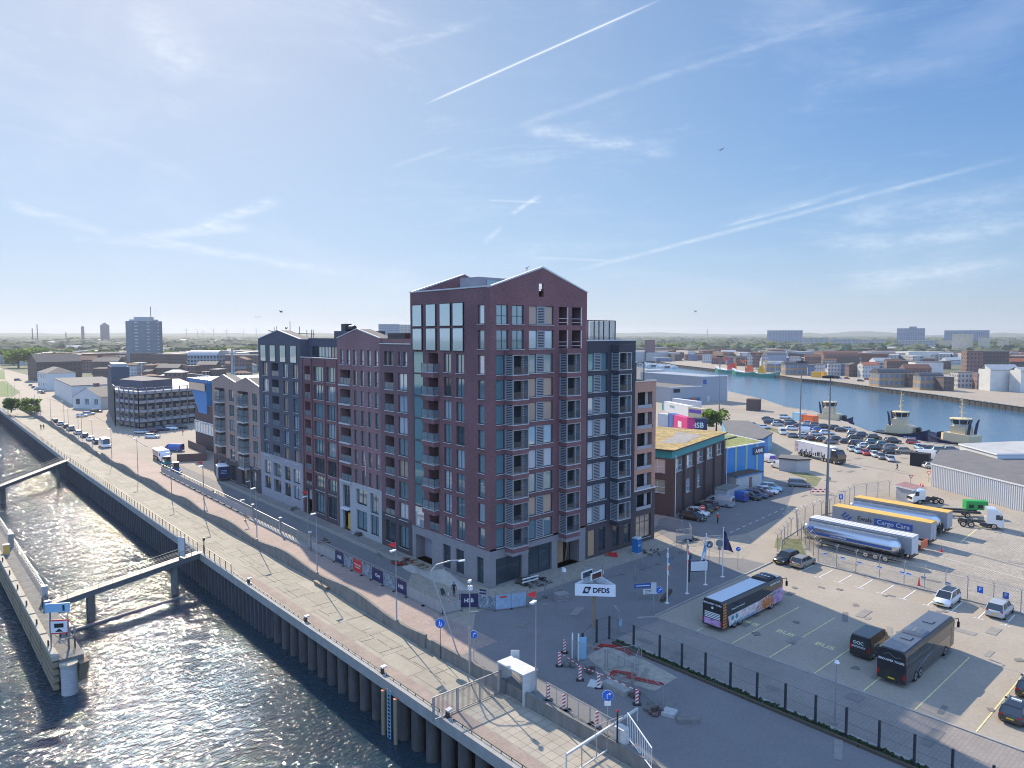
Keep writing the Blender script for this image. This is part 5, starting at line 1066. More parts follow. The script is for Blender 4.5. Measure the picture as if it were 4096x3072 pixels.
q = zG(890, 1440); lamp('street_lamp', 'street lamp with red pennant beyond the site fence, near the box trailer', q[0], q[1], 6.4, 0, True)
lamp('street_lamp', 'street lamp with a red pennant beside the white shelter', -13.3, -22.1, 8.2, 0, True)
lamp('street_lamp', 'slim white lamp post with a round head between coach park and lower fence', 1.05, -41.6, 5, 0, False, None, ball=True)
r = thing('street_lamp', 'tall leaning street lamp with curved arm at the end of the low wall', 'street lamp', (-13.4, -10.9, 0))
MB().path([(0, 0, 0), (-.7, 1.2, 4), (-1.35, 2.2, 7.2), (-1.3, 2.3, 7.8), (-.9, 2.1, 8.3), (.4, 1.5, 8.6), (1.2, 1.1, 8.55)], .07, 8).build('pole', 'galv', r); MB().obox((1.4, 1.0, 8.5), (.7, .25, .12), -.4).build('lamp_head', 'white', r)
r = thing('camera_mast', 'grey mast with two white cameras and a cross arm in front of the banner fence', 'camera mast', (-14.1, -13.9, PZ)); h = 8.9
MB().tube((0, 0, 0), (0, 0, 4.6), .14, .12, 8).tube((0, 0, 4.6), (0, 0, h), .07, .06, 8).bar((-.1, 0, 6.1), (.6, -.55, 6.1), .05).build('pole', 'galv', r); MB().obox((0, 0, h + .1), (.5, .25, .2), .6).obox((.05, 0, h - .55), (.35, .35, .4)).build('camera', 'white', r)
# blue round signs
def rsign(label, x, y, z, h, d, pic=None, rz=-.75, col='sign_blue', pole='galv', extra=None):
    r = thing('road_sign', label, 'road sign', (x, y, z), rz)
    MB().tube((0, .05, 0), (0, .05, h + d / 2), .035, .035, 6).build('pole', pole, r); MB().tube((0, 0, h), (0, -.03, h), d / 2, d / 2, 20).build('sign_plate', col, r)
    MB().tube((0, .012, h), (0, .002, h), d / 2 + .025, d / 2 + .025, 20).build('rim', 'white', r)
    if pic == 'arrow': MB().path([(-.05, -.05, h - d * .3), (-.05, -.05, h + d * .05), (.02, -.05, h + d * .16), (d * .16, -.05, h + d * .18)], .035, 4).add([(d * .12, -.05, h + d * .32), (d * .36, -.05, h + d * .18), (d * .12, -.05, h + d * .04)], [(0, 1, 2)]).build('arrow', 'white', r)
    if pic == 'walk':
        mb = MB(); mb.tube((-.06, -.035, h + d * .26), (-.06, -.05, h + d * .26), .05, n=8); mb.bar((-.06, -.045, h + .16 * d), (-.05, -.045, h - .06 * d), .11, .02); mb.bar((-.06, -.045, h - .05 * d), (-.15, -.045, h - d * .34), .05, .02); mb.bar((-.05, -.045, h - .05 * d), (.04, -.045, h - d * .34), .05, .02)
        mb.tube((.13, -.035, h + d * .06), (.13, -.05, h + d * .06), .035, n=8); mb.bar((.13, -.045, h), (.13, -.045, h - d * .14), .07, .02); mb.bar((.13, -.045, h - .13 * d), (.19, -.045, h - d * .32), .035, .02); mb.bar((.13, -.045, h - .13 * d), (.09, -.045, h - d * .32), .035, .02); mb.build('figures', 'white', r)
    if pic == 'bar': MB().box(-d * .36, d * .36, -.05, -.03, h - d * .09, h + d * .09).build('white_bar', 'white', r)
    if extra: MB().box(-.25, .25, -.03, 0, h - d / 2 - .4, h - d / 2 - .06).build('sub_plate', extra, r)
    return r
rsign('blue round pedestrian sign with adult and child by the low wall', -14.3, -9.4, PZ, 3.6, .95, 'walk', -.75, pole='dark_metal')
rsign('blue round turn sign half hidden behind the camera mast', -13.4, -13.6, 0, 2.5, .75, 'arrow'); rsign('blue round right turn sign with a red one behind it near the barred swing gate', -12.9, -29.9, 0, 2.7, .85, 'arrow', -.75, extra='white')
rsign('blue round arrow sign on a thin post on the sunlit pavement', 29.4, -16.1, 0, 2.7, .6, 'arrow'); rsign('blue round arrow sign beside the tall white plate left of the flagpoles', 9.3, -18.3, 0, 2.6, .75, 'arrow')
rsign('round no entry sign with white sub plate in front of the black estate car', 44.4, -.7, 0, 3.0, .85, 'bar', -.75, 'red', extra='white')
rsign('grey backed round sign with box below between flagpole and bus', 27.8, -14.3, 0, 3.4, 1.0, None, -.9, 'steel', extra='steel'); rsign('grey round sign back above a small plate by the red white barrier', 88.0, -1.6, 0, 2.0, .8, None, -.9, 'steel')
r = thing('road_sign', 'round sign frame with black triangle warning shape behind the middle flagpole', 'road sign', (26.9, -13.3, 0), -.8); MB().tube((0, .05, 0), (0, .05, 3.2), .04).build('pole', 'galv', r); MB().tube((0, 0, 3.2), (0, -.03, 3.2), .5, n=20).build('sign_plate', 'steel', r); MB().add([(-.35, -.05, 2.95), (.35, -.05, 2.95), (0, -.05, 3.6)], [(0, 1, 2)]).build('triangle', 'black', r)
MB().add([(-.2, -.06, 3.03), (.2, -.06, 3.03), (0, -.06, 3.4)], [(0, 1, 2)]).build('triangle_centre', 'white', r)
for lab, x, y, hh in (('white triangular yield sign near the barred gate of the white hall', *zU(1200, 430), 2.2), ('second white yield sign in front of the harbour gate', *zU(1360, 395), 2.2)):
    r = thing('yield_sign', lab, 'road sign', (x, y, 0), -.8); MB().tube((0, .05, 0), (0, .05, hh), .05).build('pole', 'steel', r); MB().add([(-.5, 0, hh + .1), (.5, 0, hh + .1), (0, 0, hh - .75)], [(0, 1, 2)]).build('red_plate', 'red', r); MB().add([(-.3, -.02, hh), (.3, -.02, hh), (0, -.02, hh - .55)], [(0, 1, 2)]).build('white_plate', 'white', r)
r = thing('direction_sign', 'blue direction board over a white arrow board beside the junction', 'direction sign', (11.1, -14.9, 0), -.55)
MB().tube((-.9, .05, 0), (-.9, .05, 2.1), .06).tube((.7, .05, 0), (.7, .05, 2.0), .06).build('pole', 'galv', r); MB().box(-1.3, 1.0, -.04, 0, 1.55, 2.05).build('blue_board', 'decal_blue', r); MB().box(-.2, 1.6, -.05, 0, .75, 1.35).build('white_board', 'white', r); MB().box(-1.1, .6, -.06, -.04, 1.75, 1.85).build('lettering_bar', 'white', r)
for k in range(3): MB().box(-.05, 1.4, -.06, -.05, .85 + k * .16, .9 + k * .16).build('board_line', 'dark_metal', r)
r = thing('tall_plate_sign', 'narrow tall grey white plate on a post left of the flagpoles', 'road sign', (8.8, -17.9, 0), -.8); MB().tube((0, .05, 0), (0, .05, 3.3), .06).build('pole', 'galv', r); MB().box(-.3, .3, -.03, 0, 2.2, 3.5).build('plate', 'white_dirty', r)
r = thing('map_board', 'white map board between two dark posts behind the flagpoles', 'notice board', (21.4, -15.4, 0), -.6); MB().box(-1.35, -1.2, -.08, .08, 0, 3.3).box(-1.5, -1.05, -.1, .1, 3.0, 3.5).build('post', 'dark_metal', r); MB().box(-1.2, 1.2, -.05, 0, 1.3, 2.7).build('frame', 'navy', r); MB().box(-1.1, 1.1, -.07, -.05, 1.4, 2.6).build('board', 'white', r)
r = thing('signpost', 'thin post with a small box among the flagpoles and the junction', 'post', (12.2, -12.6, 0)); MB().tube((0, 0, 0), (0, 0, 3.4), .05).build('pole', 'galv', r); MB().box(-.14, .14, -.14, .14, 1.4, 2.2).build('box', 'steel', r)
# flagpoles
def flagpole(x, y, h, cols, lab, rz, blow):
    r = thing('flagpole', lab, 'flagpole', (x, y, 0)); MB().tube((0, 0, 0), (0, 0, h), .085, .045, 8).tube((0, 0, h), (0, 0, h + .12), .09).box(-.2, .2, -.2, .2, 0, .1).build('pole', 'white', r)
    f = MB(); n = 9; rows = 8
    for k in range(rows):
        for i in range(n):
            def p(u, v): a = 1.5 * math.sin(u * 7 + v * 3) * .08 + .05 * math.sin(v * 9); ww = blow * (.35 + .65 * v) * u; return (math.cos(rz) * ww - math.sin(rz) * a, math.sin(rz) * ww + math.cos(rz) * a, h - .35 - v * 2.5 - u * u * .5)
            c = cols[min(len(cols) - 1, int(k / rows * len(cols)))][0]
            mi = c
            f.quad(p(i / n, k / rows), p((i + 1) / n, k / rows), p((i + 1) / n, (k + 1) / rows), p(i / n, (k + 1) / rows), mi)
    f.build('flag', [c[1] for c in cols], r)
flagpole(12.32, -17.2, 6.4, ((0, 'white'), (1, 'blue_paint'), (2, 'white'), (3, 'orange'), (4, 'white')), 'white flagpole nearest the junction, white flag with blue and orange', .4, .75)
flagpole(16.65, -16.94, 6.4, ((0, 'navy'), (1, 'red'), (2, 'white'), (3, 'red')), 'second white flagpole with a rolled red, white and navy flag', .4, .35)
flagpole(20.92, -16.69, 6.4, ((0, 'white'), (1, 'lightblue'), (2, 'white')), 'third white flagpole with a pale blue and white flag', 2.6, .7)
flagpole(25.07, -16.5, 6.4, ((0, 'navy'),), 'fourth white flagpole with a plain dark navy flag', -.5, 1.5)
r = thing('fallen_log', 'dark low wooden beam lying between the first two flagpoles', 'beam', (13.9, -15.9, .05), .35); MB().box(-1.9, 1.9, -.2, .2, 0, .35).build('beam', 'bark', r); MB().box(-1.7, 1.9, .25, .4, 0, .2).build('board', 'wood', r)
# DFDS sign
mt('sign_white', (.82, .83, .84), .4)
r = thing('ferry_company_sign', 'triangular white sign box on a tall post with DFDS lettering', 'sign', (.83, -16.16, 0)); zt = 5.15
MB().box(-.13, .13, -.13, .13, 0, 4.6).build('post', 'wood', r)
A = Vector((-1.9, .95)); Bv = Vector((.95, -2.1)); Cv = Vector((2.2, 1.75)); zb0, zt0 = 3.72, 4.98
for nm, a, b in (('front_panel', A, Bv), ('side_panel', Bv, Cv), ('side_panel', Cv, A)):
    d = (b - a).normalized(); n = Vector((d.y, -d.x)); mb = MB(); c = (a + b) / 2; mb.obox((c.x, c.y, (zb0 + zt0) / 2), ((b - a).length, .08, zt0 - zb0), math.atan2(d.y, d.x)); mb.build(nm, 'sign_white', r)
mb = MB(); [mb.bar((*p, 4.9), (.0, .0, 4.85), .06) for p in (A, Bv, Cv)]; mb.bar((*A, 4.86), (*Cv, 4.86), .05); mb.build('inner_frame', 'steel', r)
ang = math.atan2((Bv - A).y, (Bv - A).x); mid = (A + Bv) / 2; nn = Vector(((Bv - A).normalized().y, -(Bv - A).normalized().x)); nn = nn if nn.dot(Vector((-1, -1))) > 0 else -nn
e = (Bv - A).normalized(); mt('logo_navy', (.012, .022, .06), .4)
tp = mid + nn * .06 + e * .62; text('lettering', 'DFDS', .72, 'logo_navy', r, (tp.x, tp.y, 4.33), (P / 2, 0, ang), .006, .022)
def on(u, z, k=.06): p = mid + nn * k + e * u; return (p.x, p.y, z)
MB().quad(on(-1.35, 4.0), on(-.72, 4.0), on(-.42, 4.72), on(-1.05, 4.72)).build('logo_panel', 'logo_navy', r)
mb = MB(); cu, cz = -.885, 4.36
for k in range(4):
    t = k * P / 2; t2 = t + .62; t1 = t - .62; mb.add([on(cu, cz, .075), on(cu + .23 * math.cos(t1), cz + .25 * math.sin(t1), .075), on(cu + .16 * math.cos(t), cz + .17 * math.sin(t), .075), on(cu + .23 * math.cos(t2), cz + .25 * math.sin(t2), .075)], [(0, 1, 2), (0, 2, 3)])
mb.build('logo_cross', 'white', r)
for k, (dx, dy) in enumerate(((.35, .55), (-.05, 1.5))):
    t = thing('display_box', ('front' if k == 0 else 'rear') + ' small white framed display on top of the triangular ferry sign', 'display', (.83 + dx + .25, -16.16 + dy - .3, 5.0), .04)
    MB().box(-.85, .85, -.08, .08, .12, .85).build('frame', 'white', t); MB().box(-.76, .76, -.1, -.08, .2, .77).build('screen', 'screen_brown' if k == 0 else 'glass_dark', t) if 'screen_brown' in MATS else (mt('screen_brown', (.10, .03, .025), .3), MB().box(-.76, .76, -.1, -.08, .2, .77).build('screen', 'screen_brown', t)); MB().box(-.5, -.42, -.04, .04, -.1, .12).box(.42, .5, -.04, .04, -.1, .12).build('foot', 'steel', t)
# portable toilet, people
r = thing('portable_toilet', 'blue and white portable toilet by the dark street block', 'portable toilet', (25.0, -2.7, 0), .1)
MB().box(-.5, .5, -.5, .5, .1, 2.1).build('cabin', 'blue_paint', r); MB().loft([[(x, -.53, 2.1), (x, .53, 2.1), (x, .4, 2.28), (x, -.4, 2.28)] for x in (-.53, .53)]).box(-.5, .5, -.5, .5, 0, .1).build('roof', 'white_dirty', r); MB().box(.5, .53, -.45, .45, .15, 2.05).box(-.5, .1, -.53, -.5, 1.1, 1.3).build('door', 'white_dirty', r); MB().tube((.3, .35, 2.2), (.3, .35, 2.5), .05).build('vent_pipe', 'steel', r)
def person(label, x, y, z, rz, top, legs='cloth_dark', hair='bark', stride=.22, hold=None, vest=None):
    r = thing('person', label, 'person', (x, y, z), rz)
    bm_v = [(0, 0, .92), (0, 0, 1.15), (0, 0, 1.42), (0, 0, 1.52), (.02, 0, 1.66), (-.0, .09, .88), (stride, .09, .48), (stride * 1.3 - .12, .09, .06), (stride * 1.3 + .12, .09, .04), (0, -.09, .88), (-stride * .6, -.09, .48), (-stride * 1.6, -.09, .07), (-stride * 1.6 + .2, -.09, .04),
            (0, .19, 1.4), (-.06, .25, 1.12), (.06, .27, .88), (.1, .27, .8), (0, -.19, 1.4), (.05, -.25, 1.12), (.2, -.25, .92), (.25, -.24, .85), (.02, 0, 1.74)]
    ed = [(0, 1), (1, 2), (2, 3), (3, 4), (0, 5), (5, 6), (6, 7), (7, 8), (0, 9), (9, 10), (10, 11), (11, 12), (2, 13), (13, 14), (14, 15), (15, 16), (2, 17), (17, 18), (18, 19), (19, 20), (4, 21)]
    rad = [.15, .14, .16, .06, .10, .095, .065, .045, .04, .095, .065, .045, .04, .07, .05, .038, .035, .07, .05, .038, .035, .07]
    me = bpy.data.meshes.new('body'); me.from_pydata(bm_v, ed, []); o = inst('body', me, r)
    sk = o.modifiers.new('s', 'SKIN'); lay = me.skin_vertices[0].data if me.skin_vertices else None
    if lay is None:
        bmm = bmesh.new(); bmm.from_mesh(me); bmm.verts.layers.skin.verify(); bmm.to_mesh(me); bmm.free(); lay = me.skin_vertices[0].data
    for v, q in zip(lay, rad): v.radius = (q, q * (.8 if q > .13 else 1))
    lay[0].use_root = True; sb = o.modifiers.new('d', 'SUBSURF'); sb.levels = 1; sb.render_levels = 1
    me.materials.append(MATS['skin']); dg = bpy.context.evaluated_depsgraph_get(); m2 = bpy.data.meshes.new_from_object(o.evaluated_get(dg)); o.modifiers.clear(); o.data = m2; m2.materials.clear()
    for m_ in (top, legs, 'skin'): m2.materials.append(MATS[m_])
    for p_ in m2.polygons:
        c = p_.center; p_.material_index = 1 if c.z < .95 and abs(c.y) < .2 else (2 if c.z > 1.5 or c.z < .9 else 0); p_.use_smooth = True
    MB().tube((.0, 0, 1.72), (0, 0, 1.80), .105, .06, 8).tube((-.03, 0, 1.6), (-.01, 0, 1.72), .09, .107, 8).build('hair', hair, r)
    if vest: MB().tube((0, 0, 1.0), (0, 0, 1.42), .185, .2, 10).build('vest', vest, r)
    return r
person('person in dark clothes and blue cap walking past the building corner', -4.84, .93, 0, -2.2, 'cloth_dark', hair='blue_paint')
person('person in an orange vest and white helmet standing in the shaded street', 47.55, -1.58, 0, -1.2, 'cloth_dark', hair='white', stride=.05, vest='hivis')
person('left of two people in dark clothes strolling on the far promenade', -14.9, 221.4, PZ, -P / 2, 'cloth_dark'); person('right of two people strolling on the far promenade', -14.2, 220.9, PZ, -P / 2, 'navy', 'navy')
person('person pushing something small near the harbour car park gate', 119.02, -3.27, 0, -.9, 'cloth_dark'); person('person in a red top near the hedge beside the car park of the glass office', *zG(545, 375), 0, 0, 'red', stride=.05)
def mesh_mat():
    m = bpy.data.materials.new('mesh'); m.use_nodes = True; t = m.node_tree; b = t.nodes['Principled BSDF']; b.inputs['Base Color'].default_value = (.4, .41, .42, 1); b.inputs['Metallic'].default_value = .5; b.inputs['Roughness'].default_value = .5; b.inputs['Alpha'].default_value = .16; MATS['mesh'] = m
mesh_mat()
# quay railing, bollards, bench, ladder
def rail_line(name, label, pts, h=1.1, gap=2.0, rows=3, mat='dark_metal', base=0, group=None, cat='railing', lean=0, t=.05):
    x0, y0 = pts[0][:2]; z0 = pts[0][2] if len(pts[0]) > 2 else base
    r = thing(name, label, cat, (x0, y0, z0), 0, group); mb = MB(); pm = MB()
    for a, b in zip(pts, pts[1:]):
        a = Vector((a[0] - x0, a[1] - y0, (a[2] if len(a) > 2 else base) - z0)); b = Vector((b[0] - x0, b[1] - y0, (b[2] if len(b) > 2 else base) - z0)); L = (b - a).length; n = max(1, round(L / gap))
        for k in range(rows): zz = h * (k + 1) / rows; mb.bar(a + Vector((0, 0, zz)), b + Vector((0, 0, zz)), t * (1.2 if k == rows - 1 else .55))
        for i in range(n + 1): p = a + (b - a) * i / n; pm.bar(p, p + Vector((lean, 0, h)), t * 1.5)
    mb.build('rails', mat, r); pm.build('posts', mat, r); return r
rail_line('quay_railing', 'dark steel railing on the quay edge from the near gangway towards the bollards', [(-20.35, 30.4), (-20.35, 41)], base=PZ)
rail_line('quay_railing', 'long dark steel railing along the far quay edge', [(-20.3, 44.3), (-19.85, 144)], base=PZ); rail_line('quay_railing', 'farthest stretch of quay railing beyond the distant gangway', [(-19.8, 148), (-17.2, 300)], base=PZ, gap=2.4)
mb = MB(); segs = [(-8.2, 7.3), (8.6, 23.6), (25.3, 29.8), (-17.5, -9), (-45, -19.5)]
for k, (a, b) in enumerate(segs):
    r = thing('quay_edge_rail', f'low steel rail along the quay edge, {("between the middle bollards", "between the second and far bollards", "between the far bollard and the railing", "between barred gate and nearest bollard", "on the near side of the barred gate")[k]}', 'edge rail', (-20.25, a, PZ))
    m = MB(); m.bar((0, 0, .22), (0, b - a, .22), .05); n = int((b - a) / 1.2)
    for i in range(n + 1): y = (b - a) * i / n; m.bar((0, y, 0), (0, y, .24), .05)
    m.build('rail', 'dark_metal', r)
for i, y in enumerate((24.7, 9.4 - 1.3, -8.2, -18.6, -34)):
    r = thing('mooring_bollard', f'dark mooring bollard on the quay edge, {ORD[i]} counting from the railing end', 'bollard', (-20.2, y, PZ), 0, 'mooring bollards')
    MB().tube((0, 0, 0), (0, 0, .5), .2, .16, 12).box(-.3, .3, -.3, .3, 0, .04).build('body', 'dark_metal', r); MB().loft([[(-.12, yy, .5), (.4, yy, .52), (.38, yy, .68), (-.14, yy, .64)] for yy in (-.22, .22)]).build('cap', 'white_dirty', r)
r = thing('concrete_bench', 'long box shaped concrete bench standing against the wavy wall', 'bench', (-13.62, 17.1, PZ)); MB().box(-.45, .1, -1.7, 1.7, .32, .45).build('seat', 'wood', r); MB().box(-.4, .05, -1.6, 1.6, 0, .32).build('base', 'concrete_dark', r)
r = thing('quay_ladder', 'pale blue steel ladder hanging down the quay wall between two timber fenders', 'ladder', (-21.0, -10.6, -6.1)); MB().bar((0, -.25, -1), (0, -.25, 4.6), .07).bar((0, .25, -1), (0, .25, 4.6), .07).build('side_rails', 'lightblue', r); mb = MB(); [mb.bar((0, -.25, k * .35), (0, .25, k * .35), .05) for k in range(13)]; mb.build('rungs', 'lightblue', r)
for i, y in enumerate((-9.7, -11.8)): tag(MB().tube((-21.05, y, -8), (-21.05, y, -1.9), .2, n=10).tube((-21.05, y, -1.9), (-21.05, y, -1.86), .2, n=10, mi=1).build('fender_pile', ['wood', 'orange']), f'brown timber fender pile {"left" if i == 0 else "right"} of the quay ladder', 'fender pile')
# barred gates and shelter
def bargate(label, p, q, h, z, step=.13, sw=None):
    r = thing('barred_gate', label, 'gate', (*p, z)); a = Vector((0, 0, 0)); b = Vector((q[0] - p[0], q[1] - p[1], 0)); L = b.length; d = b / L; up = Vector((0, 0, 1))
    MB().bar(a + up * h, b + up * h, .09).bar(a + up * .12, b + up * .12, .08).build('rails', 'galv', r); mb = MB(); n = int(L / step)
    for i in range(1, n): pt = d * (L * i / n); mb.bar(pt + up * .12, pt + up * h, .03)
    mb.build('bars', 'galv', r)
    for f in ((0, .34, .67, 1) if sw is None else sw): MB().bar(d * L * f, d * L * f + up * (h + .02), .16, .1).build('post', 'galv', r)
bargate('galvanised barred gate crossing the promenade from quay edge to white shelter', (-21.5, -18.4), (-14.2, -18.5), 2.05, PZ)
r = thing('white_shelter', 'small white box shelter with flat roof on the wall beside the barred gate', 'shelter', (-13.6, -20.0, PZ)); MB().box(-.85, .85, -1.75, 1.75, 2.75, 2.9).build('roof', 'white_dirty', r)
MB().box(-.8, .8, -1.7, -1.6, 0, 2.75).box(-.8, .8, 1.6, 1.7, 0, 2.75).build('side_wall', 'white_dirty', r); mb = MB(); [mb.bar((.5, -1.5 + k * .15, 1.0), (.5, -1.5 + k * .15, 2.7), .04) for k in range(12)]; mb.build('bars', 'galv', r); MB().box(.4, .6, -1.6, 1.6, 0, 1.0).build('sill_wall', 'concrete_dark', r)
r = thing('grey_cabinet_sign', 'pale grey rectangular plate standing behind the white shelter', 'sign', (-12.4, -18.4, 0), -.7); MB().box(-.4, .4, 0, .05, 1.2, 2.3).build('plate', 'white_dirty', r); MB().bar((-.3, .05, 0), (-.3, .05, 2.2), .05).bar((.3, .05, 0), (.3, .05, 2.2), .05).build('post', 'galv', r)
r = thing('swing_gate', 'white tubular swing gate with diagonal top rail at the bottom of the promenade', 'gate', (-18.9, -31.2, PZ)); q = Vector((8.6, .4, 0)); up = Vector((0, 0, 1))
MB().bar(up * 1.95, q + up * 2.1, .16).bar(up * .2, q + up * .35, .1).bar((0, 0, 0), up * 1.95, .08).bar(q + up * .3, q + up * 2.1, .08).build('frame', 'white_dirty', r)
mb = MB(); [mb.bar(q * f + up * .25, q * f + up * 2, .06) for f in (.2, .4, .55, .7, .85)]; mb.build('uprights', 'galv', r); MB().quad(q * .72 + up * .4, q + up * .45, q + up * 1.95, q * .72 + up * 1.95).build('mesh_panel', 'mesh', r) if 'mesh' in MATS else None
r = thing('gate_machine', 'white gate machine cabinet with dark post under the swing gate', 'cabinet', (-13.6, -31.9, 0)); MB().box(-.35, .35, -.45, .45, 0, 1.25).build('cabinet', 'white_dirty', r); MB().tube((-.5, 0, 0), (-.5, 0, 2.6), .07).build('post', 'black', r); MB().tube((-.5, 0, 2.6), (-.5, 0, 2.75), .09).build('lamp', 'lamp_red', r)
r = thing('swing_gate', 'narrow white barred wing gate pointing down right beside the machine cabinet', 'gate', (-12.9, -31.9, 0)); mb = MB(); q = Vector((-1.7, -3.6, 0)); mb.bar(up * 2.1, q + up * 1.6, .07); mb.bar(up * .2, q + up * .1, .07); [mb.bar(q * f + up * .2, q * f + up * (2.1 - .5 * f), .03) for f in [k / 14 for k in range(15)]]; mb.build('barred_panel', 'white', r)
# jetty, dolphins, gangways
r = thing('mooring_jetty', 'long narrow concrete jetty with timber fenders in the river', 'jetty', (-42, 19, WZ)); JT = 3.6
MB().box(-.1, 2.1, 0, 125, JT - .5, JT).build('deck', 'concrete_dark', r)
mb = MB(); [mb.tube((1.0, 3 + k * 8, -2), (1.0, 3 + k * 8, JT - .5), .35, n=10) for k in range(15)]; mb.build('piles', 'dark_metal', r)
for k in range(16):
    m = MB(); m.box(-.75, -.1, k * 7.6 + .3, k * 7.6 + 7.4, JT - .1, JT + .4); r2 = m.build('fender_cap', 'fender_timber' if 'fender_timber' in MATS else mt('fender_timber', (.42, .38, .30), .85, nz=(2, .2)), r)
    m = MB(); [m.box(-.72, -.2, k * 7.6 + .3, k * 7.6 + 7.4, zz, zz + .45) for zz in (.4, 1.2, 2.0, 2.8)]; inst('fender_beam', m.mesh('fender_beam', 'wood'), r2)
    m = MB(); m.box(-.6, -.45, k * 7.6 + 3.6, k * 7.6 + 3.9, JT + .4, JT + .95); inst('bitt', m.mesh('bitt', 'bark'), r2)
mt('steel_dark', (.16, .17, .18), .6, .3); rail_line('jetty_railing', 'thin grey railing along the landward side of the jetty', [(-40, 41, WZ + JT), (-40, 140, WZ + JT)], gap=2, mat='galv'); 
for i, (y, xx) in enumerate(((37, -41), (25.2, -41), (21.2, -40.9))): r = thing('ladder_hoop', f'black tubular ladder hoop on the jetty, {ORD[i]} from the far side', 'ladder hoop', (xx, y, WZ + JT)); MB().path([(0, 0, 0), (0, 0, 1.1), (.3, 0, 1.3), (.6, 0, 1.1), (.6, 0, 0)], .04).path([(0, .5, 0), (0, .5, 1.1), (.3, .5, 1.3), (.6, .5, 1.1), (.6, .5, 0)], .04).build('hoop', 'black', r)
r = thing('end_pile', 'thick pale weathered pile with flat timber cap at the jetty end', 'pile', (-41.4, 18.6, -8)); MB().tube((0, 0, 0), (0, 0, 4.9), .75, .75, 16).build('pile', 'stone_pale', r); MB().tube((0, 0, 4.9), (0, 0, 5.15), .85, .85, 16).build('cap', 'fender_timber', r); MB().obox((1.1, .9, 3.9), (1.0, 1.4, 2.2), .4, rx=.3).build('side_fender', 'wood', r)
r = thing('navigation_sign', 'tall frame on the jetty with a red bordered square sign and a pale panel above', 'navigation sign', (-41.6, 21.8, WZ + JT), -.55)
MB().tube((-.85, 0, 0), (-.85, 0, 4.3), .09).tube((.85, 0, 0), (.85, 0, 4.3), .09).bar((-.85, 0, .2), (.5, 0, 1.7), .05).bar((.85, 0, .2), (-.5, 0, 1.7), .05).build('frame', 'steel', r); MB().box(-.95, .95, -.06, 0, 1.75, 3.3).build('red_border', 'red', r); MB().box(-.8, .8, -.09, -.06, 1.9, 3.15).build('sign_field', 'white', r); MB().box(-.45, .45, -.11, -.09, 2.45, 2.9).add([(-.4, -.11, 2.0), (.4, -.11, 2.0), (0, -.11, 2.35)], [(0, 1, 2)]).build('sign_symbol', 'black', r)
MB().box(-1.25, 1.15, -.15, .0, 4.15, 5.1).build('upper_panel', 'lightblue', r); MB().box(.45, .65, -.18, -.15, 4.3, 4.9).build('panel_mark', 'black', r)
for i, (x, y, zz, hh, m_, w_) in enumerate(((-40.4, 39.4, JT, 1.9, 'stone_pale', .6), (-40.6, 36.3, JT, .9, 'blue_paint', .6), (-40.3, 26.7, JT, .8, 'steel', .9), (-41.5, 66, JT, 1.5, 'tarp_yellow', .8), (-40.4, 70.5, JT, 2, 'steel', .7))):
    r = thing('jetty_cabinet', f'{("tall pale cabinet at the foot of the gangway", "blue cabinet beside the tall pale one", "grey cabinet with pale lid behind the navigation sign", "yellow box at the left edge on the jetty", "grey cabinet at the left edge beyond the yellow box")[i]}', 'cabinet', (x, y, WZ + zz)); MB().box(-w_ / 2, w_ / 2, -w_ / 2, w_ / 2, .1, hh).build('cabinet', m_, r); MB().box(-w_ / 2 - .03, w_ / 2 + .03, -w_ / 2 - .03, w_ / 2 + .03, hh, hh + .06).box(-w_ / 2, w_ / 2, -w_ / 2, w_ / 2, 0, .1).build('lid', 'white_dirty', r)
def gangway(label, p, q, piers):
    r = thing('gangway', label, 'gangway', (*p[:2], 0)); a = Vector((0, 0, p[2])); b = Vector((q[0] - p[0], q[1] - p[1], q[2])); d = (b - a); dn = Vector((d.x, d.y, 0)).normalized(); s = Vector((-dn.y, dn.x, 0)) * .75; up = Vector((0, 0, 1))
    mb = MB(); v = [a + s, a - s, b - s, b + s]; mb.add([(*x,) for x in v] + [(*(x - up * .75),) for x in v], [(0, 1, 2, 3), (4, 7, 6, 5), (0, 3, 7, 4), (1, 5, 6, 2), (0, 4, 5, 1), (3, 2, 6, 7)]); mb.build('deck', 'steel_dark', r)
    m = MB()
    for k in (1, -1):
        for hh in (.4, .75, 1.1): m.bar(a + s * k + up * hh, b + s * k + up * hh, .05 if hh > 1 else .03)
        n = int(d.length / 1.8)
        for i in range(n + 1): c = a + d * i / n + s * k; m.bar(c, c + up * 1.1, .05)
    m.build('railing', 'steel_dark', r)
    for f in piers: c = a + d * f; MB().tube((c.x, c.y, -8), (c.x, c.y, c.z - .7), .5, .5, 14).build('pier', 'concrete_dark', r)
mt('steel_dark', (.16, .17, .18), .6, .3)
gangway('near gangway on two round piers from the quay down to the jetty', (-20.4, 42.6, PZ + .1), (-40.3, 37.6, WZ + JT + .2), (.2, .76))
gangway('distant gangway from the quay to the left edge of the photo', (-19.9, 146, PZ + .1), (-42, 117, WZ + JT + .3), (.12, .72))
tag(MB().tube((-24, 39.6, WZ - .1), (-40, 35.6, WZ + .12), .3, .3, 8).build('pipe_boom', 'steel_dark'), 'long dark pipe lying on the water parallel to the near gangway', 'pipe')
r = thing('mesh_screen', 'tall pale mesh screen where the near gangway meets the quay', 'screen', (-23.2, 42.0, PZ), .25); MB().box(-.05, .0, -.8, .8, .1, 2.9).build('panel', 'white_dirty', r); MB().bar((0, -.8, 0), (0, -.8, 2.9), .06).bar((0, .8, 0), (0, .8, 2.9), .06).build('frame', 'steel', r)
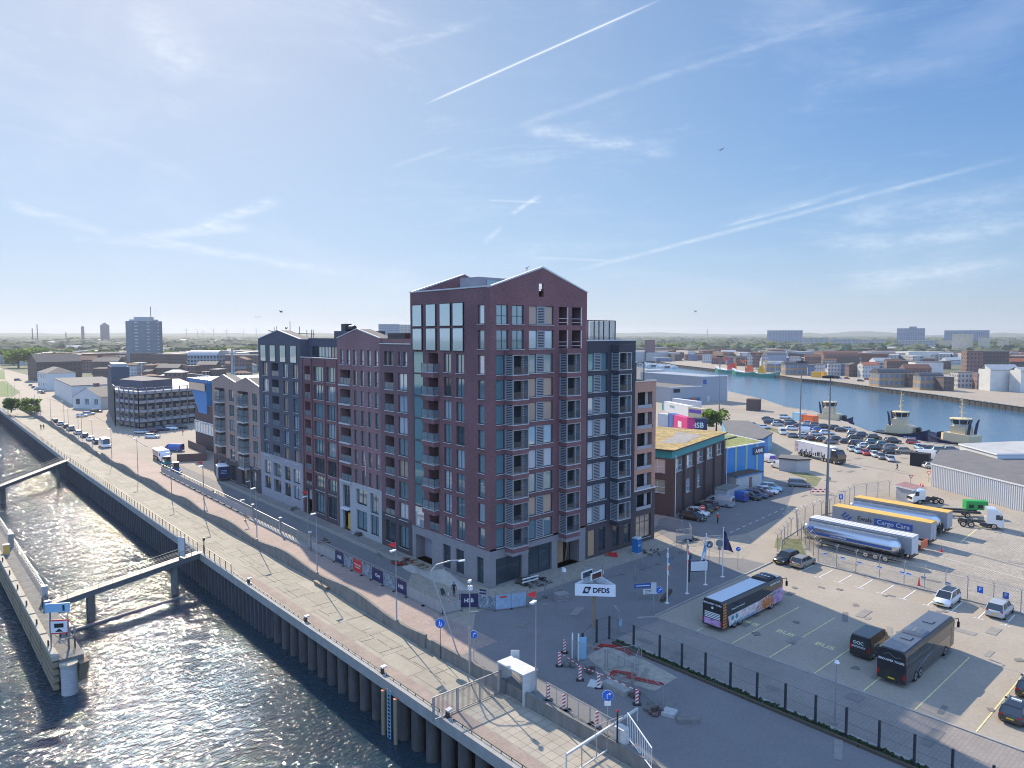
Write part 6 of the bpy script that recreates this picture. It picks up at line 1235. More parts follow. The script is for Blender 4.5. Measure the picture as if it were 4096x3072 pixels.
r = thing('signal_post', 'dark post with small box at the gangway entrance on the quay edge', 'post', (-20.2, 41.6, PZ)); MB().tube((0, 0, 0), (0, 0, 1.9), .07).build('pole', 'dark_metal', r); MB().box(-.15, .15, -.12, .12, 1.9, 2.3).build('box', 'dark_metal', r)
r = thing('mooring_pole', 'thin tall T-shaped pole standing in the water beside the jetty end', 'pole', (-39.6, 25.6, -8)); MB().tube((0, 0, 0), (0, 0, 6.6), .12).bar((-1.6, 0, 6.4), (.4, 0, 6.4), .1).build('pole', 'galv', r)
# ---------------------------------------------------------------- site fence with banners
def fpanel(label, p, q, h=2.0, fill='mesh', group='site fence panels', low=None, txt=None, feet=True, z=0, extra=None, tc='white'):
    r = thing('site_fence', label, 'fence panel', (*p, z), math.atan2(q[1] - p[1], q[0] - p[0]), group); L = math.dist(p, q); up = .12
    MB().bar((.03, 0, up), (.03, 0, h), .045).bar((L - .03, 0, up), (L - .03, 0, h), .045).bar((.03, 0, h), (L - .03, 0, h), .045).bar((.03, 0, up), (L - .03, 0, up), .04).bar((L / 2, 0, up), (L / 2, 0, h), .03).build('frame', 'galv', r)
    if fill: MB().quad((.04, 0, up), (L - .04, 0, up), (L - .04, 0, h), (.04, 0, h)).build('mesh_fill', fill, r)
    if low: MB().box(.05, L - .05, -.025, .0, up + .05, low[1]).box(.05, L - .05, 0, .02, up + .05, low[1]).build('sheeting', low[0], r)
    if txt: text('lettering', txt, .62, tc, r, (L / 2, -.035, .95), (P / 2, 0, 0), .003, .012)
    if extra: extra(r, L)
    if feet: MB().box(-.12, .12, -.35, .35, 0, .12).box(L - .12, L + .12, -.35, .35, 0, .12).build('foot', 'concrete_dark', r)
    return r
mt('sheet_grey', (.34, .325, .31), .85, nz=(2.5, .15), zs=.2); mt('photo_print', (.22, .25, .28), .5, nz=(1.8, .95), sc2=(5, .6))
q0 = Vector((-8.3, 106.2)); qg0 = Vector((-8.75, 52)); qg1 = Vector((-9.2, 29.5)); q1_ = Vector((-9.35, 2.2)); qe = Vector((-8.2, -3.3))
def run(a, b, n, f):
    for i in range(n): f(i, tuple(a + (b - a) * i / n), tuple(a + (b - a) * (i + 1) / n))
run(q0, qg0, 16, lambda i, p, q: fpanel(f'grey sheeted site fence beyond the sliding gate, {ORD[15 - i]} from the gate', p, q, 2.0, 'mesh', low=('sheet_grey', 1.35)))
rail_line('sliding_gate', 'long white tubular sliding gate in the site fence, far leaf', [(-8.8, 51.5), (-9.0, 40.8)], 1.9, 1.3, 1, 'galv', cat='gate', t=.06); rail_line('sliding_gate', 'long white tubular sliding gate in the site fence, near leaf', [(-9.0, 40.2), (-9.2, 30.2)], 1.9, 1.3, 1, 'galv', cat='gate', t=.06)
for i, (x, y) in enumerate(((-8.8, 52), (-9.0, 40.5), (-9.2, 29.8))): r = thing('gate_post', f'square galvanised gate post, {ORD[i]} from the far end of the sliding gate', 'post', (x, y, 0)); MB().box(-.12, .12, -.12, .12, 0, 2.6).build('post', 'galv', r); MB().box(-.2, .2, -.3, .15, 2.5, 2.62).build('lamp', 'white', r)
tag(MB().box(-9.55, -8.65, 29.8, 52, 0, .28).build('gate_plinth', 'concrete'), 'low concrete plinth below the long sliding gate', 'plinth')
bn = [('sheet_grey', None, 'plain grey sheeted'), ('sheet_grey', None, 'second plain grey sheeted'), ('navy', 'HSB', 'far navy blue HSB'), ('photo_print', None, 'grey photo print'), ('red', None, 'bright red'), ('photo_print', None, 'dark people photo'), ('navy', 'Oog', 'navy blue with round mark'), ('photo_print', None, 'pale city photo'), ('navy', 'HSB', 'near navy blue HSB'), ('sheet_grey', None, 'third grey sheeted'), ('sheet_grey', None, 'grey sheeted corner')]
yy = [29, 25.6, 22.1, 19.6, 17.2, 14.8, 12.4, 9.6, 7.0, 4.4, .9, -2.6]
for i, (m_, tx, nm) in enumerate(bn):
    p = (-9.25 + .01 * i, yy[i]); q = (-9.25 + .01 * (i + 1), yy[i + 1])
    fpanel(f'{nm} banner panel on the site fence beside the river road', p, q, 2.05, 'mesh', low=(m_, 1.75 if m_ != 'sheet_grey' else 1.4), txt=tx)
    if m_ == 'red':
        b_ = [o for o in COL.objects if o.name.startswith('sheeting')][-1]
        text('lettering', 'Wonen aan', .36, 'white', b_.parent, (1.2, -.035, 1.1), (P / 2, 0, 0), .003, .006); text('lettering', 'het water', .3, 'white', b_.parent, (1.2, -.035, .75), (P / 2, 0, 0), .003, .004)
pts = [(-8.9, -2.7), (-7.0, -2.9), (-6.4, -3.0)]
fpanel('grey sheeted end panel of the fence turning towards the building corner', (-9.1, -2.7), (-6.9, -3.1), 2.0, 'mesh', low=('sheet_grey', 1.3))
r = thing('warning_post', 'slim red and white striped post beside the fence corner', 'post', (-8.0, -2.2, 0)); m = MB(); [m.tube((0, 0, .3 * k), (0, 0, .3 * k + .3), .05, n=8, mi=k % 2) for k in range(7)]; m.build('post', ['white', 'red'], r)
c1, c2, c3, c4, c5 = (-6.7, -2.5), (-4.95, -3.9), (-4.0, -5.7), (-2.35, -6.5), (-.6, -7.1)
fpanel('navy HSB board on the free standing fence in front of the tower corner', c1, c2, 2.0, None, low=('navy', 1.75), txt='HSB')
def poort(r, L): MB().box(.1, .9, -.05, -.03, 1.75, 2.3).build('small_board', 'navy', r); text('lettering', 'POORT 9', .2, 'white', r, (.5, -.06, 2.0), (P / 2, 0, 0), .002, .003)
fpanel('photo printed board with small POORT sign on the free standing fence', c2, c3, 2.0, None, low=('photo_print', 1.6), extra=poort)
mt('sheet_blue', (.30, .40, .50), .7, nz=(2, .25)); fpanel('pale blue sheeted panel with red writing in front of the corner shop window', c3, c4, 2.0, 'mesh', low=('sheet_blue', 1.75), txt=None, extra=lambda r, L: MB().box(.5, 1.3, -.05, -.03, 1.45, 1.62).build('red_writing', 'red', r)); fpanel('second pale blue sheeted panel at the end of the corner fence', c4, c5, 2.0, 'mesh', low=('sheet_blue', 1.75))
run(Vector((-.5, -7.2)), Vector((33, -7.0)), 10, lambda i, p, q: fpanel(f'open mesh fence across the junction, {ORD[i]} from the corner', (p[0], p[1] + .9 * math.sin(i * .7)), (q[0], q[1] + .9 * math.sin((i + 1) * .7)), 2.0, 'mesh', 'open mesh panels across the junction') if i in (0, 1, 3, 4, 6, 8) else None)
for i, (p, q) in enumerate((((33.6, 3.2), (38.3, 3.6)), ((38.3, 3.6), (38.6, -.9)), ((33.4, -3.4), (36, -4.4)), ((36, -4.4), (38.3, -2.4)), ((33.8, -8.2), (36.3, -9.6)))): fpanel(f'tangled mesh fence at the end of the orange brick block, {ORD[i]} from the wall', p, q, 1.9, 'mesh', 'mesh panels by the orange brick block', low=('sheet_grey', 1.0) if i in (0, 2) else None)
# pit fence and bits
mt('pit_sand', (.36, .33, .27), .95, nz=(1.4, .3), bump=.6); mt('pipe_red', (.38, .035, .03), .5)
struct(MB().sheet([[(-4.8, -20.2), (-1.6, -20.0), (-1.2, -24.6), (-1.8, -28.6), (-5.4, -28.8), (-6.3, -24.5)]], .03).build('dug_up_sand', 'pit_sand'))
for i, (p, q) in enumerate((((-6.5, -20.2), (-5.6, -23.3)), ((-5.6, -23.3), (-5.9, -26.7)), ((-5.9, -26.7), (-7.4, -31.2)), ((-5.4, -23.4), (-2.2, -24.9)), ((-6.4, -20.0), (-3.2, -19.4)), ((-3.0, -25.2), (-5.8, -26.8)))): fpanel(f'bare mesh fence round the dug up patch, {ORD[i]} going down', p, q, 2.0, 'mesh', 'mesh panels round the dug up patch', feet=False)
def baken(label, x, y, rz):
    r = thing('barrier_beacon', label, 'barrier beacon', (x, y, 0), rz, 'red and white barrier beacons'); MB().box(-.35, .35, -.22, .22, 0, .1).build('foot', 'black', r); MB().box(-.13, .13, -.03, .03, .12, 1.35).build('board', 'white', r)
    m = MB(); [m.add([(-.13, -.035, .2 + k * .3), (.13, -.035, .36 + k * .3), (.13, -.035, .5 + k * .3), (-.13, -.035, .34 + k * .3)], [(0, 1, 2, 3)]) for k in range(4)]; m.build('stripes', 'red', r)
for i, ((x, y), lab) in enumerate(zip([zX(1085, 452), zX(1120, 362), zX(1225, 548), zX(1352, 600), zX(1612, 712), zX(1010, 682), zX(1115, 748), zX(1340, 872)], ('left end of the striped tape', 'behind the tape by the white post', 'second along the tape', 'leaning one before the stone blocks', 'at the lower end of the tape', 'inside the sunlit mesh fence', 'middle of the sunlit mesh fence', 'far end of the sunlit mesh fence'))): baken(f'red and white striped beacon, {lab}', x, y, -.75)
m = MB(); tp = [(*zX(1085, 420), .95), (*zX(1225, 510), .8), (*zX(1360, 570), .95), (*zX(1612, 690), .95)]
for a, b in zip(tp, tp[1:]):
    a = Vector(a); b = Vector(b)
    for k in range(10): m.bar(a + (b - a) * k / 10, a + (b - a) * (k + 1) / 10, .02, .07, k % 2)
tag(m.build('barrier_tape', ['white', 'red']), 'red and white striped tape strung between the beacons', 'barrier tape')
for i, (pp, lab) in enumerate((([(-3.3, -19.9), (-2.2, -19.6), (-1.5, -20.6), (-1.2, -22), (-1.6, -23.0)], 'curved red pipe looping on the sand behind the mesh panels'), ([(-6.6, -24.8), (-6.0, -24.4), (-5.0, -25), (-4.6, -25.8)], 'bundle of dark red pipes rising beside the concrete block'), ([(-5.4, -25.6), (-4.8, -27), (-4.2, -28.5)], 'two thin dark red pipes lying on the sand'))):
    r = thing('red_pipe', lab, 'pipe', (0, 0, 0)); [MB().path([(x + .14 * k, y - .1 * k, .14 + .12 * (k % 2) + (.25 if i == 1 and j < 2 else 0)) for j, (x, y) in enumerate(pp)], .07).build('pipe', 'pipe_red', r) for k in range(3)]
def blk(label, x, y, sx, sy, h, rz, mat='concrete'):
    r = thing('concrete_block', label, 'concrete block', (x, y, 0), rz); m = MB(); m.loft([[(-sx / 2, -sy / 2, 0), (sx / 2, -sy / 2, 0), (sx / 2, sy / 2, 0), (-sx / 2, sy / 2, 0)], [(-sx / 2, -sy / 2, h * .85), (sx / 2, -sy / 2, h * .85), (sx / 2, sy / 2, h * .85), (-sx / 2, sy / 2, h * .85)], [(-sx * .46, -sy * .42, h), (sx * .46, -sy * .42, h), (sx * .46, sy * .42, h), (-sx * .46, sy * .42, h)]]); m.build('block', mat, r); return r
blk('large pale concrete block below the striped tape', -7.6, -26.4, .9, 2.6, .5, -.1); blk('pale square foot block of the mesh fence end', -7.5, -31.9, 1.0, 1.1, .35, .3, 'stone_pale'); blk('weathered grey concrete beam lying right of the fence foot', -7.4, -33.6, .5, 1.7, .4, .9, 'concrete_dark'); blk('white flat slab with red tool on it near the leaning beacon', *zX(1330, 575), 1.3, 1.2, .12, .5, 'white_dirty')
for i, (x, y) in enumerate((zX(1160, 450), zX(1300, 490), zX(1540, 640), zX(1600, 660), zX(1700, 740), zX(1740, 770))):
    r = thing('rubble_pile', f'pile of broken brick and debris along the tape, {ORD[i]} from the left', 'rubble', (x, y, 0), 0, 'rubble piles along the tape'); m = MB(); rr = random.Random(i); [m.obox((rr.uniform(-.5, .5), rr.uniform(-.5, .5), .1 + rr.uniform(0, .25)), (rr.uniform(.2, .5), rr.uniform(.15, .35), rr.uniform(.12, .25)), rr.uniform(0, 3), 0, rr.uniform(-.4, .4)) for _ in range(12)]; m.build('rubble', 'brick_brown' if i % 2 else 'concrete_dark', r)
# sunlit mesh fence along the tiled promenade wall
run(Vector((-13.3, -23.4)), Vector((-13.6, -31.2)), 3, lambda i, p, q: fpanel(f'sunlit pale mesh panel on the road side of the low wall, {ORD[i]} from the shelter', p, q, 1.5, 'mesh', 'sunlit mesh panels by the low wall', feet=True))
rail_line('low_handrail', 'thin grey handrail post frame below the turn sign', [(-14.9, -30.4), (-12.2, -30.9)], 1.2, 2.7, 1, 'galv', base=0)
# lower post and wire fence with kerb beam
def wirefence(name, label, pts, h, gap, mat='dark_metal', mesh=True, arms=False, group=None, planter=None):
    x0, y0 = pts[0]; r = thing(name, label, 'fence', (x0, y0, 0), 0, group); w = MB(); ms = MB(); first = True
    for a, b in zip(pts, pts[1:]):
        a = Vector((a[0] - x0, a[1] - y0, 0)); b = Vector((b[0] - x0, b[1] - y0, 0)); L = (b - a).length; n = max(1, round(L / gap)); d = (b - a).normalized(); nn_ = Vector((-d.y, d.x, 0))
        for i in range(0 if first else 1, n + 1):
            p = a + (b - a) * i / n; m = MB(); m.bar(p, p + Vector((0, 0, h)), .16 if not arms else .075)
            if arms: m.bar(p + Vector((0, 0, h)), p + nn_ * .38 + Vector((0, 0, h + .4)), .05); m.bar(p + Vector((0, 0, h)), p - nn_ * .38 + Vector((0, 0, h + .4)), .05)
            m.build('fence_post', mat, r)
        first = False
        for z in ([h * .98, h * .5, .1] + ([h + .2, h + .38] if arms else [])): w.bar(a + Vector((0, 0, z)), b + Vector((0, 0, z)), .012 if not arms else .02)
        if arms:
            for sg in (-1, 1): w.bar(a + nn_ * .36 * sg + Vector((0, 0, h + .38)), b + nn_ * .36 * sg + Vector((0, 0, h + .38)), .018)
        ms.quad(a + Vector((0, 0, .05)), b + Vector((0, 0, .05)), b + Vector((0, 0, h)), a + Vector((0, 0, h)))
    w.build('wires', mat, r)
    if mesh: ms.build('wire_mesh', 'mesh_dark' if not arms else 'mesh', r)
    return r
m = bpy.data.materials.new('mesh_dark'); m.use_nodes = True; b_ = m.node_tree.nodes['Principled BSDF']; b_.inputs['Base Color'].default_value = (.05, .055, .06, 1); b_.inputs['Alpha'].default_value = .05; MATS['mesh_dark'] = m
wirefence('post_fence', 'dark green post and wire fence running down beside the coach park lane', [(-5.2, -20.1), (-1.7, -18.8), (-.1, -19.1), (0, -25.3), (0, -40.5), (-.4, -60)], 2.4, 2.52)
r = thing('planting_strip', 'dark overgrown earth strip with weeds at the foot of the post fence', 'planting strip', (-.1, -20, 0)); m = MB(); rr = random.Random(5)
for k in range(1500):
    y = -rr.uniform(0, 40); x = rr.uniform(-.55, .35); s = rr.uniform(.06, .2); m.obox((x, y, s * .5), (s, s * 1.6, s), rr.uniform(0, 3), 0, rr.uniform(-.8, .8))
m.build('weeds', 'leaf_dark', r); MB().box(-.65, -.45, -40, 0, 0, .25).build('edging', 'bark', r)
wirefence('security_fence', 'tall wire fence with Y shaped barbed wire arms between coach park and trailer yard', [zU(200, 870), (40.3, -21.8), (39.7, -27.1), (39.6, -33), (39.3, -40), (38.5, -48), (38, -60)], 2.65, 2.55, 'galv', True, True)
wirefence('security_fence', 'barbed wire fence running from the mast past the harbour road towards the gate', [zU(200, 870), (55, -11.3), zU(480, 690), zU(700, 560), zU(1010, 520)], 2.65, 3.0, 'galv', True, True)
wirefence('security_fence', 'wire fence on the near side of the grass triangle by the harbour road', [zU(20, 1010), zU(140, 870), zU(140, 860)], 2.4, 2.6, 'galv', True, True)
for i, (x, y) in enumerate(((460, 1010), (630, 1060), (812, 1098), (990, 1140), (1185, 1188), (1245, 1202), (1380, 1228), (1592, 1278))):
    q = zU(x, y + 70); r = thing('fence_sign', f'small white and blue sign on the wire fence, {ORD[i]} from the tanker front', 'sign', (39.55 if i > 1 else 39.9, q[1] if i > 1 else -23.0 - i * 2.3, 1.2), -P / 2 - .02, 'small signs on the wire fence'); MB().box(-.3, .3, -.03, 0, 0, .42).build('plate', 'white', r); MB().box(-.28, .28, -.04, -.03, .25, .38).build('blue_band', 'sign_blue', r)
for i, y in enumerate((-41.3, -43.8)): r = thing('parking_sign', f'{"left" if i == 0 else "right"} blue parking sign on the wire fence above the silver crossover', 'road sign', (39.1, y, 1.35), -P / 2, 'blue parking signs'); MB().box(-.3, .3, -.03, 0, 0, .75).build('plate', 'sign_blue', r); text('lettering', 'P', .5, 'white', r, (0, -.04, .42), (P / 2, 0, 0), .002, .01)
r = thing('parking_sign', 'blue sign with white symbol on a post beside the harbour road fence', 'road sign', (*zU(580, 640), 0), -.8); MB().tube((0, .04, 0), (0, .04, 2.6), .05).build('pole', 'galv', r); MB().box(-.35, .35, -.03, 0, 1.9, 2.8).build('plate', 'sign_blue', r); MB().box(-.15, .1, -.05, -.03, 2.1, 2.6).build('symbol', 'white', r)
for i, (x, y) in enumerate(((1470, 1012), (1272, 1310), (1287, 437), (1308, 437), (1200, 430))):
    if i < 4: q = zU(x, y); r = thing('traffic_cone', f'red traffic cone {("between the long trailer shadows", "at the wire fence foot", "left of a pair by the white hall", "right of a pair by the white hall")[i]}', 'traffic cone', (*q, 0)); k = 1.5 if i == 1 else 1; MB().tube((0, 0, .04), (0, 0, .75 * k), .16, .03, 10).build('cone', 'red', r); MB().box(-.22, .22, -.22, .22, 0, .04).build('base', 'red', r)
r = thing('striped_barrier', 'red and white barrier boards on the open junction beside the mast', 'barrier', (*zU(390, 500), 0), -.7); m = MB()
for k in range(8): m.box(-2 + k * .5, -1.5 + k * .5, -.03, .03, .8, 1.05, k % 2); m.box(-2 + k * .5, -1.5 + k * .5, -.03, .03, .35, .6, (k + 1) % 2)
m.build('boards', ['red', 'white'], r); MB().bar((-1.7, 0, 0), (-1.7, 0, 1.2), .07).bar((1.7, 0, 0), (1.7, 0, 1.2), .07).build('legs', 'galv', r)
for lab, p, hh, rr_ in (('tall light mast standing at the harbour road fence, nearest of three', zU(455, 690), 24.0, .28), ('tall light mast behind the blue direction board, middle of three', zE(725, 1170), 24.2, .26), ('tall light mast beside the small green tree, farthest of three', zR(1040, 1315), 23.2, .26)):
    r = thing('light_mast', lab, 'light mast', (*p, 0)); MB().tube((0, 0, 0), (0, 0, 8), rr_, rr_ * .75, 10).tube((0, 0, 8), (0, 0, hh), rr_ * .7, .1, 10).build('pole', 'galv_dark' if 'galv_dark' in MATS else mt('galv_dark', (.2, .22, .24), .5, .4), r)
    m = MB(); m.tube((0, 0, hh), (0, 0, hh + .2), .5); [m.obox((1.1 * math.cos(k * P / 3), 1.1 * math.sin(k * P / 3), hh - .1), (.5, .7, .35), k * P / 3) for k in range(6)]; m.tube((0, 0, hh + .05), (0, 0, hh + .12), 1.1, 1.1, 12); m.build('floodlights', 'dark_metal', r)
r = thing('direction_sign', 'blue route board with white stripes on the middle mast post', 'direction sign', (*zE(765, 1180), 0), -.75); MB().tube((0, .1, 0), (0, .1, 2.2), .06).build('pole', 'galv', r); MB().box(-.9, .9, -.03, 0, 1.6, 3.0).build('board', 'blue_paint', r); MB().box(-.6, .6, -.05, -.03, 2.35, 2.5).box(-.6, .6, -.05, -.03, 1.95, 2.1).build('stripe', 'white', r)
# heaps and debris at the tower foot
def heap(label, x, y, rx, ry, h, mat, seed):
    r = random.Random(seed); m = MB(); n = 18; R_ = 7; v = []
    for j in range(R_ + 1):
        for i in range(n): a = 2 * P * i / n; q = j / R_; k = 1 + .18 * math.sin(a * 3 + seed) + r.uniform(-.07, .07); v.append((x + rx * q * k * math.cos(a), y + ry * q * k * math.sin(a), h * (1 - q) ** 1.1 * (1 + r.uniform(-.15, .15)) if j < R_ else .0))
    m.add(v, [(j * n + i, j * n + (i + 1) % n, (j + 1) * n + (i + 1) % n, (j + 1) * n + i) for j in range(R_) for i in range(n)], smooth=True); return tag(m.build('sand_heap', mat), label, 'heap')
mt('sand', (.40, .37, .32), .95, nz=(1.5, .2), bump=.6)
heap('broad pale sand heap along the foot of the tower by the entrance', -2.0, 6.6, 1.8, 4.6, 1.25, 'sand', 1); heap('smaller sand heap between the fence and the tower', -3.0, 12.5, 1.1, 2.0, .6, 'sand', 2); heap('small dark earth heap on the site road', -4.0, 19.6, .8, 1.2, .8, 'concrete_dark', 3)
def junk(name, label, x, y, seed, mats, n=12, sp=1.0, cat='debris', flat=1):
    r = thing(name, label, cat, (x, y, 0)); rr = random.Random(seed)
    for i, mm in enumerate(mats): m = MB(); [m.obox((rr.uniform(-sp, sp), rr.uniform(-sp, sp), .12 + rr.uniform(0, .3) * flat), (rr.uniform(.3, 1.3), rr.uniform(.08, .3), rr.uniform(.05, .2)), rr.uniform(0, 3), 0, rr.uniform(-.3, .3)) for _ in range(n)]; m.build('pieces', mm, r)
junk('rebar_pile', 'dark reddish pile of steel bars and planks by the tower entrance', -2.6, 15.6, 4, ['pipe_red', 'bark'], 14, 1.2); junk('pallet_pile', 'timber pallets lying beside the sand heap', -1.7, 12.4, 5, ['wood'], 12, .8)
junk('debris_pile', 'dark rubble and boards in front of the corner shop window', 5.5, -2.0, 6, ['black', 'bark', 'concrete_dark'], 16, 1.8, flat=.6); junk('debris_pile', 'red net bags of rubble along the dark street block', 21.5, -1.2, 7, ['red'], 9, .8, flat=.4); junk('debris_pile', 'scattered dark boards near the blue portable toilet', 27, -4.2, 8, ['bark'], 10, 1.6, flat=.2); junk('debris_pile', 'loose black and grey tubes at the torn fence end', 36, -3.4, 9, ['black', 'galv'], 16, 1.3)
r = thing('white_trestle', 'pair of white planks on a trestle in front of the corner shop window', 'trestle', (4.7, -2.1, 0), -.05); MB().box(-1.3, 1.3, -.1, .0, .85, 1.0).box(-1.3, 1.3, -.1, 0, .45, .6).build('planks', 'white', r); MB().bar((-1, 0, 0), (-1, 0, .9), .08).bar((1, 0, 0), (1, 0, .9), .08).build('legs', 'galv', r)
r = thing('paver_stack', 'stack of grey paving slabs standing on the asphalt in front of the tower', 'stack', (3.9, -8.3, 0), -.3); [MB().box(-.75, .75, -.5, .5, .02 + k * .3, .27 + k * .3).build('slab_layer', 'stone_grey', r) for k in range(3)]
for i, (x, y) in enumerate(((11.4, -1.4), (14.5, -5.2))):
    r = thing('white_bag', ('white rubble bag beside the recessed street entrance', 'white torn bag on the ground before the boarded doorway')[i], 'bag', (x, y, 0)); rr = random.Random(i); m = MB(); m.loft([[((.35 - .06 * j) * math.cos(a) * rr.uniform(.8, 1.1), (.45 - .05 * j) * math.sin(a) * rr.uniform(.8, 1.1), [0, .2, .38, .5][j] * rr.uniform(.8, 1)) for a in [2 * P * k / 10 for k in range(10)]] for j in range(4)], smooth=True); m.build('bag', 'white', r)
tag(MB().tube((-5.6, 2.0, .25), (-5.6, 2.4, .75), .25, .18, 10).build('rubbish_bag', 'black'), 'black bag lying beside the walking person', 'bag')
r = thing('tall_gauge_post', 'grey blue steel bracket sign lit pale by the junction kerb', 'post', (1.6, -19.0, 0), .3); MB().bar((0, 0, 0), (-.3, 0, 2.6), .3, .15).bar((-.3, 0, 2.6), (-.15, .6, 3.0), .1).build('frame', 'galv', r); MB().tube((.05, -.1, 1.2), (.05, -.14, 1.2), .42, n=16).build('disc', 'lightblue', r)
for i, (x, y, m_) in enumerate(((-6.4, -19.9, 'white'), (-6.1, -20.4, 'white'), (-5.6, -20.4, 'lightblue'))): r = thing('upright_panel', f'tall upright {"white" if m_ == "white" else "pale blue"} panel at the dug up patch corner, {ORD[i]} from left', 'panel', (x, y, 0), -.4); MB().box(-.06 if i < 2 else -.45, .06 if i < 2 else .45, -.04, .04, .05, 2.7 if i < 2 else 2.2).build('panel', m_, r); MB().box(-.2, .2, -.2, .2, 0, .05).build('foot', 'concrete_dark', r)
r = thing('box_trailer', 'dark blue box trailer with white roof parked on the site road', 'trailer', (-.9, 88.6, 0), -P / 2 - .2)
MB().box(-1.6, 1.9, -1.1, 1.1, .6, 3.2).build('body', 'stone_blue', r); MB().loft([[(-1.65, -1.15, 3.2), (-1.65, 1.15, 3.2), (-1.2, .6, 3.5), (-1.2, -.6, 3.5)], [(1.95, -1.15, 3.2), (1.95, 1.15, 3.2), (1.4, .6, 3.5), (1.4, -.6, 3.5)]]).build('roof', 'white', r); MB().box(1.9, 1.93, -1.05, 1.05, .65, 3.15).build('end_panel', 'navy', r); m = MB(); [m.box(1.93, 1.95, -.6, .6, 2.3 - k * .3, 2.4 - k * .3) for k in range(3)]; m.build('lettering_bar', 'lightblue', r)
for s in (-1, 1): wheel(r, .2, s * 1.0, .32)
for i, (px_, py_) in enumerate(((1250, 715), (1725, 905), (1450, 960), (640, 600))):
    q = z7(px_, py_); junk('site_material', f'small pile of building material inside the site fence, {ORD[i]} of these heaps', q[0], q[1], 20 + i, ['bark', 'galv'], 8, .7, flat=1)
r = thing('brick_garden_wall', 'dark brick and timber boundary wall beyond the site yard', 'wall', (0, 0, 0)); m = MB(); pw = [zG(450, 820), zG(930, 800), zG(920, 690), zG(640, 570)]
for a, b in zip(pw, pw[1:]): m.obox(((a[0] + b[0]) / 2, (a[1] + b[1]) / 2, .95), (math.dist(a, b), .25, 1.9), math.atan2(b[1] - a[1], b[0] - a[0]))
m.build('wall', 'brick_brown', r)
# ================================================================ buildings of the harbour and the town
def facade_mat(name, col, glass=(.05, .06, .08), sx=2.6, sz=3.0, fill=.45, band=None):
    """far facade: wall colour with rows of windows worked into the material"""
    m = bpy.data.materials.new(name); m.use_nodes = True; t = m.node_tree; b = t.nodes['Principled BSDF']; b.inputs['Roughness'].default_value = .7
    tcn = t.nodes.new('ShaderNodeTexCoord'); sx_ = t.nodes.new('ShaderNodeSeparateXYZ'); t.links.new(tcn.outputs['Object'], sx_.inputs[0])
    def M(op, a, b_=None):
        n = t.nodes.new('ShaderNodeMath'); n.operation = op
        for i, v in enumerate((a, b_)):
            if v is None: continue
            if hasattr(v, 'links'): t.links.new(v, n.inputs[i])
            else: n.inputs[i].default_value = v
        return n.outputs[0]
    u = M('ADD', sx_.outputs[0], sx_.outputs[1]); fu = M('FRACT', M('DIVIDE', u, sx)); fz = M('FRACT', M('DIVIDE', sx_.outputs[2], sz))
    w1 = M('MULTIPLY', M('LESS_THAN', fu, fill + .1), M('GREATER_THAN', fu, .08)); w2 = M('MULTIPLY', M('GREATER_THAN', fz, .3), M('LESS_THAN', fz, .3 + fill)); k = M('MULTIPLY', w1, w2)
    g = t.nodes.new('ShaderNodeNewGeometry'); nz_ = t.nodes.new('ShaderNodeSeparateXYZ'); t.links.new(g.outputs['Normal'], nz_.inputs[0]); k = M('MULTIPLY', k, M('LESS_THAN', M('ABSOLUTE', nz_.outputs[2]), .3))
    mx = t.nodes.new('ShaderNodeMix'); mx.data_type = 'RGBA'; t.links.new(k, mx.inputs[0]); mx.inputs[6].default_value = (*col, 1); mx.inputs[7].default_value = (*glass, 1)
    n = t.nodes.new('ShaderNodeTexNoise'); n.inputs['Scale'].default_value = .25; n.inputs['Detail'].default_value = 5; t.links.new(g.outputs['Position'], n.inputs['Vector'])
    mr = t.nodes.new('ShaderNodeMapRange'); t.links.new(n.outputs[0], mr.inputs[0]); mr.inputs[3].default_value = .75; mr.inputs[4].default_value = 1.25
    sc = t.nodes.new('ShaderNodeVectorMath'); sc.operation = 'SCALE'; t.links.new(mx.outputs[2], sc.inputs[0]); t.links.new(mr.outputs[0], sc.inputs['Scale']); t.links.new(sc.outputs[0], b.inputs['Base Color'])
    MATS[name] = m
for nm, c, a in (('f_brick', (.20, .115, .10), {}), ('f_brown', (.13, .09, .075), {}), ('f_white', (.50, .50, .49), dict(glass=(.16, .18, .21), sx=2.1, fill=.4)), ('f_shop', (.36, .24, .13), dict(glass=(.12, .19, .28), sx=3.2, sz=4, fill=.62)), ('f_cream', (.62, .50, .34), dict(glass=(.55, .54, .52), fill=.35)), ('f_grey', (.30, .31, .33), dict(fill=.6)), ('f_slab', (.30, .34, .40), dict(glass=(.12, .16, .22), sx=3.5, sz=2.8, fill=.6)),
                 ('f_pale', (.46, .44, .41), dict(glass=(.14, .15, .18), sx=2.2, sz=2.8, fill=.5)), ('f_tower', (.20, .215, .235), dict(glass=(.55, .58, .6), sx=9.5, sz=3.2, fill=.22)), ('f_blue', (.12, .17, .28), dict(fill=.3)), ('f_shed', (.26, .30, .36), dict(sx=60, sz=40, fill=.05)), ('f_shedw', (.62, .62, .58), dict(sx=60, sz=40, fill=.05))): facade_mat(nm, c, **a)
mt('clad_blue', (.01, .22, .55), .45, nz=(.3, .08)); mt('clad_pale', (.16, .42, .62), .5); mt('sedum', (.36, .265, .11), .95, nz=(.35, .4), sc2=(1.5, .35)); mt('sedum_green', (.22, .24, .08), .95, nz=(.3, .5), sc2=(2, .3)); mt('gravel', (.30, .28, .26), .95, nz=(1, .3)); mt('clad_grey', (.33, .36, .40), .5, .1, nz=(.1, .05)); mt('clad_white', (.60, .62, .63), .5, .1); mt('concrete_band', (.40, .38, .39), .8)
def V2(a, b): return Vector((b[0] - a[0], b[1] - a[1]))
def quadbox(mb, c, z0, z1, mi=0, top=None): mb.prism(c, z0, z1, mi, top)
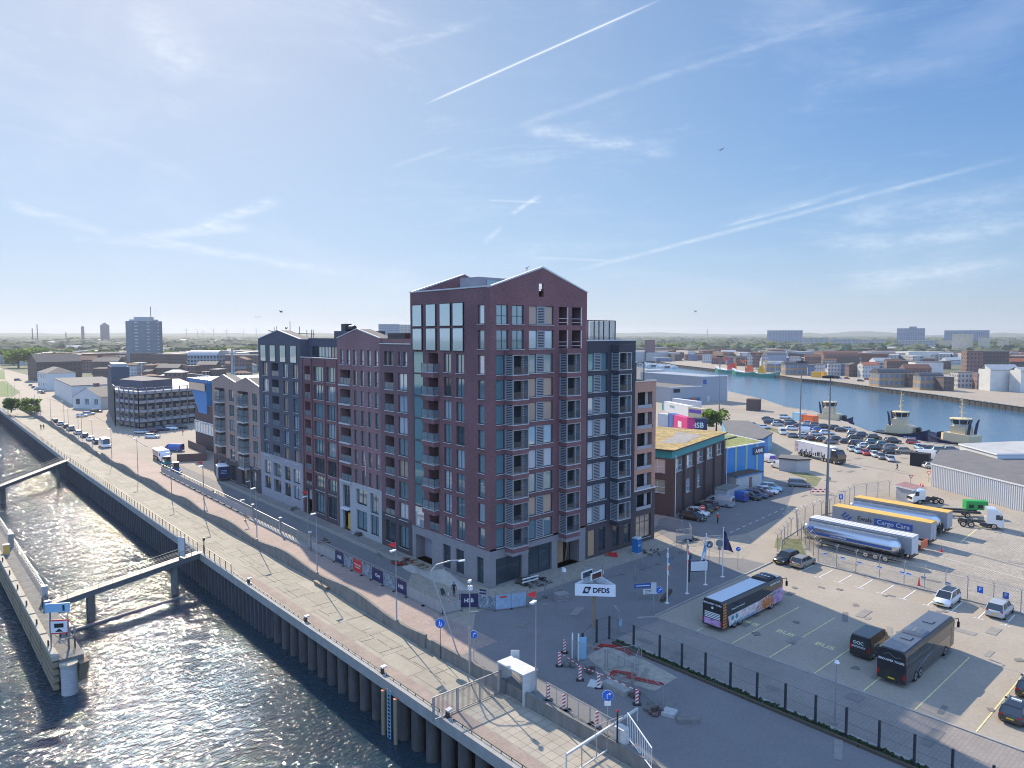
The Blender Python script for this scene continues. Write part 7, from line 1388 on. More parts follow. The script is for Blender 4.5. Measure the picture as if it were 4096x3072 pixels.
# ---- brown brick warehouse with sedum roof
r = thing('brick_warehouse', 'dark brown brick warehouse with buttresses, teal eaves and an orange sedum roof', 'warehouse')
A_, B_, = Vector((45.5, 6.2)), Vector((72.0, 12.5)); e = (B_ - A_).normalized(); n_ = Vector((-e.y, e.x)); L_ = (B_ - A_).length; D_ = 17.0; Hh = 11.3
FW = Fac(tuple(A_), tuple(e), tuple(n_)); FS = Fac(tuple(A_), tuple(n_), tuple(e))
ops = [(1.2 + k * 5.2, 4.6 + k * 5.2, 7.4, 9.6, .2) for k in range(5)] + [(5.9, 8.6, 2.9, 5.4, .2), (11.0, 13.6, 2.9, 5.4, .2)]; ops2 = [(1.2, 4.2, 7.4, 9.7, .2), (1.2, 4.2, 3.9, 6.1, .2)]
mb = MB(); wall(mb, FW, 0, L_, 0, 10, ops); wall(mb, FS, 0, D_, 0, 10, ops2); c = [A_, B_, B_ + n_ * D_, A_ + n_ * D_]; mb.quad(*[(*p, 0) for p in ()]) if 0 else None
mb.quad((*c[1], 0), (*c[2], 0), (*c[2], 10), (*c[1], 10)); mb.quad((*c[2], 0), (*c[3], 0), (*c[3], 10), (*c[2], 10)); mb.build('brick_wall', 'brick_brown', r)
mb = MB(); wall(mb, FW, 0, L_, 10, Hh); wall(mb, FS, 0, D_, 10, Hh); wall(mb, Fac(tuple(B_), tuple(n_), tuple(-e)), 0, D_, 10, Hh); wall(mb, Fac(tuple(A_ + n_ * D_), tuple(e), tuple(-n_)), 0, L_, 10, Hh); mb.build('eaves_band', 'teal_paint', r)
o_ = .5; ce = [A_ - e * o_ - n_ * o_, B_ + e * o_ - n_ * o_, B_ + e * o_ + n_ * (D_ + o_), A_ - e * o_ + n_ * (D_ + o_)]
mb = MB(); mb.prism([tuple(p) for p in ce], Hh, Hh + .25, 0, 1); mb.prism([tuple(A_ + e * 8 + n_ * 1), tuple(A_ + e * 20 + n_ * 2), tuple(A_ + e * 22 + n_ * 8), tuple(A_ + e * 15 + n_ * 6), tuple(A_ + e * 6 + n_ * 5)], Hh + .25, Hh + .28, 2); mb.build('sedum_roof', ['dark_metal', 'sedum', 'gravel'], r)
for k in range(6): m = MB(); p = A_ + e * (.05 + k * 5.2 + (0 if k else .3)); m.obox((*(p - n_ * .22), 4.95), (.75, .5, 9.9), math.atan2(e.y, e.x)); m.build('buttress', 'brick_brown', r)
for o in ops: window(r, FW, *o[:4], .15, 'cross', rnd.choice(['glass_pale', 'glass']), True, 'white')
for o in ops2: window(r, FS, *o[:4], .15, 'cross', rnd.choice(['glass_pale', 'glass_teal']), True, 'white')
for k in (.2, L_ - .3): m = MB(); p = A_ + e * k - n_ * .62; m.tube((*p, 0), (*p, 10.6), .07); m.build('downpipe', 'white', r)
text('lettering', 'HSB', .9, 'teal_paint', r, (*(A_ + e * 12.3 - n_ * .05), 5.9), (P / 2, 0, math.atan2(e.y, e.x)), .01, .02)
m = MB(); p = A_ - e * .55 + n_ * 6; m.obox((*(A_ - e * .5 + n_ * 9), 5.5), (1.2, 6, 11.5), math.atan2(e.y, e.x)); m.build('blue_stair_tower', 'clad_blue', r)
# ---- blue clad hall with annex
r = thing('blue_clad_hall', 'bright blue clad hall with pale vertical stripes and a sedum roof', 'hall'); A_ = Vector((73.2, 12.9)); B_ = Vector((87.2, 12.2)); C_ = Vector((93, 26)); D2_ = Vector((74, 31)); z_ = 8.0
mb = MB(); mb.prism([tuple(p) for p in (A_, B_, C_, D2_)], .0, z_, 0, 1); mb.build('wall', ['clad_blue', 'sedum_green'], r)
mb = MB(); q = [A_, B_, C_, D2_, A_]; [mb.bar((*a, z_ + .05), (*b, z_ + .05), .3, .2) for a, b in zip(q, q[1:])]; a = A_ + (D2_ - A_) * .3; mb.bar((*a, z_ + .1), (*(a + Vector((16, 2))), z_ + .1), .3, .25, 1); mb.build('roof_edge', ['white', 'dark_metal'], r)
e = (B_ - A_).normalized(); 
for f in (.25, .52, .80): m = MB(); p = A_ + (B_ - A_) * f; m.obox((p.x, p.y - .04, 4.2), (.7, .04, 7.4), math.atan2(e.y, e.x)); m.build('pale_stripe', 'sedum_green' if 0 else 'lime' if 'lime' in MATS else mt('lime', (.30, .45, .30), .6), r)
text('lettering', 'AAMST', 1.0, 'white', r, (86.1, 12.15, 6.4), (P / 2, 0, math.atan2(e.y, e.x)), .02, .03, ax='RIGHT') if 0 else None
m = MB(); m.obox((84.9, 12.2, 6.4), (4.2, .08, 1.6), math.atan2(e.y, e.x)); m.build('sign_board', 'navy', r); text('lettering', 'AAMS', 1.05, 'white', r, (84.9, 12.1, 6.35), (P / 2, 0, math.atan2(e.y, e.x)), .02, .04)
r = thing('white_annex', 'low pale annex with a dark flat roof in front of the blue clad hall', 'annex'); MB().prism([(72.4, 9.9), (81.2, 9.3), (81.5, 12.3), (73.6, 12.8)], 0, 2.6, 0).build('wall', 'white_dirty', r); MB().prism([(72.1, 9.6), (81.5, 9.0), (81.8, 12.4), (73.4, 12.9)], 2.6, 2.85, 0, 1).build('roof', ['blue_paint', 'bark'], r); m = MB(); m.obox((77.2, 9.52, 1.05), (.9, .08, 2.1), -.06); m.build('door', 'brick_mid', r)
r = thing('site_cabin', 'grey ribbed portable cabin beside the brown warehouse wall', 'cabin', (63, 6.2, 0), .15); MB().box(-2.9, 2.6, -1.2, 1.2, .1, 2.6).build('body', 'side_grey', r); MB().box(-3, 2.7, -1.3, 1.3, 2.6, 2.75).box(-2.9, 2.6, -1.2, 1.2, 0, .1).build('roof', 'concrete_dark', r)
def shed(name, label, cat, c, z, wallm, roofm, parts=(), edge='white'):
    r = thing(name, label, cat); MB().prism([tuple(p) for p in c], 0, z).build('wall', wallm, r)
    ctr = sum((Vector(p) for p in c), Vector((0, 0))) / len(c); o = [tuple(Vector(p) + (Vector(p) - ctr).normalized() * .3) for p in c]; MB().prism(o, z, z + .3, 0, 1).build('roof', [edge, roofm], r); return r
r = shed('garage_hut', 'small pale brick hut with grey overhanging flat roof by the white vans', 'hut', [(98.6, 14.7), (99.6, 11.0), (102.2, 9.2), (104.5, 13), (103, 16.5)], 2.7, 'stone_pale', 'roof_felt', edge='dark_metal')
r = shed('blue_shed', 'long low shed with pale blue side and brown roof behind the blue hall', 'shed', [(114, 27.5), (126.5, 31.5), (146, 50), (141, 56), (108, 33)], 4.2, 'clad_pale', 'roof_felt', edge='dark_metal'); MB().prism([(114.1, 27.3), (120.5, 29.4), (120.4, 29.7), (114, 27.6)], 0, 4.0).build('blue_door', 'clad_blue', r)
r = shed('white_corrugated_hall', 'large low white corrugated hall with dark flat roof at the right edge', 'hall', [(106, -14.6), (92.5, -36), (84, -52), (110, -62), (150, -36), (126, -10)], 4.5, 'corrugated' if 'corrugated' in MATS else mt('corrugated', (.66, .67, .68), .5, .1), 'roof_felt')
mb = MB(); a, b = Vector((106, -14.6)), Vector((92.5, -36)); b2 = Vector((84, -52)); 
for p, q in ((a, b), (b, b2)):
    n = int((q - p).length / .45); d = (q - p).normalized()
    for i in range(n): c = p + d * (i * .45 + .1); mb.obox((c.x - .06, c.y + .03, 2.2), (.2, .16, 4.4), math.atan2(d.y, d.x))
mb.build('corrugation', 'corrugated', r); shed('white_corrugated_hall', 'second pale roofed hall just behind the large white corrugated one', 'hall', [(122, -22), (132, -12), (165, -30), (150, -44)], 5.6, 'clad_white', 'roof_pale')
r = shed('grey_cabin', 'grey portable cabin with reddish roof and blue door beside the crew cab lorry', 'cabin', [zU(1068, 548), zU(1222, 590), zU(1280, 560), zU(1150, 520)], 2.5, 'side_grey', 'brick_mid'); q = V2(zU(1222, 590), zU(1280, 560)); m = MB(); c0, c1 = Vector(zU(1236, 583)), Vector(zU(1276, 562)); m.obox(((c0.x + c1.x) / 2 - .05, (c0.y + c1.y) / 2 - .05, 1.2), ((c1 - c0).length, .1, 2.3), math.atan2((c1 - c0).y, (c1 - c0).x)); m.build('door', 'blue_paint', r)
# containers
def boxat(name, label, cat, pa, pb, wd, h, mat, z=0, trim=None, group=None):
    a, b = Vector(pa), Vector(pb); d = (b - a).normalized(); rz = math.atan2(d.y, d.x); r = thing(name, label, cat, (*a, z), rz, group); L = (b - a).length
    MB().box(0, L, 0, wd, .12, h).build('body', mat, r); m = MB(); m.box(-.04, L + .04, -.04, wd + .04, h, h + .1); m.box(0, L, 0, wd, 0, .12); [m.bar((x, y, .1), (x, y, h), .14) for x in (0, L) for y in (0, wd)]; m.build('frame', trim or mat, r); return r, L
r, L = boxat('shipping_container', 'navy container end with big white HSB letters', 'container', zR(690, 1490), zR(905, 1490), 2.4, 5.0, 'navy'); text('lettering', 'HSB', 2.3, 'white', r, (L / 2, -.03, 2.9), (P / 2, 0, 0), .01, .05)
r, L = boxat('shipping_container', 'magenta container stack side left of the navy lettered one', 'container', zR(530, 1440), zR(688, 1492), 2.4, 5.0, 'magenta'); MB().box(L * .35, L * .6, -.03, 0, 1.6, 3.6).build('white_poster', 'white', r)
boxat('shipping_container', 'dark blue container left of the magenta one', 'container', zR(478, 1420), zR(528, 1440), 2.4, 5.0, 'decal_blue'); boxat('shipping_container', 'pale green container behind the brown warehouse roof edge', 'container', zR(365, 1400), zR(475, 1415), 2.4, 4.4, 'clad_white')
boxat('shipping_container', 'orange red container beside the first tugboat', 'container', zE(765, 700), zE(920, 725), 2.5, 2.7, 'orange'); boxat('storage_tank', 'pale blue grey ribbed container left of the orange one', 'container', zE(628, 670), zE(740, 690), 2.5, 2.9, 'lightblue')
boxat('harbour_cabin', 'grey blue cabin with a red ring on its side at the harbour gate', 'cabin', zF(1250, 950), zF(1425, 968), 5, 3.3, 'clad_grey', trim='white_dirty'); boxat('harbour_cabin', 'dark square cabin with white framed windows near the warehouse', 'cabin', zR(1342, 1222), zR(1492, 1228), 5, 4.6, 'brick_brown')
q = zF(1370, 966); r = thing('ring_sign', 'red round ring sign on the grey blue harbour cabin', 'sign', (q[0] - .5, q[1] - .3, 0), -.73); MB().tube((0, 0, 1.9), (0, -.1, 1.9), .75, n=18).build('ring', 'red', r); MB().tube((0, -.1, 1.9), (0, -.14, 1.9), .35, n=14).build('centre', 'white', r)
boxat('covered_trailer', 'black covered trailer behind the sliding harbour gate', 'trailer', zF(465, 1035), zF(705, 1060), 2.4, 3.0, 'cloth_dark')
for i, (a, b, h, m_) in enumerate((((430, 1230), (700, 1290), 3.9, 'white'), ((520, 1190), (790, 1230), 3.9, 'tarp_white'), ((700, 1290), (850, 1310), 3.5, 'cream'))):
    r, L = boxat('box_lorry', ('white box lorry with teal cab by the grey warehouse', 'second white box lorry behind the teal cabbed one', 'pale trailer end with purple logo beside the lorries')[i], 'lorry', zR(*a), zR(*b), 2.5, h, m_)
    if i == 0: MB().box(-1.8, -.1, 0, 2.4, .4, 3.2).build('cab', 'teal_paint', r); text('lettering', 'FOTEX', 1.3, 'teal_paint', r, (L * .35, -.05, 2.5), (P / 2, 0, 0), .01, .02)
    if i == 2: MB().box(.2, L - .4, -.04, 0, 1.6, 3.0).build('logo_panel', 'purple', r)
for i, k in enumerate(range(6)): q = zR(360 + i * 15, 1100 + i * 3); r = thing('waste_container', f'blue bin in the row at the warehouse side, {ORD[i]} from the left', 'bin', (*q, 0), -.7, 'blue bins at the warehouse'); MB().box(-.8, .8, -.8, .8, .1, 2.2).build('body', 'clad_blue', r); MB().box(-.85, .85, -.85, .85, 2.2, 2.35).box(-.7, .7, -.7, .7, 0, .1).build('lid', 'lightblue', r)
# grey warehouse
wa, wb = Vector(zR(500, 1150)), Vector(zR(1128, 1115)); e = (wb - wa).normalized(); n_ = Vector((-e.y, e.x)); Lw = (wb - wa).length; fm = .54
r = thing('grey_warehouse', 'grey clad harbour warehouse, low wing on the left and a taller block on the right', 'warehouse'); D_ = 46
MB().prism([tuple(wa), tuple(wa + e * Lw * fm), tuple(wa + e * Lw * fm + n_ * 95), tuple(wa + n_ * 95)], 0, 7.4, 0, 1).build('low_wing', ['clad_grey', 'roof_felt'], r)
MB().prism([tuple(wa + e * Lw * fm), tuple(wb), tuple(wb + n_ * D_), tuple(wa + e * Lw * fm + n_ * D_)], 0, 11.8, 0, 1).build('tall_block', ['clad_grey', 'f_slab'], r)
def wq(a0, a1, z0, z1, nm, m_, off=.08): p, q = wa + e * a0 - n_ * off, wa + e * a1 - n_ * off; MB().quad((*p, z0), (*q, z0), (*q, z1), (*p, z1)).build(nm, m_, r)
wq(Lw * .02, Lw * .52, .2, 2.4, 'dark_band', 'f_blue'); wq(Lw * .05, Lw * .16, 5.0, 6.7, 'sign', 'void'); wq(Lw * .64, Lw * .68, .1, 2.8, 'door', 'white_dirty'); wq(Lw * .56, Lw * .62, 8.3, 10.5, 'logo', 'decal_blue'); wq(Lw * .36, Lw * .42, .6, 2.2, 'poster', 'orange')
mb = MB(); mb.bar((*wa, 7.5), (*(wa + e * Lw * fm), 7.5), .4, .3); mb.bar((*(wa + e * Lw * fm), 11.9), (*wb, 11.9), .4, .3); mb.bar((*wb, 11.9), (*wb, 0), .3); mb.bar((*(wa + e * Lw * fm), 11.9), (*(wa + e * Lw * fm + n_ * D_), 11.9), .3); mb.build('roof_edge', 'white', r)
boxat('quay_shed', 'low blue grey shed roof far behind the warehouse on the quay', 'shed', zH(330, 1040), zH(640, 1040), 20, 5.0, 'clad_grey')
# ---- tugboats
def tug(label, stern, bow, hl, hcol='navy', scale=1.0, name=None):
    s, b = Vector(stern), Vector(bow); d = (b - s).normalized(); L = (b - s).length; r = thing('tugboat', label, 'tugboat', (*s, HWZ), math.atan2(d.y, d.x), 'tugboats moored at the near quay'); w_ = L * .21
    def hs(x, w, z): return [(x * L, -w * w_, -.8), (x * L, -w * w_ * 1.05, z), (x * L, w * w_ * 1.05, z), (x * L, w * w_, -.8)]
    MB().loft([hs(0, .75, 2.0), hs(.08, .95, 1.9), hs(.45, 1, 1.9), hs(.7, .98, 2.4), hs(.88, .7, 3.1), hs(.97, .3, 3.6), hs(1.0, .06, 3.7)]).build('hull', hcol, r)
    MB().loft([[(x * L, -w * w_ - .1, z), (x * L, -w * w_ - .1, z + .35), (x * L, w * w_ + .1, z + .35), (x * L, w * w_ + .1, z)] for x, w, z in ((0, .8, 1.7), (.1, 1, 1.6), (.5, 1.06, 1.6), (.72, 1.04, 2.1), (.9, .74, 2.8), (1.0, .1, 3.5))]).build('rubbing_strake', 'black', r)
    MB().loft([[(x * L, -w * w_, z0), (x * L, -w * w_ * .95, z1), (x * L, w * w_ * .95, z1), (x * L, w * w_, z0)] for x, w, z0, z1 in ((.22, .7, 2, 4.0), (.25, .75, 2, 4.4), (.66, .75, 2, 4.6), (.72, .55, 2.2, 4.3))]).build('deckhouse', 'cream', r)
    MB().box(.34 * L, .58 * L, -w_ * .5, w_ * .5, 4.5, 6.6).build('upper_house', 'cream', r)
    o8 = [(math.cos(k * P / 4 + P / 8), math.sin(k * P / 4 + P / 8)) for k in range(8)]
    wh = MB().loft([[(.47 * L + x * k * w_, y * k * w_, z) for x, y in o8] for k, z in ((.52, 6.6), (.62, 7.3))]).build('wheelhouse', 'white_dirty', r); wg = MB().loft([[(.47 * L + x * k * w_, y * k * w_, z) for x, y in o8] for k, z in ((.62, 7.3), (.74, 8.7))]); inst('windows', wg.mesh('windows', 'car_glass'), wh)
    m = MB(); [m.bar((.47 * L + x * .63 * w_, y * .63 * w_, 7.3), (.47 * L + x * .75 * w_, y * .75 * w_, 8.7), .16) for x, y in o8]; inst('mullions', m.mesh('mullions', 'cream'), wh); inst('roof', MB().loft([[(.47 * L + x * k * w_, y * k * w_, z) for x, y in o8] for k, z in ((.8, 8.7), (.78, 8.95), (.3, 9.1))]).mesh('roof', 'cream'), wh)
    m = MB(); H_ = 15.5; m.tube((.46 * L, 0, 9), (.46 * L, 0, H_), .28, .08); [m.bar((.46 * L, -k, z), (.46 * L, k, z), .12) for k, z in ((1.6, 10.6), (1.1, 12.2), (.8, 13.8))]; [m.obox((.46 * L + .3, y, z), (.6, .5, .4)) for y, z in ((0, 10.9), (.5, 12.4), (-.4, 13.2), (0, 14.4))]; m.tube((.44 * L, .5, 10.2), (.44 * L, .5, 10.8), .35); m.build('mast', 'cream', r)
    for sg in (-1, 1): MB().tube((.30 * L, sg * w_ * .45, 4.2), (.27 * L, sg * w_ * .45, 7.6), .42, .38).tube((.27 * L, sg * w_ * .45, 7.6), (.245 * L, sg * w_ * .45, 8.8), .3, .25).build('funnel', hcol, r)
    MB().tube((.80 * L, -.9, 3.6), (.80 * L, .9, 3.6), .7).box(.77 * L, .83 * L, -1.2, 1.2, 2.6, 3.2).build('winch', 'black', r); m = MB()
    for x, w in ((0.02, .85), (.15, 1.05), (.3, 1.08), (.45, 1.1), (.97, .35)):
        for sg in (-1, 1): m.tube((x * L, sg * w * w_ + sg * .12, 1.3), (x * L, sg * w * w_ + sg * .4, 1.3), .5, n=10)
    m.build('tyre_fenders', 'rubber', r)
    text('lettering', name, 1.1, 'white', r, (.72 * L, -w_ * 1.09, 1.0), (P / 2, 0, .12), .01, .02) if name else None
    return r
def wz(f, x, y): return f(x, y, HWZ)
tug('left tugboat, cream upperworks, partly behind the middle light mast', wz(zE, 880, 720), wz(zE, 1515, 775), 0)
tug('middle tugboat with tall mast and large octagonal wheelhouse', wz(zF, 10, 650), wz(zF, 720, 720), 0, name='THETIS'); tug('right tugboat with black angled exhausts, partly behind the grey blue cabin', wz(zF, 1530, 860), wz(zF, 710, 745), 0, name='LYNX')
def trawler(label, a, b, hull, up):
    s, q = Vector(a), Vector(b); d = (q - s).normalized(); L = (q - s).length; r = thing('fishing_boat', label, 'fishing boat', (*s, HWZ), math.atan2(d.y, d.x), 'fishing boats across the harbour'); w_ = L * .12
    MB().loft([[(x * L, -w * w_, -.5), (x * L, -w * w_ * 1.1, z), (x * L, w * w_ * 1.1, z), (x * L, w * w_, -.5)] for x, w, z in ((0, .7, 3.4), (.3, 1, 2.6), (.7, .95, 3.2), (.92, .5, 4.8), (1, .05, 5.6))]).build('hull', hull, r); MB().loft([[(x * L, -w * w_ * 1.12, z), (x * L, -w * w_ * 1.12, z + .5), (x * L, w * w_ * 1.12, z + .5), (x * L, w * w_ * 1.12, z)] for x, w, z in ((0, .7, 3.3), (.3, 1, 2.5), (.7, .95, 3.1), (.92, .5, 4.7), (1, .06, 5.5))]).build('bulwark', 'white', r)
    MB().box(.12 * L, .32 * L, -w_ * .7, w_ * .7, 2.5, 7).box(.15 * L, .28 * L, -w_ * .5, w_ * .5, 7, 9.2).build('wheelhouse', up, r); m = MB(); m.tube((.4 * L, 0, 2), (.4 * L, 0, 15), .35, .2); m.tube((.8 * L, 0, 3), (.8 * L, 0, 11), .25, .15); m.bar((.4 * L, 0, 10), (.75 * L, -3, 13), .3); m.bar((.4 * L, 0, 10), (.75 * L, 3, 13), .3); m.box(.38 * L, .42 * L, -2, 2, 12, 13); m.build('rigging', up, r)
trawler('green fishing boat with red mast nearest the left of the moored row', wz(zI, -50, 1010), wz(zI, -330, 990), 'green_paint', 'red') if 0 else None
trawler('green hulled fishing boat with red gear, left of the moored three', wz(zH, 1790, 985), wz(zH, 1450, 960), 'green_boat' if 'green_boat' in MATS else mt('green_boat', (.02, .25, .18), .5), 'red'); trawler('cluttered fishing boat with orange gear, middle of the moored three', wz(zH, 2080, 1025), wz(zH, 1720, 1000), 'green_boat', 'orange'); trawler('green fishing boat with yellow deckhouse and dark bow, right of the three', wz(zI, 95, 1035), wz(zI, 480, 1055), 'green_boat', 'yellow')
for i in range(9): a = zH(190 + i * 75, 838 + i * 7, HWZ); r = thing('small_boat', f'small white boat at the far marina, {ORD[i]} from the left', 'boat', (*a, HWZ), -.75 + (i % 3) * .3, 'small boats at the far marina'); MB().loft([[(x, -w, 0), (x, -w * 1.2, 1.6), (x, w * 1.2, 1.6), (x, w, 0)] for x, w in ((-5, 1.2), (1, 1.5), (6, .1))]).build('hull', ('white', 'maroon_hull' if 0 else 'navy', 'white')[i % 3], r); MB().box(-3, 1, -1, 1, 1.6, 3.4).build('cabin', 'white', r); MB().tube((0, 0, 3), (0, 0, 9), .12).build('mast', 'steel', r)
# ---- generic houses
def house(name, label, cat, p, q, depth, h, wm_, rm, kind='flat', group=None, rise=3, win=0, chim=0, z=0):
    a, b = Vector(p), Vector(q); d = (b - a).normalized(); L = (b - a).length; rz = math.atan2(d.y, d.x); r = thing(name, label, cat, (*a, z), rz, group)
    mb = MB()
    if win:
        F_ = Fac((0, 0), (1, 0), (0, 1)); n = max(1, int(L / win[0])); fl = max(1, int(h / win[1])); ops = [((k + .28) * L / n, (k + .72) * L / n, (j + .32) * h / fl, (j + .80) * h / fl, .2) for k in range(n) for j in range(fl)]
        wall(mb, F_, 0, L, 0, h, ops); wall(mb, Fac((0, 0), (0, 1), (1, 0)), 0, depth, 0, h); wall(mb, Fac((L, 0), (0, 1), (-1, 0)), 0, depth, 0, h); wall(mb, Fac((0, depth), (1, 0), (0, -1)), 0, L, 0, h)
    else: mb.box(0, L, 0, depth, 0, h)
    if kind == 'gable': mb.add([(0, 0, h), (0, depth, h), (0, depth / 2, h + rise), (L, 0, h), (L, depth, h), (L, depth / 2, h + rise)], [(0, 1, 2), (3, 5, 4)])
    if kind == 'cross': mb.add([(0, 0, h), (L, 0, h), (L / 2, 0, h + rise), (0, depth, h), (L, depth, h), (L / 2, depth, h + rise)], [(0, 1, 2), (3, 5, 4)])
    mb.build('wall', wm_, r)
    if win:
        for o in ops: k = wmesh(o[1] - o[0], o[3] - o[2], 'v2', 'white'); f = inst('window', k[0], r, ((o[0] + o[1]) / 2, .16, o[2])); inst('pane', pane_mesh(k, rnd.choice(['glass', 'glass_pale', 'glass_dark'])), f)
    m = MB()
    if kind == 'gable': m.add([(-.2, -.4, h - .25), (L + .2, -.4, h - .25), (L + .2, depth / 2, h + rise + .1), (-.2, depth / 2, h + rise + .1), (-.2, depth + .4, h - .25), (L + .2, depth + .4, h - .25)], [(0, 1, 2, 3), (3, 2, 5, 4)]); m.add([(-.2, -.4, h - .4), (L + .2, -.4, h - .4), (L + .2, -.4, h - .2), (-.2, -.4, h - .2)], [(0, 1, 2, 3)])
    elif kind == 'cross': m.add([(-.4, -.2, h - .25), (-.4, depth + .2, h - .25), (L / 2, depth + .2, h + rise + .1), (L / 2, -.2, h + rise + .1), (L + .4, -.2, h - .25), (L + .4, depth + .2, h - .25)], [(0, 1, 2, 3), (3, 2, 5, 4)])
    elif kind == 'arch': m.loft([[(x, yy, h + rise * math.sin(P * yy / depth)) for yy in [depth * i / 8 for i in range(9)]] for x in (-.2, L + .2)], close=False)
    elif kind == 'hip': m.add([(-.3, -.3, h), (L + .3, -.3, h), (L + .3, depth + .3, h), (-.3, depth + .3, h), (depth * .4, depth / 2, h + rise), (L - depth * .4, depth / 2, h + rise)], [(0, 1, 5, 4), (1, 2, 5), (2, 3, 4, 5), (3, 0, 4)])
    else: m.box(-.15, L + .15, -.15, depth + .15, h, h + .3)
    rf = m.build('roof', rm, r)
    for k in range(chim): inst('chimney', MB().box(L * (.25 + .5 * k) - .5, L * (.25 + .5 * k) + .5, depth * .45, depth * .6, h + rise * .5, h + rise + 1.4).mesh('chimney', 'brick_mid'), rf)
    return r
# glass office block on the left
r = thing('glass_office_block', 'grey glass office block with metal galleries and a dark penthouse, left of the tan block', 'office building'); OA, OB, OC = Vector((4.6, 206)), Vector((8.2, 190.5)), Vector((31, 198)); OD = Vector((14.5, 262)); H_ = 12.6
def strip(c, z0, z1, nm, m_): MB().prism([tuple(x) for x in c], z0, z1).build(nm, m_, r)
poly = [OA, OB, OC, OC + Vector((10, 60)), OD]; inn = [OA + Vector((1.4, .6)), OB + Vector((.8, 1.5)), OC + Vector((-.8, 1.5)), OC + Vector((8, 58)), OD + Vector((1, -1))]
for k in range(4):
    strip(poly, 3.1 * k + 2.2, 3.1 * k + 3.1, 'floor_band', 'concrete_band')
    if k: strip(inn, 3.1 * k, 3.1 * k + 2.2, 'glazing', 'office_glass' if 'office_glass' in MATS else 'f_office')if 0 else None
facade_mat('f_office', (.05, .06, .08), glass=(.42, .33, .26), sx=3.4, sz=1.9, fill=.55); strip(inn, 0, 12.3, 'glazing', 'f_office')
strip([OA + Vector((3, 6)), OB + Vector((3, 6)), OB + Vector((14, 12)), OA + Vector((14, 26))], 12.4, 15.6, 'penthouse', 'brick_blue'); strip([OA + Vector((4, 22)), OA + Vector((9.5, 20)), OA + Vector((13, 40)), OA + Vector((7, 42))], 12.4, 19.3, 'stair_tower', 'brick_blue'); strip([OA + Vector((4.5, 23)), OA + Vector((9, 21)), OA + Vector((12, 39)), OA + Vector((7.5, 41))], 19.3, 20.4, 'stair_roof', 'roof_pale')
m = MB(); e1 = [(OA, OB, 5), (OB, OC, 8), (OA, OD, 12)]
for a, b, n in e1:
    for i in range(n + 1): p = a + (b - a) * i / n; m.bar((*(p - Vector((.15, .3))), 0), (*(p - Vector((.15, .3))), H_ + 1.0), .28)
    for z in (3.2, 6.3, 9.4, 12.6): m.bar((*a, z + .9), (*b, z + .9), .1)
m.build('gallery_frame', 'galv_dark', r)
# building with blue bridge-like tower between office and tan block
r = thing('blue_control_tower_building', 'brick building with a bright blue leaning control room on its corner, behind the tan block', 'building'); MB().box(10.3, 34, 118, 141, 0, 12).build('wall', 'brick_brown', r); MB().box(10.1, 34, 118, 141.2, 12, 12.4).build('roof', 'roof_felt', r)
MB().loft([[(8.6, y0, 18.6), (10.4 + 8, y0, 18.6), (10.4 + 8, y1, 18.6), (8.6, y1, 18.6)] if z else [(10.2, 131, 9.8), (18, 131, 9.8), (18, 137.5, 9.8), (10.2, 137.5, 9.8)] for z, y0, y1 in ((0, 0, 0), (1, 126, 140))]).build('blue_control_room', 'clad_blue2' if 'clad_blue2' in MATS else mt('clad_blue2', (.05, .26, .60), .5), r)
MB().box(8.5, 8.58, 127, 139.6, 16.3, 18.3).build('window_band', 'glass_tan', r); MB().box(8.2, 30, 122, 140.6, 18.6, 19.4).build('upper_roof', 'blue_paint', r); MB().box(10.1, 10.28, 119, 140.5, 4.6, 7.4).build('wide_window', 'glass_pale', r); m = MB(); [m.box(10.0, 10.12, 119 + k * 2.15, 119.2 + k * 2.15, 4.5, 7.5) for k in range(11)]; m.box(10.0, 10.12, 119, 140.5, 4.4, 4.6); m.box(10.0, 10.12, 119, 140.5, 7.4, 7.6); m.build('window_frame', 'white', r)
m = MB(); [m.bar((8.3, 122 + k * 2, 19.4), (8.3, 122 + k * 2, 20.6), .08) for k in range(10)]; m.bar((8.3, 122, 20.6), (8.3, 140, 20.6), .08); m.tube((18, 133, 19), (18, 133, 28), .35, .2, 6); m.box(17.2, 18.8, 132.2, 133.8, 26, 26.4); m.tube((16, 126, 19), (16, 126, 26.5), .09); m.build('roof_mast', 'galv', r)
house('white_gabled_house', 'white house with dark tiled gable roof beside the glass office block', 'house', (5.6, 283.4), (13.6, 272), 17, 5.2, 'plaster', 'roof_slate', 'cross', rise=3.6, win=(4, 3), chim=1); house('white_flat_house', 'pale two storey house with a flat roof behind the white gabled one', 'house', zK(880, 1120), zK(1160, 1290), 22, 8.4, 'plaster', 'roof_felt', win=0)
house('blue_white_house', 'pale blue corner house with dark mansard roof', 'house', zK(610, 1015), zK(770, 1050), 14, 9.5, 'clad_white', 'roof_slate', 'hip', rise=3.2, win=(5, 4.5)); house('gabled_brick_hall', 'tall dark brick hall with a broad gable and round window', 'building', zK(455, 890), zK(600, 905), 28, 13, 'f_brown', 'roof_slate', 'cross', rise=5)
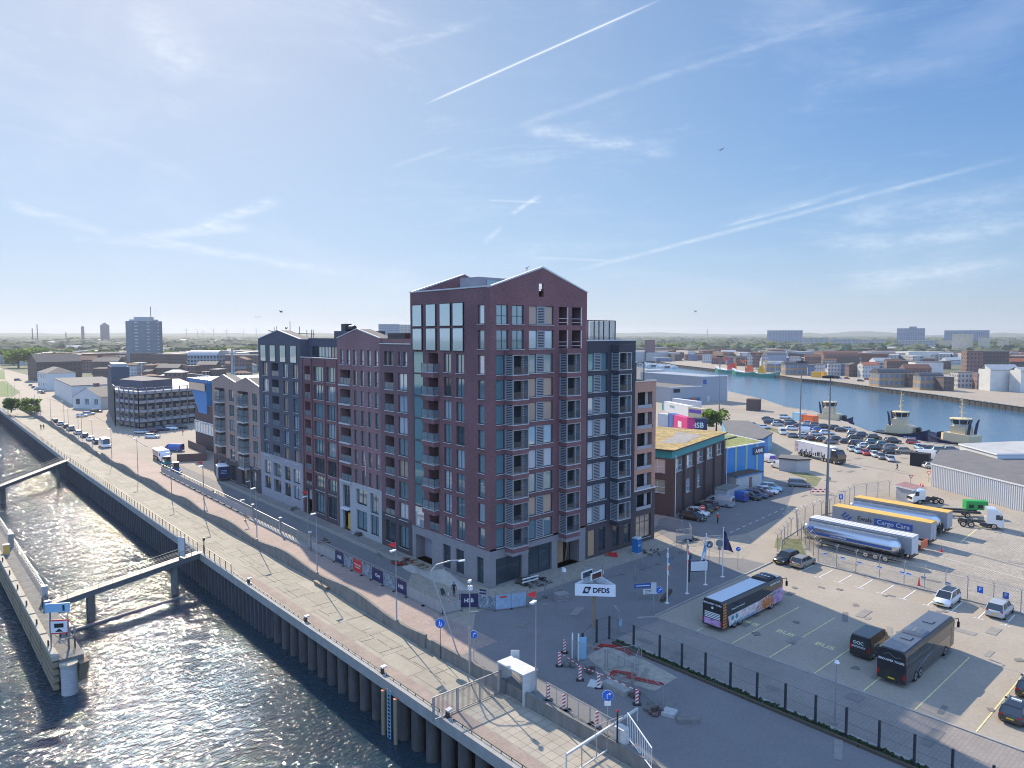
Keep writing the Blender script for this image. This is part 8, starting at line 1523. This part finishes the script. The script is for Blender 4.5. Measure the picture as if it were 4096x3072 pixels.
# ---- mid and far town, placed by survey: x, y of the facade foot, width(px), height, kind
def town(rows, grp, rs, labf, zK_=None):
    r = random.Random(rs)
    for i, (fn, x, y, wpx, h, w_, rf, kd) in enumerate(rows):
        p, q = fn(x, y), fn(x + wpx, y + r.uniform(-2, 4)); L = math.dist(p, q); house('town_building', labf(i, w_, rf, kd), 'building', p, q, max(8, min(40, L * .6)), h, w_, rf, kd, grp, rise=min(5, L * .15))
nm_ = {'f_brick': 'red brick', 'f_brown': 'dark brown', 'f_white': 'white', 'f_grey': 'grey', 'f_pale': 'pale', 'f_blue': 'blue grey', 'f_shed': 'blue grey clad', 'f_shedw': 'cream clad', 'f_cream': 'cream', 'f_shop': 'tan and glass fronted', 'f_slab': 'blue grey slab'}
kn_ = {'flat': 'flat roofed', 'gable': 'pitch roofed', 'cross': 'gable fronted', 'arch': 'barrel roofed', 'hip': 'hip roofed'}
W_ = ['f_brick', 'f_brown', 'f_brick', 'f_grey', 'f_white']; Rr = ['roof_tile', 'roof_slate', 'roof_tile', 'roof_felt']
rows = [(zL, 90, 730, 330, 15, 'f_brown', 'roof_felt', 'flat'), (zL, 430, 745, 560, 14.5, 'f_brown', 'roof_felt', 'flat'), (zL, 1480, 740, 680, 13.5, 'f_brown', 'roof_felt', 'flat'), (zL, 640, 1010, 300, 9, 'f_brick', 'roof_pale', 'hip'), (zL, 940, 980, 190, 12, 'f_brick', 'roof_felt', 'flat'), (zL, 1010, 800, 480, 15.5, 'f_grey', 'roof_pale', 'arch'), (zL, 500, 900, 360, 9, 'f_brown', 'roof_slate', 'gable'), (zK, 1120, 760, 380, 10.5, 'f_brick', 'roof_tile', 'gable'), (zK, 1480, 790, 420, 10, 'f_brown', 'roof_slate', 'gable'), (zK, 1500, 960, 330, 10, 'f_brown', 'roof_slate', 'flat'), (zK, 850, 530, 90, 9, 'f_grey', 'roof_pale', 'flat'), (zL, 1150, 860, 320, 10, 'f_brown', 'roof_slate', 'gable'), (zL, 1700, 800, 260, 12, 'f_brick', 'roof_tile', 'cross')]
rr = random.Random(11)
for y0, n, h in ((1000, 10, 7), (900, 12, 7.5), (820, 14, 8), (760, 14, 8), (700, 14, 8), (640, 10, 9), (560, 12, 9), (500, 14, 10), (440, 18, 10), (390, 20, 11), (350, 20, 11), (310, 20, 12), (275, 18, 12), (245, 18, 12)):
    for i in range(n):
        x = 250 + (3900 - 250) * (i + rr.uniform(.1, .9)) / n
        if (x < 500 and y0 > 300) or (x < 1700 and y0 > 720) or (x < 1950 and y0 > 860): continue
        fn, xx = (zK, x) if x < 2000 else (zL, x - 2011)
        rows.append((fn, xx, y0 + rr.uniform(-12, 12), rr.uniform(90, 230) * (y0 / 560) ** .5, h * rr.uniform(.6, 1.1), rr.choice(W_), rr.choice(Rr + ['roof_pale']), rr.choice(['gable', 'flat', 'gable', 'hip'])))
seq = {}
def lf(where):
    def f(i, w_, rf, kd):
        k = (where, w_, kd); seq[k] = seq.get(k, -1) + 1; return f'{nm_[w_]} {kn_[kd]} building {where}, {ORD[seq[k]]} such from front left'
    return f
town(rows, 'town buildings behind the river road', 1, lf('in the left town'))
r = thing('residential_tower', 'tall grey residential tower block standing above the left town', 'tower block', (0, 0, 0)); p = Vector(q1(1165, 440)) ; dd = (p - Vector((-54, -65))); p = Vector((-54, -65)) + dd.normalized() * 760
ax = dd.normalized(); bx = Vector((ax.y, -ax.x)); hh_ = 31 + (1341 - 1288) / F * 760 * .94
c8 = [p + bx * 31 * x + ax * 25 * y for x, y in ((-.5, .1), (-.36, 0), (-.1, -.06), (.28, -.06), (.42, 0), (.5, .12), (.5, .7), (-.5, .7))]
r.location = (p.x, p.y, 0); r.rotation_euler = (0, 0, math.atan2(bx.y, bx.x)); loc8 = [((v - p).dot(bx), (v - p).dot(ax)) for v in c8]
MB().prism(loc8, 0, hh_).build('wall', 'f_tower', r); MB().prism([(x * .8, y * .8 + 2) for x, y in loc8], hh_, hh_ + 1.6).prism([(x * .55, y * .6 + 3) for x, y in loc8], hh_ + 1.6, hh_ + 4).tube((6, 5, hh_ + 4), (6, 5, hh_ + 14), .4).build('roof_housing', 'roof_pale', r)
def tower(name, label, x, w, ytop, dist, mat, cap=None, group=None, deep=.5, ybase=1345):
    v = raydir(x + w / 2, 1341); v.z = 0; v.normalize(); f = v.dot(Vector((.6637, .748, 0))); p = Vector((-54.46, -65.38, 0)) + v * dist; W = w / F * dist * f; Ht = EYE + (1341 - ytop) / F * dist * f
    r = thing(name, label, cap or 'tower block', p, math.atan2(-v.x, v.y), group); MB().box(-W / 2, W / 2, 0, W * deep, 0, Ht).build('wall', mat, r); MB().box(-W / 2 - .2, W / 2 + .2, -.2, W * deep, Ht, Ht + .5).build('roof', 'roof_pale', r); return r, W, Ht
r, W, Ht = tower('water_tower', 'distant dark water tower with pointed cap on the left horizon', 404, 32, 1304, 2600, 'brick_blue', 'water tower', deep=.8); MB().add([(-W * .6, 0, Ht), (W * .6, 0, Ht), (W * .6, W * .8, Ht), (-W * .6, W * .8, Ht), (0, W * .4, Ht + 11)], [(0, 1, 4), (1, 2, 4), (2, 3, 4), (3, 0, 4)]).build('cap', 'roof_slate', r)
tower('chimney_tower', 'slim grey tower left of the distant water tower', 326, 11, 1306, 2600, 'concrete_dark', 'tower')
for x, y in ((128, 1314), (148, 1298), (262, 1330)): r, W, Ht = tower('church_spire', f'tiny distant spire on the left horizon, {"dark pointed one" if x == 128 else "thin tall mast like one" if x == 148 else "lower one among roofs"}', x, 3.5, y, 2500, 'brick_blue', 'spire')
for i, x in enumerate((745, 790, 812, 853, 905, 972, 1025)):
    r, W, Ht = tower('wind_turbine', f'tiny wind turbine on the left horizon, {ORD[i]} from the left', x, 1.6, 1318 + (i % 3) * 3, 3800, 'white_dirty', 'wind turbine', 'wind turbines'); m = MB(); [m.bar((0, -1, Ht), (14 * math.sin(a + i), -1, Ht + 14 * math.cos(a + i)), 1.2) for a in (0, 2.1, 4.2)]; m.build('blades', 'white_dirty', r)
tower('far_flat_block', 'long low apartment block seen between the gabled blocks and the red tower', 1515, 82, 1298, 1100, 'f_slab'); tower('far_flat_block', 'narrow pale block right beside it, touching the red tower', 1598, 44, 1300, 1150, 'f_pale')
# right far side
for x, w, y, d, m_, lab in ((3073, 132, 1322, 1900, 'f_slab', 'long blue grey slab block on the right horizon, leftmost of the big ones'), (3594, 98, 1314, 1900, 'f_slab', 'tall dark slab block with a raised lift tower'), (3790, 152, 1322, 2000, 'f_slab', 'blue slab block standing behind the cream twin towers'), (3815, 72, 1336, 1250, 'f_cream', 'large cream tower block with white window bands'), (3917, 40, 1350, 1250, 'f_cream', 'smaller cream tower right of the large cream one'), (3995, 38, 1364, 1300, 'f_cream', 'low cream block farthest right'), (3765, 45, 1362, 1400, 'f_cream', 'low cream building left of the large cream tower'), (3210, 100, 1353, 1500, 'f_pale', 'pale striped flat block, first of three in a line'), (3332, 90, 1355, 1500, 'f_pale', 'pale striped flat block, second of three in a line'), (3435, 105, 1361, 1500, 'f_pale', 'pale striped flat block, third of three in a line'), (3600, 135, 1362, 1350, 'f_pale', 'white banded long low block below the slab with the lift tower'), (2580, 40, 1360, 900, 'brick_plum', 'dark brick silo block among the trees across the harbour')):
    tower('far_flat_block', lab, x, w, y, d, m_, None, 'far tower blocks')
tower('far_flat_block', 'raised lift shaft on the tall dark slab block', 3638, 26, 1307, 1898, 'f_slab'); tower('radio_mast', 'thin radio mast on the hills across the harbour', 2827, 3, 1318, 3000, 'steel', 'mast')
# harbour front across the water
HF = [(zH, 345, 770, 115, 9, 'f_shedw', 'roof_felt', 'flat'), (zH, 455, 755, 165, 11, 'f_brick', 'roof_felt', 'flat'), (zH, 500, 790, 260, 4, 'f_blue', 'roof_pale', 'flat'), (zH, 1075, 780, 90, 8, 'f_blue', 'roof_pale', 'flat'), (zH, 1240, 810, 150, 9.5, 'f_white', 'roof_felt', 'flat'), (zH, 1390, 830, 230, 7, 'f_brick', 'roof_tile', 'gable'), (zH, 1630, 850, 140, 8, 'f_blue', 'roof_slate', 'gable'), (zH, 1780, 860, 190, 8, 'f_brown', 'roof_slate', 'gable'), (zH, 1965, 880, 90, 11, 'f_white', 'roof_slate', 'cross'), (zH, 2060, 885, 75, 12, 'f_brick', 'roof_tile', 'cross'), (zI, 180, 880, 95, 11.5, 'f_white', 'roof_felt', 'flat'), (zI, 275, 860, 310, 11, 'f_shed', 'roof_felt', 'arch'), (zI, 260, 960, 300, 7, 'f_shop', 'roof_pale', 'arch'), (zI, 570, 1005, 350, 8, 'f_shop', 'roof_slate', 'arch'), (zI, 925, 1020, 105, 8.5, 'f_blue', 'roof_felt', 'flat'), (zI, 1035, 990, 115, 8, 'f_white', 'roof_tile', 'flat'), (zI, 1255, 1010, 220, 9, 'f_pale', 'roof_felt', 'flat'), (zI, 1475, 1015, 105, 9, 'f_blue', 'roof_felt', 'flat'), (zI, 1590, 1035, 200, 9, 'f_brown', 'roof_slate', 'cross'), (zI, 1810, 1050, 260, 9.5, 'f_white', 'roof_orange', 'gable'), (zJ, -120, 1195, 465, 8.2, 'f_shop', 'roof_slate', 'arch'), (zJ, 350, 1200, 175, 7.5, 'f_brown', 'roof_slate', 'flat'), (zJ, 540, 1245, 375, 7.8, 'f_shop', 'roof_slate', 'arch'), (zJ, 915, 1265, 165, 7.5, 'f_brown', 'roof_slate', 'flat'), (zJ, 1145, 1215, 310, 9, 'f_pale', 'roof_felt', 'flat'), (zJ, 1455, 1240, 185, 9, 'f_brick', 'roof_felt', 'flat'), (zJ, 1280, 1020, 250, 19, 'f_brick', 'roof_felt', 'flat'), (zJ, 1535, 990, 430, 18, 'f_brown', 'roof_felt', 'flat'), (zJ, 1660, 1262, 480, 12, 'f_shedw', 'roof_pale', 'gable'), (zJ, 2150, 1285, 300, 12, 'f_shedw', 'roof_pale', 'gable'), (zJ, 1980, 960, 330, 9, 'f_brown', 'roof_orange', 'gable'), (zJ, 0, 690, 860, 8, 'f_shed', 'roof_pale', 'arch'), (zJ, 350, 790, 720, 11, 'f_shedw', 'roof_pale', 'flat'), (zJ, 1070, 800, 310, 10, 'f_shed', 'roof_pale', 'flat'), (zI, 720, 690, 320, 9, 'f_shed', 'roof_felt', 'flat'), (zI, 1250, 690, 260, 9, 'f_shed', 'roof_pale', 'flat'), (zI, 1190, 860, 560, 10, 'f_brown', 'roof_tile', 'arch'), (zI, 880, 880, 260, 10, 'f_brick', 'roof_tile', 'gable'), (zJ, 460, 980, 450, 9, 'f_shedw', 'roof_felt', 'flat'), (zJ, 290, 1050, 430, 7, 'f_brick', 'roof_tile', 'gable'), (zJ, 0, 980, 250, 10, 'f_brown', 'roof_tile', 'gable')]
for y0, n, h in ((900, 11, 7.5), (850, 14, 7.5), (800, 16, 7.5), (760, 18, 7.5), (725, 20, 7.5), (695, 22, 8), (665, 22, 8), (635, 20, 8)):
    for i in range(n):
        x = 900 + (4600 + 1900 - 900) * (i + rr.uniform(.1, .9)) / n
        fn, xx = (zH, x) if x < 2000 else (zI, x - 2011) if x < 4200 else (zJ, x - 4207)
        if x < 2100 and y0 > 760: continue
        HF.append((fn, xx, y0 + rr.uniform(-15, 15), rr.uniform(80, 300), h * rr.uniform(.6, 1.1), rr.choice(['f_shed', 'f_shedw', 'f_brick', 'f_grey', 'f_shedw', 'f_brown', 'f_white']), rr.choice(['roof_pale', 'roof_pale', 'roof_felt', 'roof_tile', 'roof_slate']), rr.choice(['flat', 'flat', 'gable', 'arch'])))
town(HF, 'buildings across the harbour', 2, lf('across the harbour'))
for i, (x, y, k, c) in enumerate(((1225, 1030, 'hatch', 'c_navy'), (1290, 1045, 'hatch', 'c_silver'), (1340, 1060, 'suv', 'c_black'), (1440, 1070, 'hatch', 'c_light'), (1560, 1070, 'hatch', 'c_maroon'), (1780, 1110, 'estate', 'c_black'), (1880, 1085, 'small', 'c_red'), (1000, 915, 'hatch', 'c_white'), (90, 920, 'hatch', 'c_white'), (170, 930, 'estate', 'c_silver'))):
    car(k, c).put(zI(x, y), -.3 - .2 * i, f'{CN[c]} {KN[k]} on the far harbour quay, {ORD[[9, 2, 3, 4, 5, 6, 7, 8, 0, 1][i]] if i else ORD[9]} of ten there', 'cars on the far quay')
for i, (x, w) in enumerate(((980, 130), (1110, 75))): boxat('shipping_container', f'orange yellow container on the far quay, {"wider left" if i == 0 else "narrow right"} one', 'container', zI(x, 1040), zI(x + w, 1046), 2.5, 4.0, 'yellow')
# ---------------------------------------------------------------- trees
def crown_mesh(name, seed, R_, H_, n, leaf, z0=.25, mat='leaf'):
    r = random.Random(seed); m = MB(); cl = []
    for k in range(16): a = r.uniform(0, 2 * P); q = r.uniform(.1, .72) ** .6; cl.append((R_ * q * math.cos(a), R_ * q * math.sin(a), H_ * (z0 + (1 - z0) * r.uniform(.2, .82)), R_ * r.uniform(.28, .5)))
    for k in range(n):
        c = cl[int(r.random() ** 1 * len(cl))]; v = Vector((r.gauss(0, 1), r.gauss(0, 1), r.gauss(0, .8))).normalized() * c[3] * r.uniform(.6, 1.08); p = Vector(c[:3]) + v
        s = leaf * r.uniform(.6, 1.4); u = Vector((r.gauss(0, 1), r.gauss(0, 1), r.gauss(0, 1))).normalized(); t = u.cross(v).normalized()
        if t.length < .1: continue
        m.add([p - u * s, p + t * s * .6, p + u * s, p - t * s * .6], [(0, 1, 2, 3)], 0 if r.random() < .7 else 1)
    return m.mesh(name, [mat, 'leaf_dark'])
CM = [crown_mesh('crown', s, 4.2, 9, 1000, .55, z0=.16, mat=m_) for s, m_ in ((1, 'leaf'), (2, 'leaf_light'), (3, 'leaf_blue'), (4, 'leaf'))]; TM = MB().tube((0, 0, 0), (0, 0, 5), .3, .14, 7).bar((0, 0, 3), (1.6, .6, 5.6), .14).bar((0, 0, 3.4), (-1.5, .8, 6), .12).mesh('trunk', 'bark')
TC = {}
def tree(p, h, i, label, grp, wide=1.0):
    TC[label] = TC.get(label, -1) + 1; r = thing('leafy_tree', f'{label}, {ORD[TC[label]]} from the left' if grp else label, 'tree', (*p, 0), rnd.uniform(0, 6), grp); s = h / 9; r.scale = (s * wide, s * wide, s)
    inst('crown', CM[i % 4], r); inst('trunk', TM, r)
tree(zR(1010, 1455), 7.5, 0, 'small full green tree beside the navy lettered container', None, 1.25)
for i, (x, y) in enumerate(((510, 1400), (420, 1420), (180, 1410), (130, 1400), (560, 1440))): tree(zK(x, y), 6 if i in (0, 2) else 3.5, i, 'bushy tree at the far end of the promenade', 'trees at the promenade end', 1.3)
tl = []
for x, y, h in ((300, 690, 19), (220, 640, 17), (380, 620, 17), (600, 560, 17), (540, 540, 16), (680, 540, 15), (930, 640, 13), (1000, 650, 13), (1040, 560, 14), (1130, 540, 14), (900, 560, 14), (1180, 590, 10), (1580, 560, 13), (1690, 560, 14), (1770, 560, 13), (1500, 560, 12), (1380, 580, 9), (2500, 560, 13), (2620, 560, 13), (2720, 560, 12), (2850, 560, 11), (3350, 520, 15), (3480, 520, 15), (3600, 500, 15), (3700, 500, 14), (3980, 500, 15), (4080, 500, 15), (30, 420, 17), (60, 400, 17), (150, 420, 16), (250, 430, 16), (100, 330, 18), (350, 380, 17), (500, 360, 16), (620, 330, 15), (1200, 320, 26), (20, 300, 18), (420, 300, 17)): tl.append((x, y, h))
for k in range(60): tl.append((rr.uniform(0, 4150), rr.uniform(215, 330), rr.uniform(11, 17)))
for x, y, h in sorted(tl):
    fn, xx = (zK, x) if x < 2011 else (zL, x - 2011); q = fn(xx, y); tree(q, h, int(x), 'leafy tree in the left town', 'trees in the left town', 1.45)
for k in range(115):
    x = rr.uniform(100, 4600 + 1900); y = rr.uniform(600, 665) if k < 75 else rr.uniform(520, 590)
    fn, xx = (zH, x) if x < 2000 else (zI, x - 2011) if x < 4200 else (zJ, x - 4207); tl.append(0); q = fn(xx, y); tree(q, rr.uniform(13, 19), k, 'round tree behind the harbour front', 'trees behind the harbour front', 1.5)
# far-off wood: one mass of leafy mounds, countable by nobody
m = MB(); r = random.Random(4)
for k in range(2600):
    d = 1100 * (5 ** r.random()); x = r.uniform(-300, 4400); v = raydir(x, 1341); v.z = 0; v.normalize(); p = Vector((-54.46, -65.38, 0)) + v * d; w_ = r.uniform(9, 26) * (d / 1500) ** .7; h = r.uniform(9, 17) + d * .0022
    n = 7; m.add([(p.x + w_ * math.cos(2 * P * i / n) * r.uniform(.8, 1.2), p.y + w_ * math.sin(2 * P * i / n), 0) for i in range(n)] + [(p.x + w_ * .75 * math.cos(2 * P * i / n) * r.uniform(.7, 1.2), p.y + w_ * .75 * math.sin(2 * P * i / n), h * r.uniform(.6, .85)) for i in range(n)] + [(p.x + r.uniform(-3, 3), p.y, h)], [(i, (i + 1) % n, n + (i + 1) % n, n + i) for i in range(n)] + [(n + i, n + (i + 1) % n, 2 * n) for i in range(n)])
stuff(m.build('distant_woodland', 'hill_wood'), 'far-off woodland and garden trees merging into a green mass below the horizon', 'woodland')
m = MB(); r = random.Random(8)
for k in range(1500):
    d = 900 * (3.6 ** r.random()); x = r.uniform(-300, 4400); v = raydir(x, 1341); v.z = 0; v.normalize(); p = Vector((-54.46, -65.38, 0)) + v * d; m.obox((p.x, p.y, 4.5), (r.uniform(15, 60), r.uniform(8, 14), r.uniform(7, 13)), r.choice((0, .3, 1.4, -.8, .9)), r.randrange(5))
stuff(m.build('distant_roofscape', ['f_brick', 'roof_pale', 'roof_slate', 'f_pale', 'roof_tile']), 'far-off roofs of the town merging into one carpet below the horizon', 'rooftops')
for i, (x, y, s_) in enumerate(((1124, 1248, 1.0), (1032, 1271, .7), (1145, 1315, .6), (2882, 601, .8), (2783, 1248, .5))):
    v = raydir(x, y); r = thing('flying_bird', f'small dark bird in the sky, {("above the dark gabled block", "faint one left of it", "low one over the gabled roofs", "high on the right", "faint one above the hills")[i]}', 'bird', Vector((-54.46, -65.38, EYE)) + v * 110, 1.1 * i); MB().loft([[(x_, w * math.cos(t), w * math.sin(t)) for t in (0, 1.57, 3.14, 4.71)] for x_, w in ((-.25 * s_, .01), (0, .09 * s_), (.28 * s_, .02))]).build('body', 'cloth_dark', r); MB().add([(.12, 0, 0), (-.1, 0, 0), (-.1, .55 * s_, .22), (.05, .5 * s_, .25)], [(0, 1, 2, 3)]).add([(.12, 0, 0), (-.1, 0, 0), (-.1, -.55 * s_, .18), (.05, -.5 * s_, .22)], [(0, 1, 2, 3)]).build('wings', 'cloth_dark', r)
# ---------------------------------------------------------------- haze: one box of thin even air
m = bpy.data.materials.new('haze_air'); m.use_nodes = True; t = m.node_tree; t.nodes.remove(t.nodes['Principled BSDF']); pv = t.nodes.new('ShaderNodeVolumePrincipled'); pv.inputs['Color'].default_value = (.80, .87, .97, 1); pv.inputs['Density'].default_value = .00011; pv.inputs['Anisotropy'].default_value = .25
t.links.new(pv.outputs[0], t.nodes['Material Output'].inputs['Volume']); MATS['haze_air'] = m
stuff(MB().box(-9500, 9500, -9500, 9500, -9, 135).build('haze', m), 'thin pale haze over the whole harbour and town', 'haze')
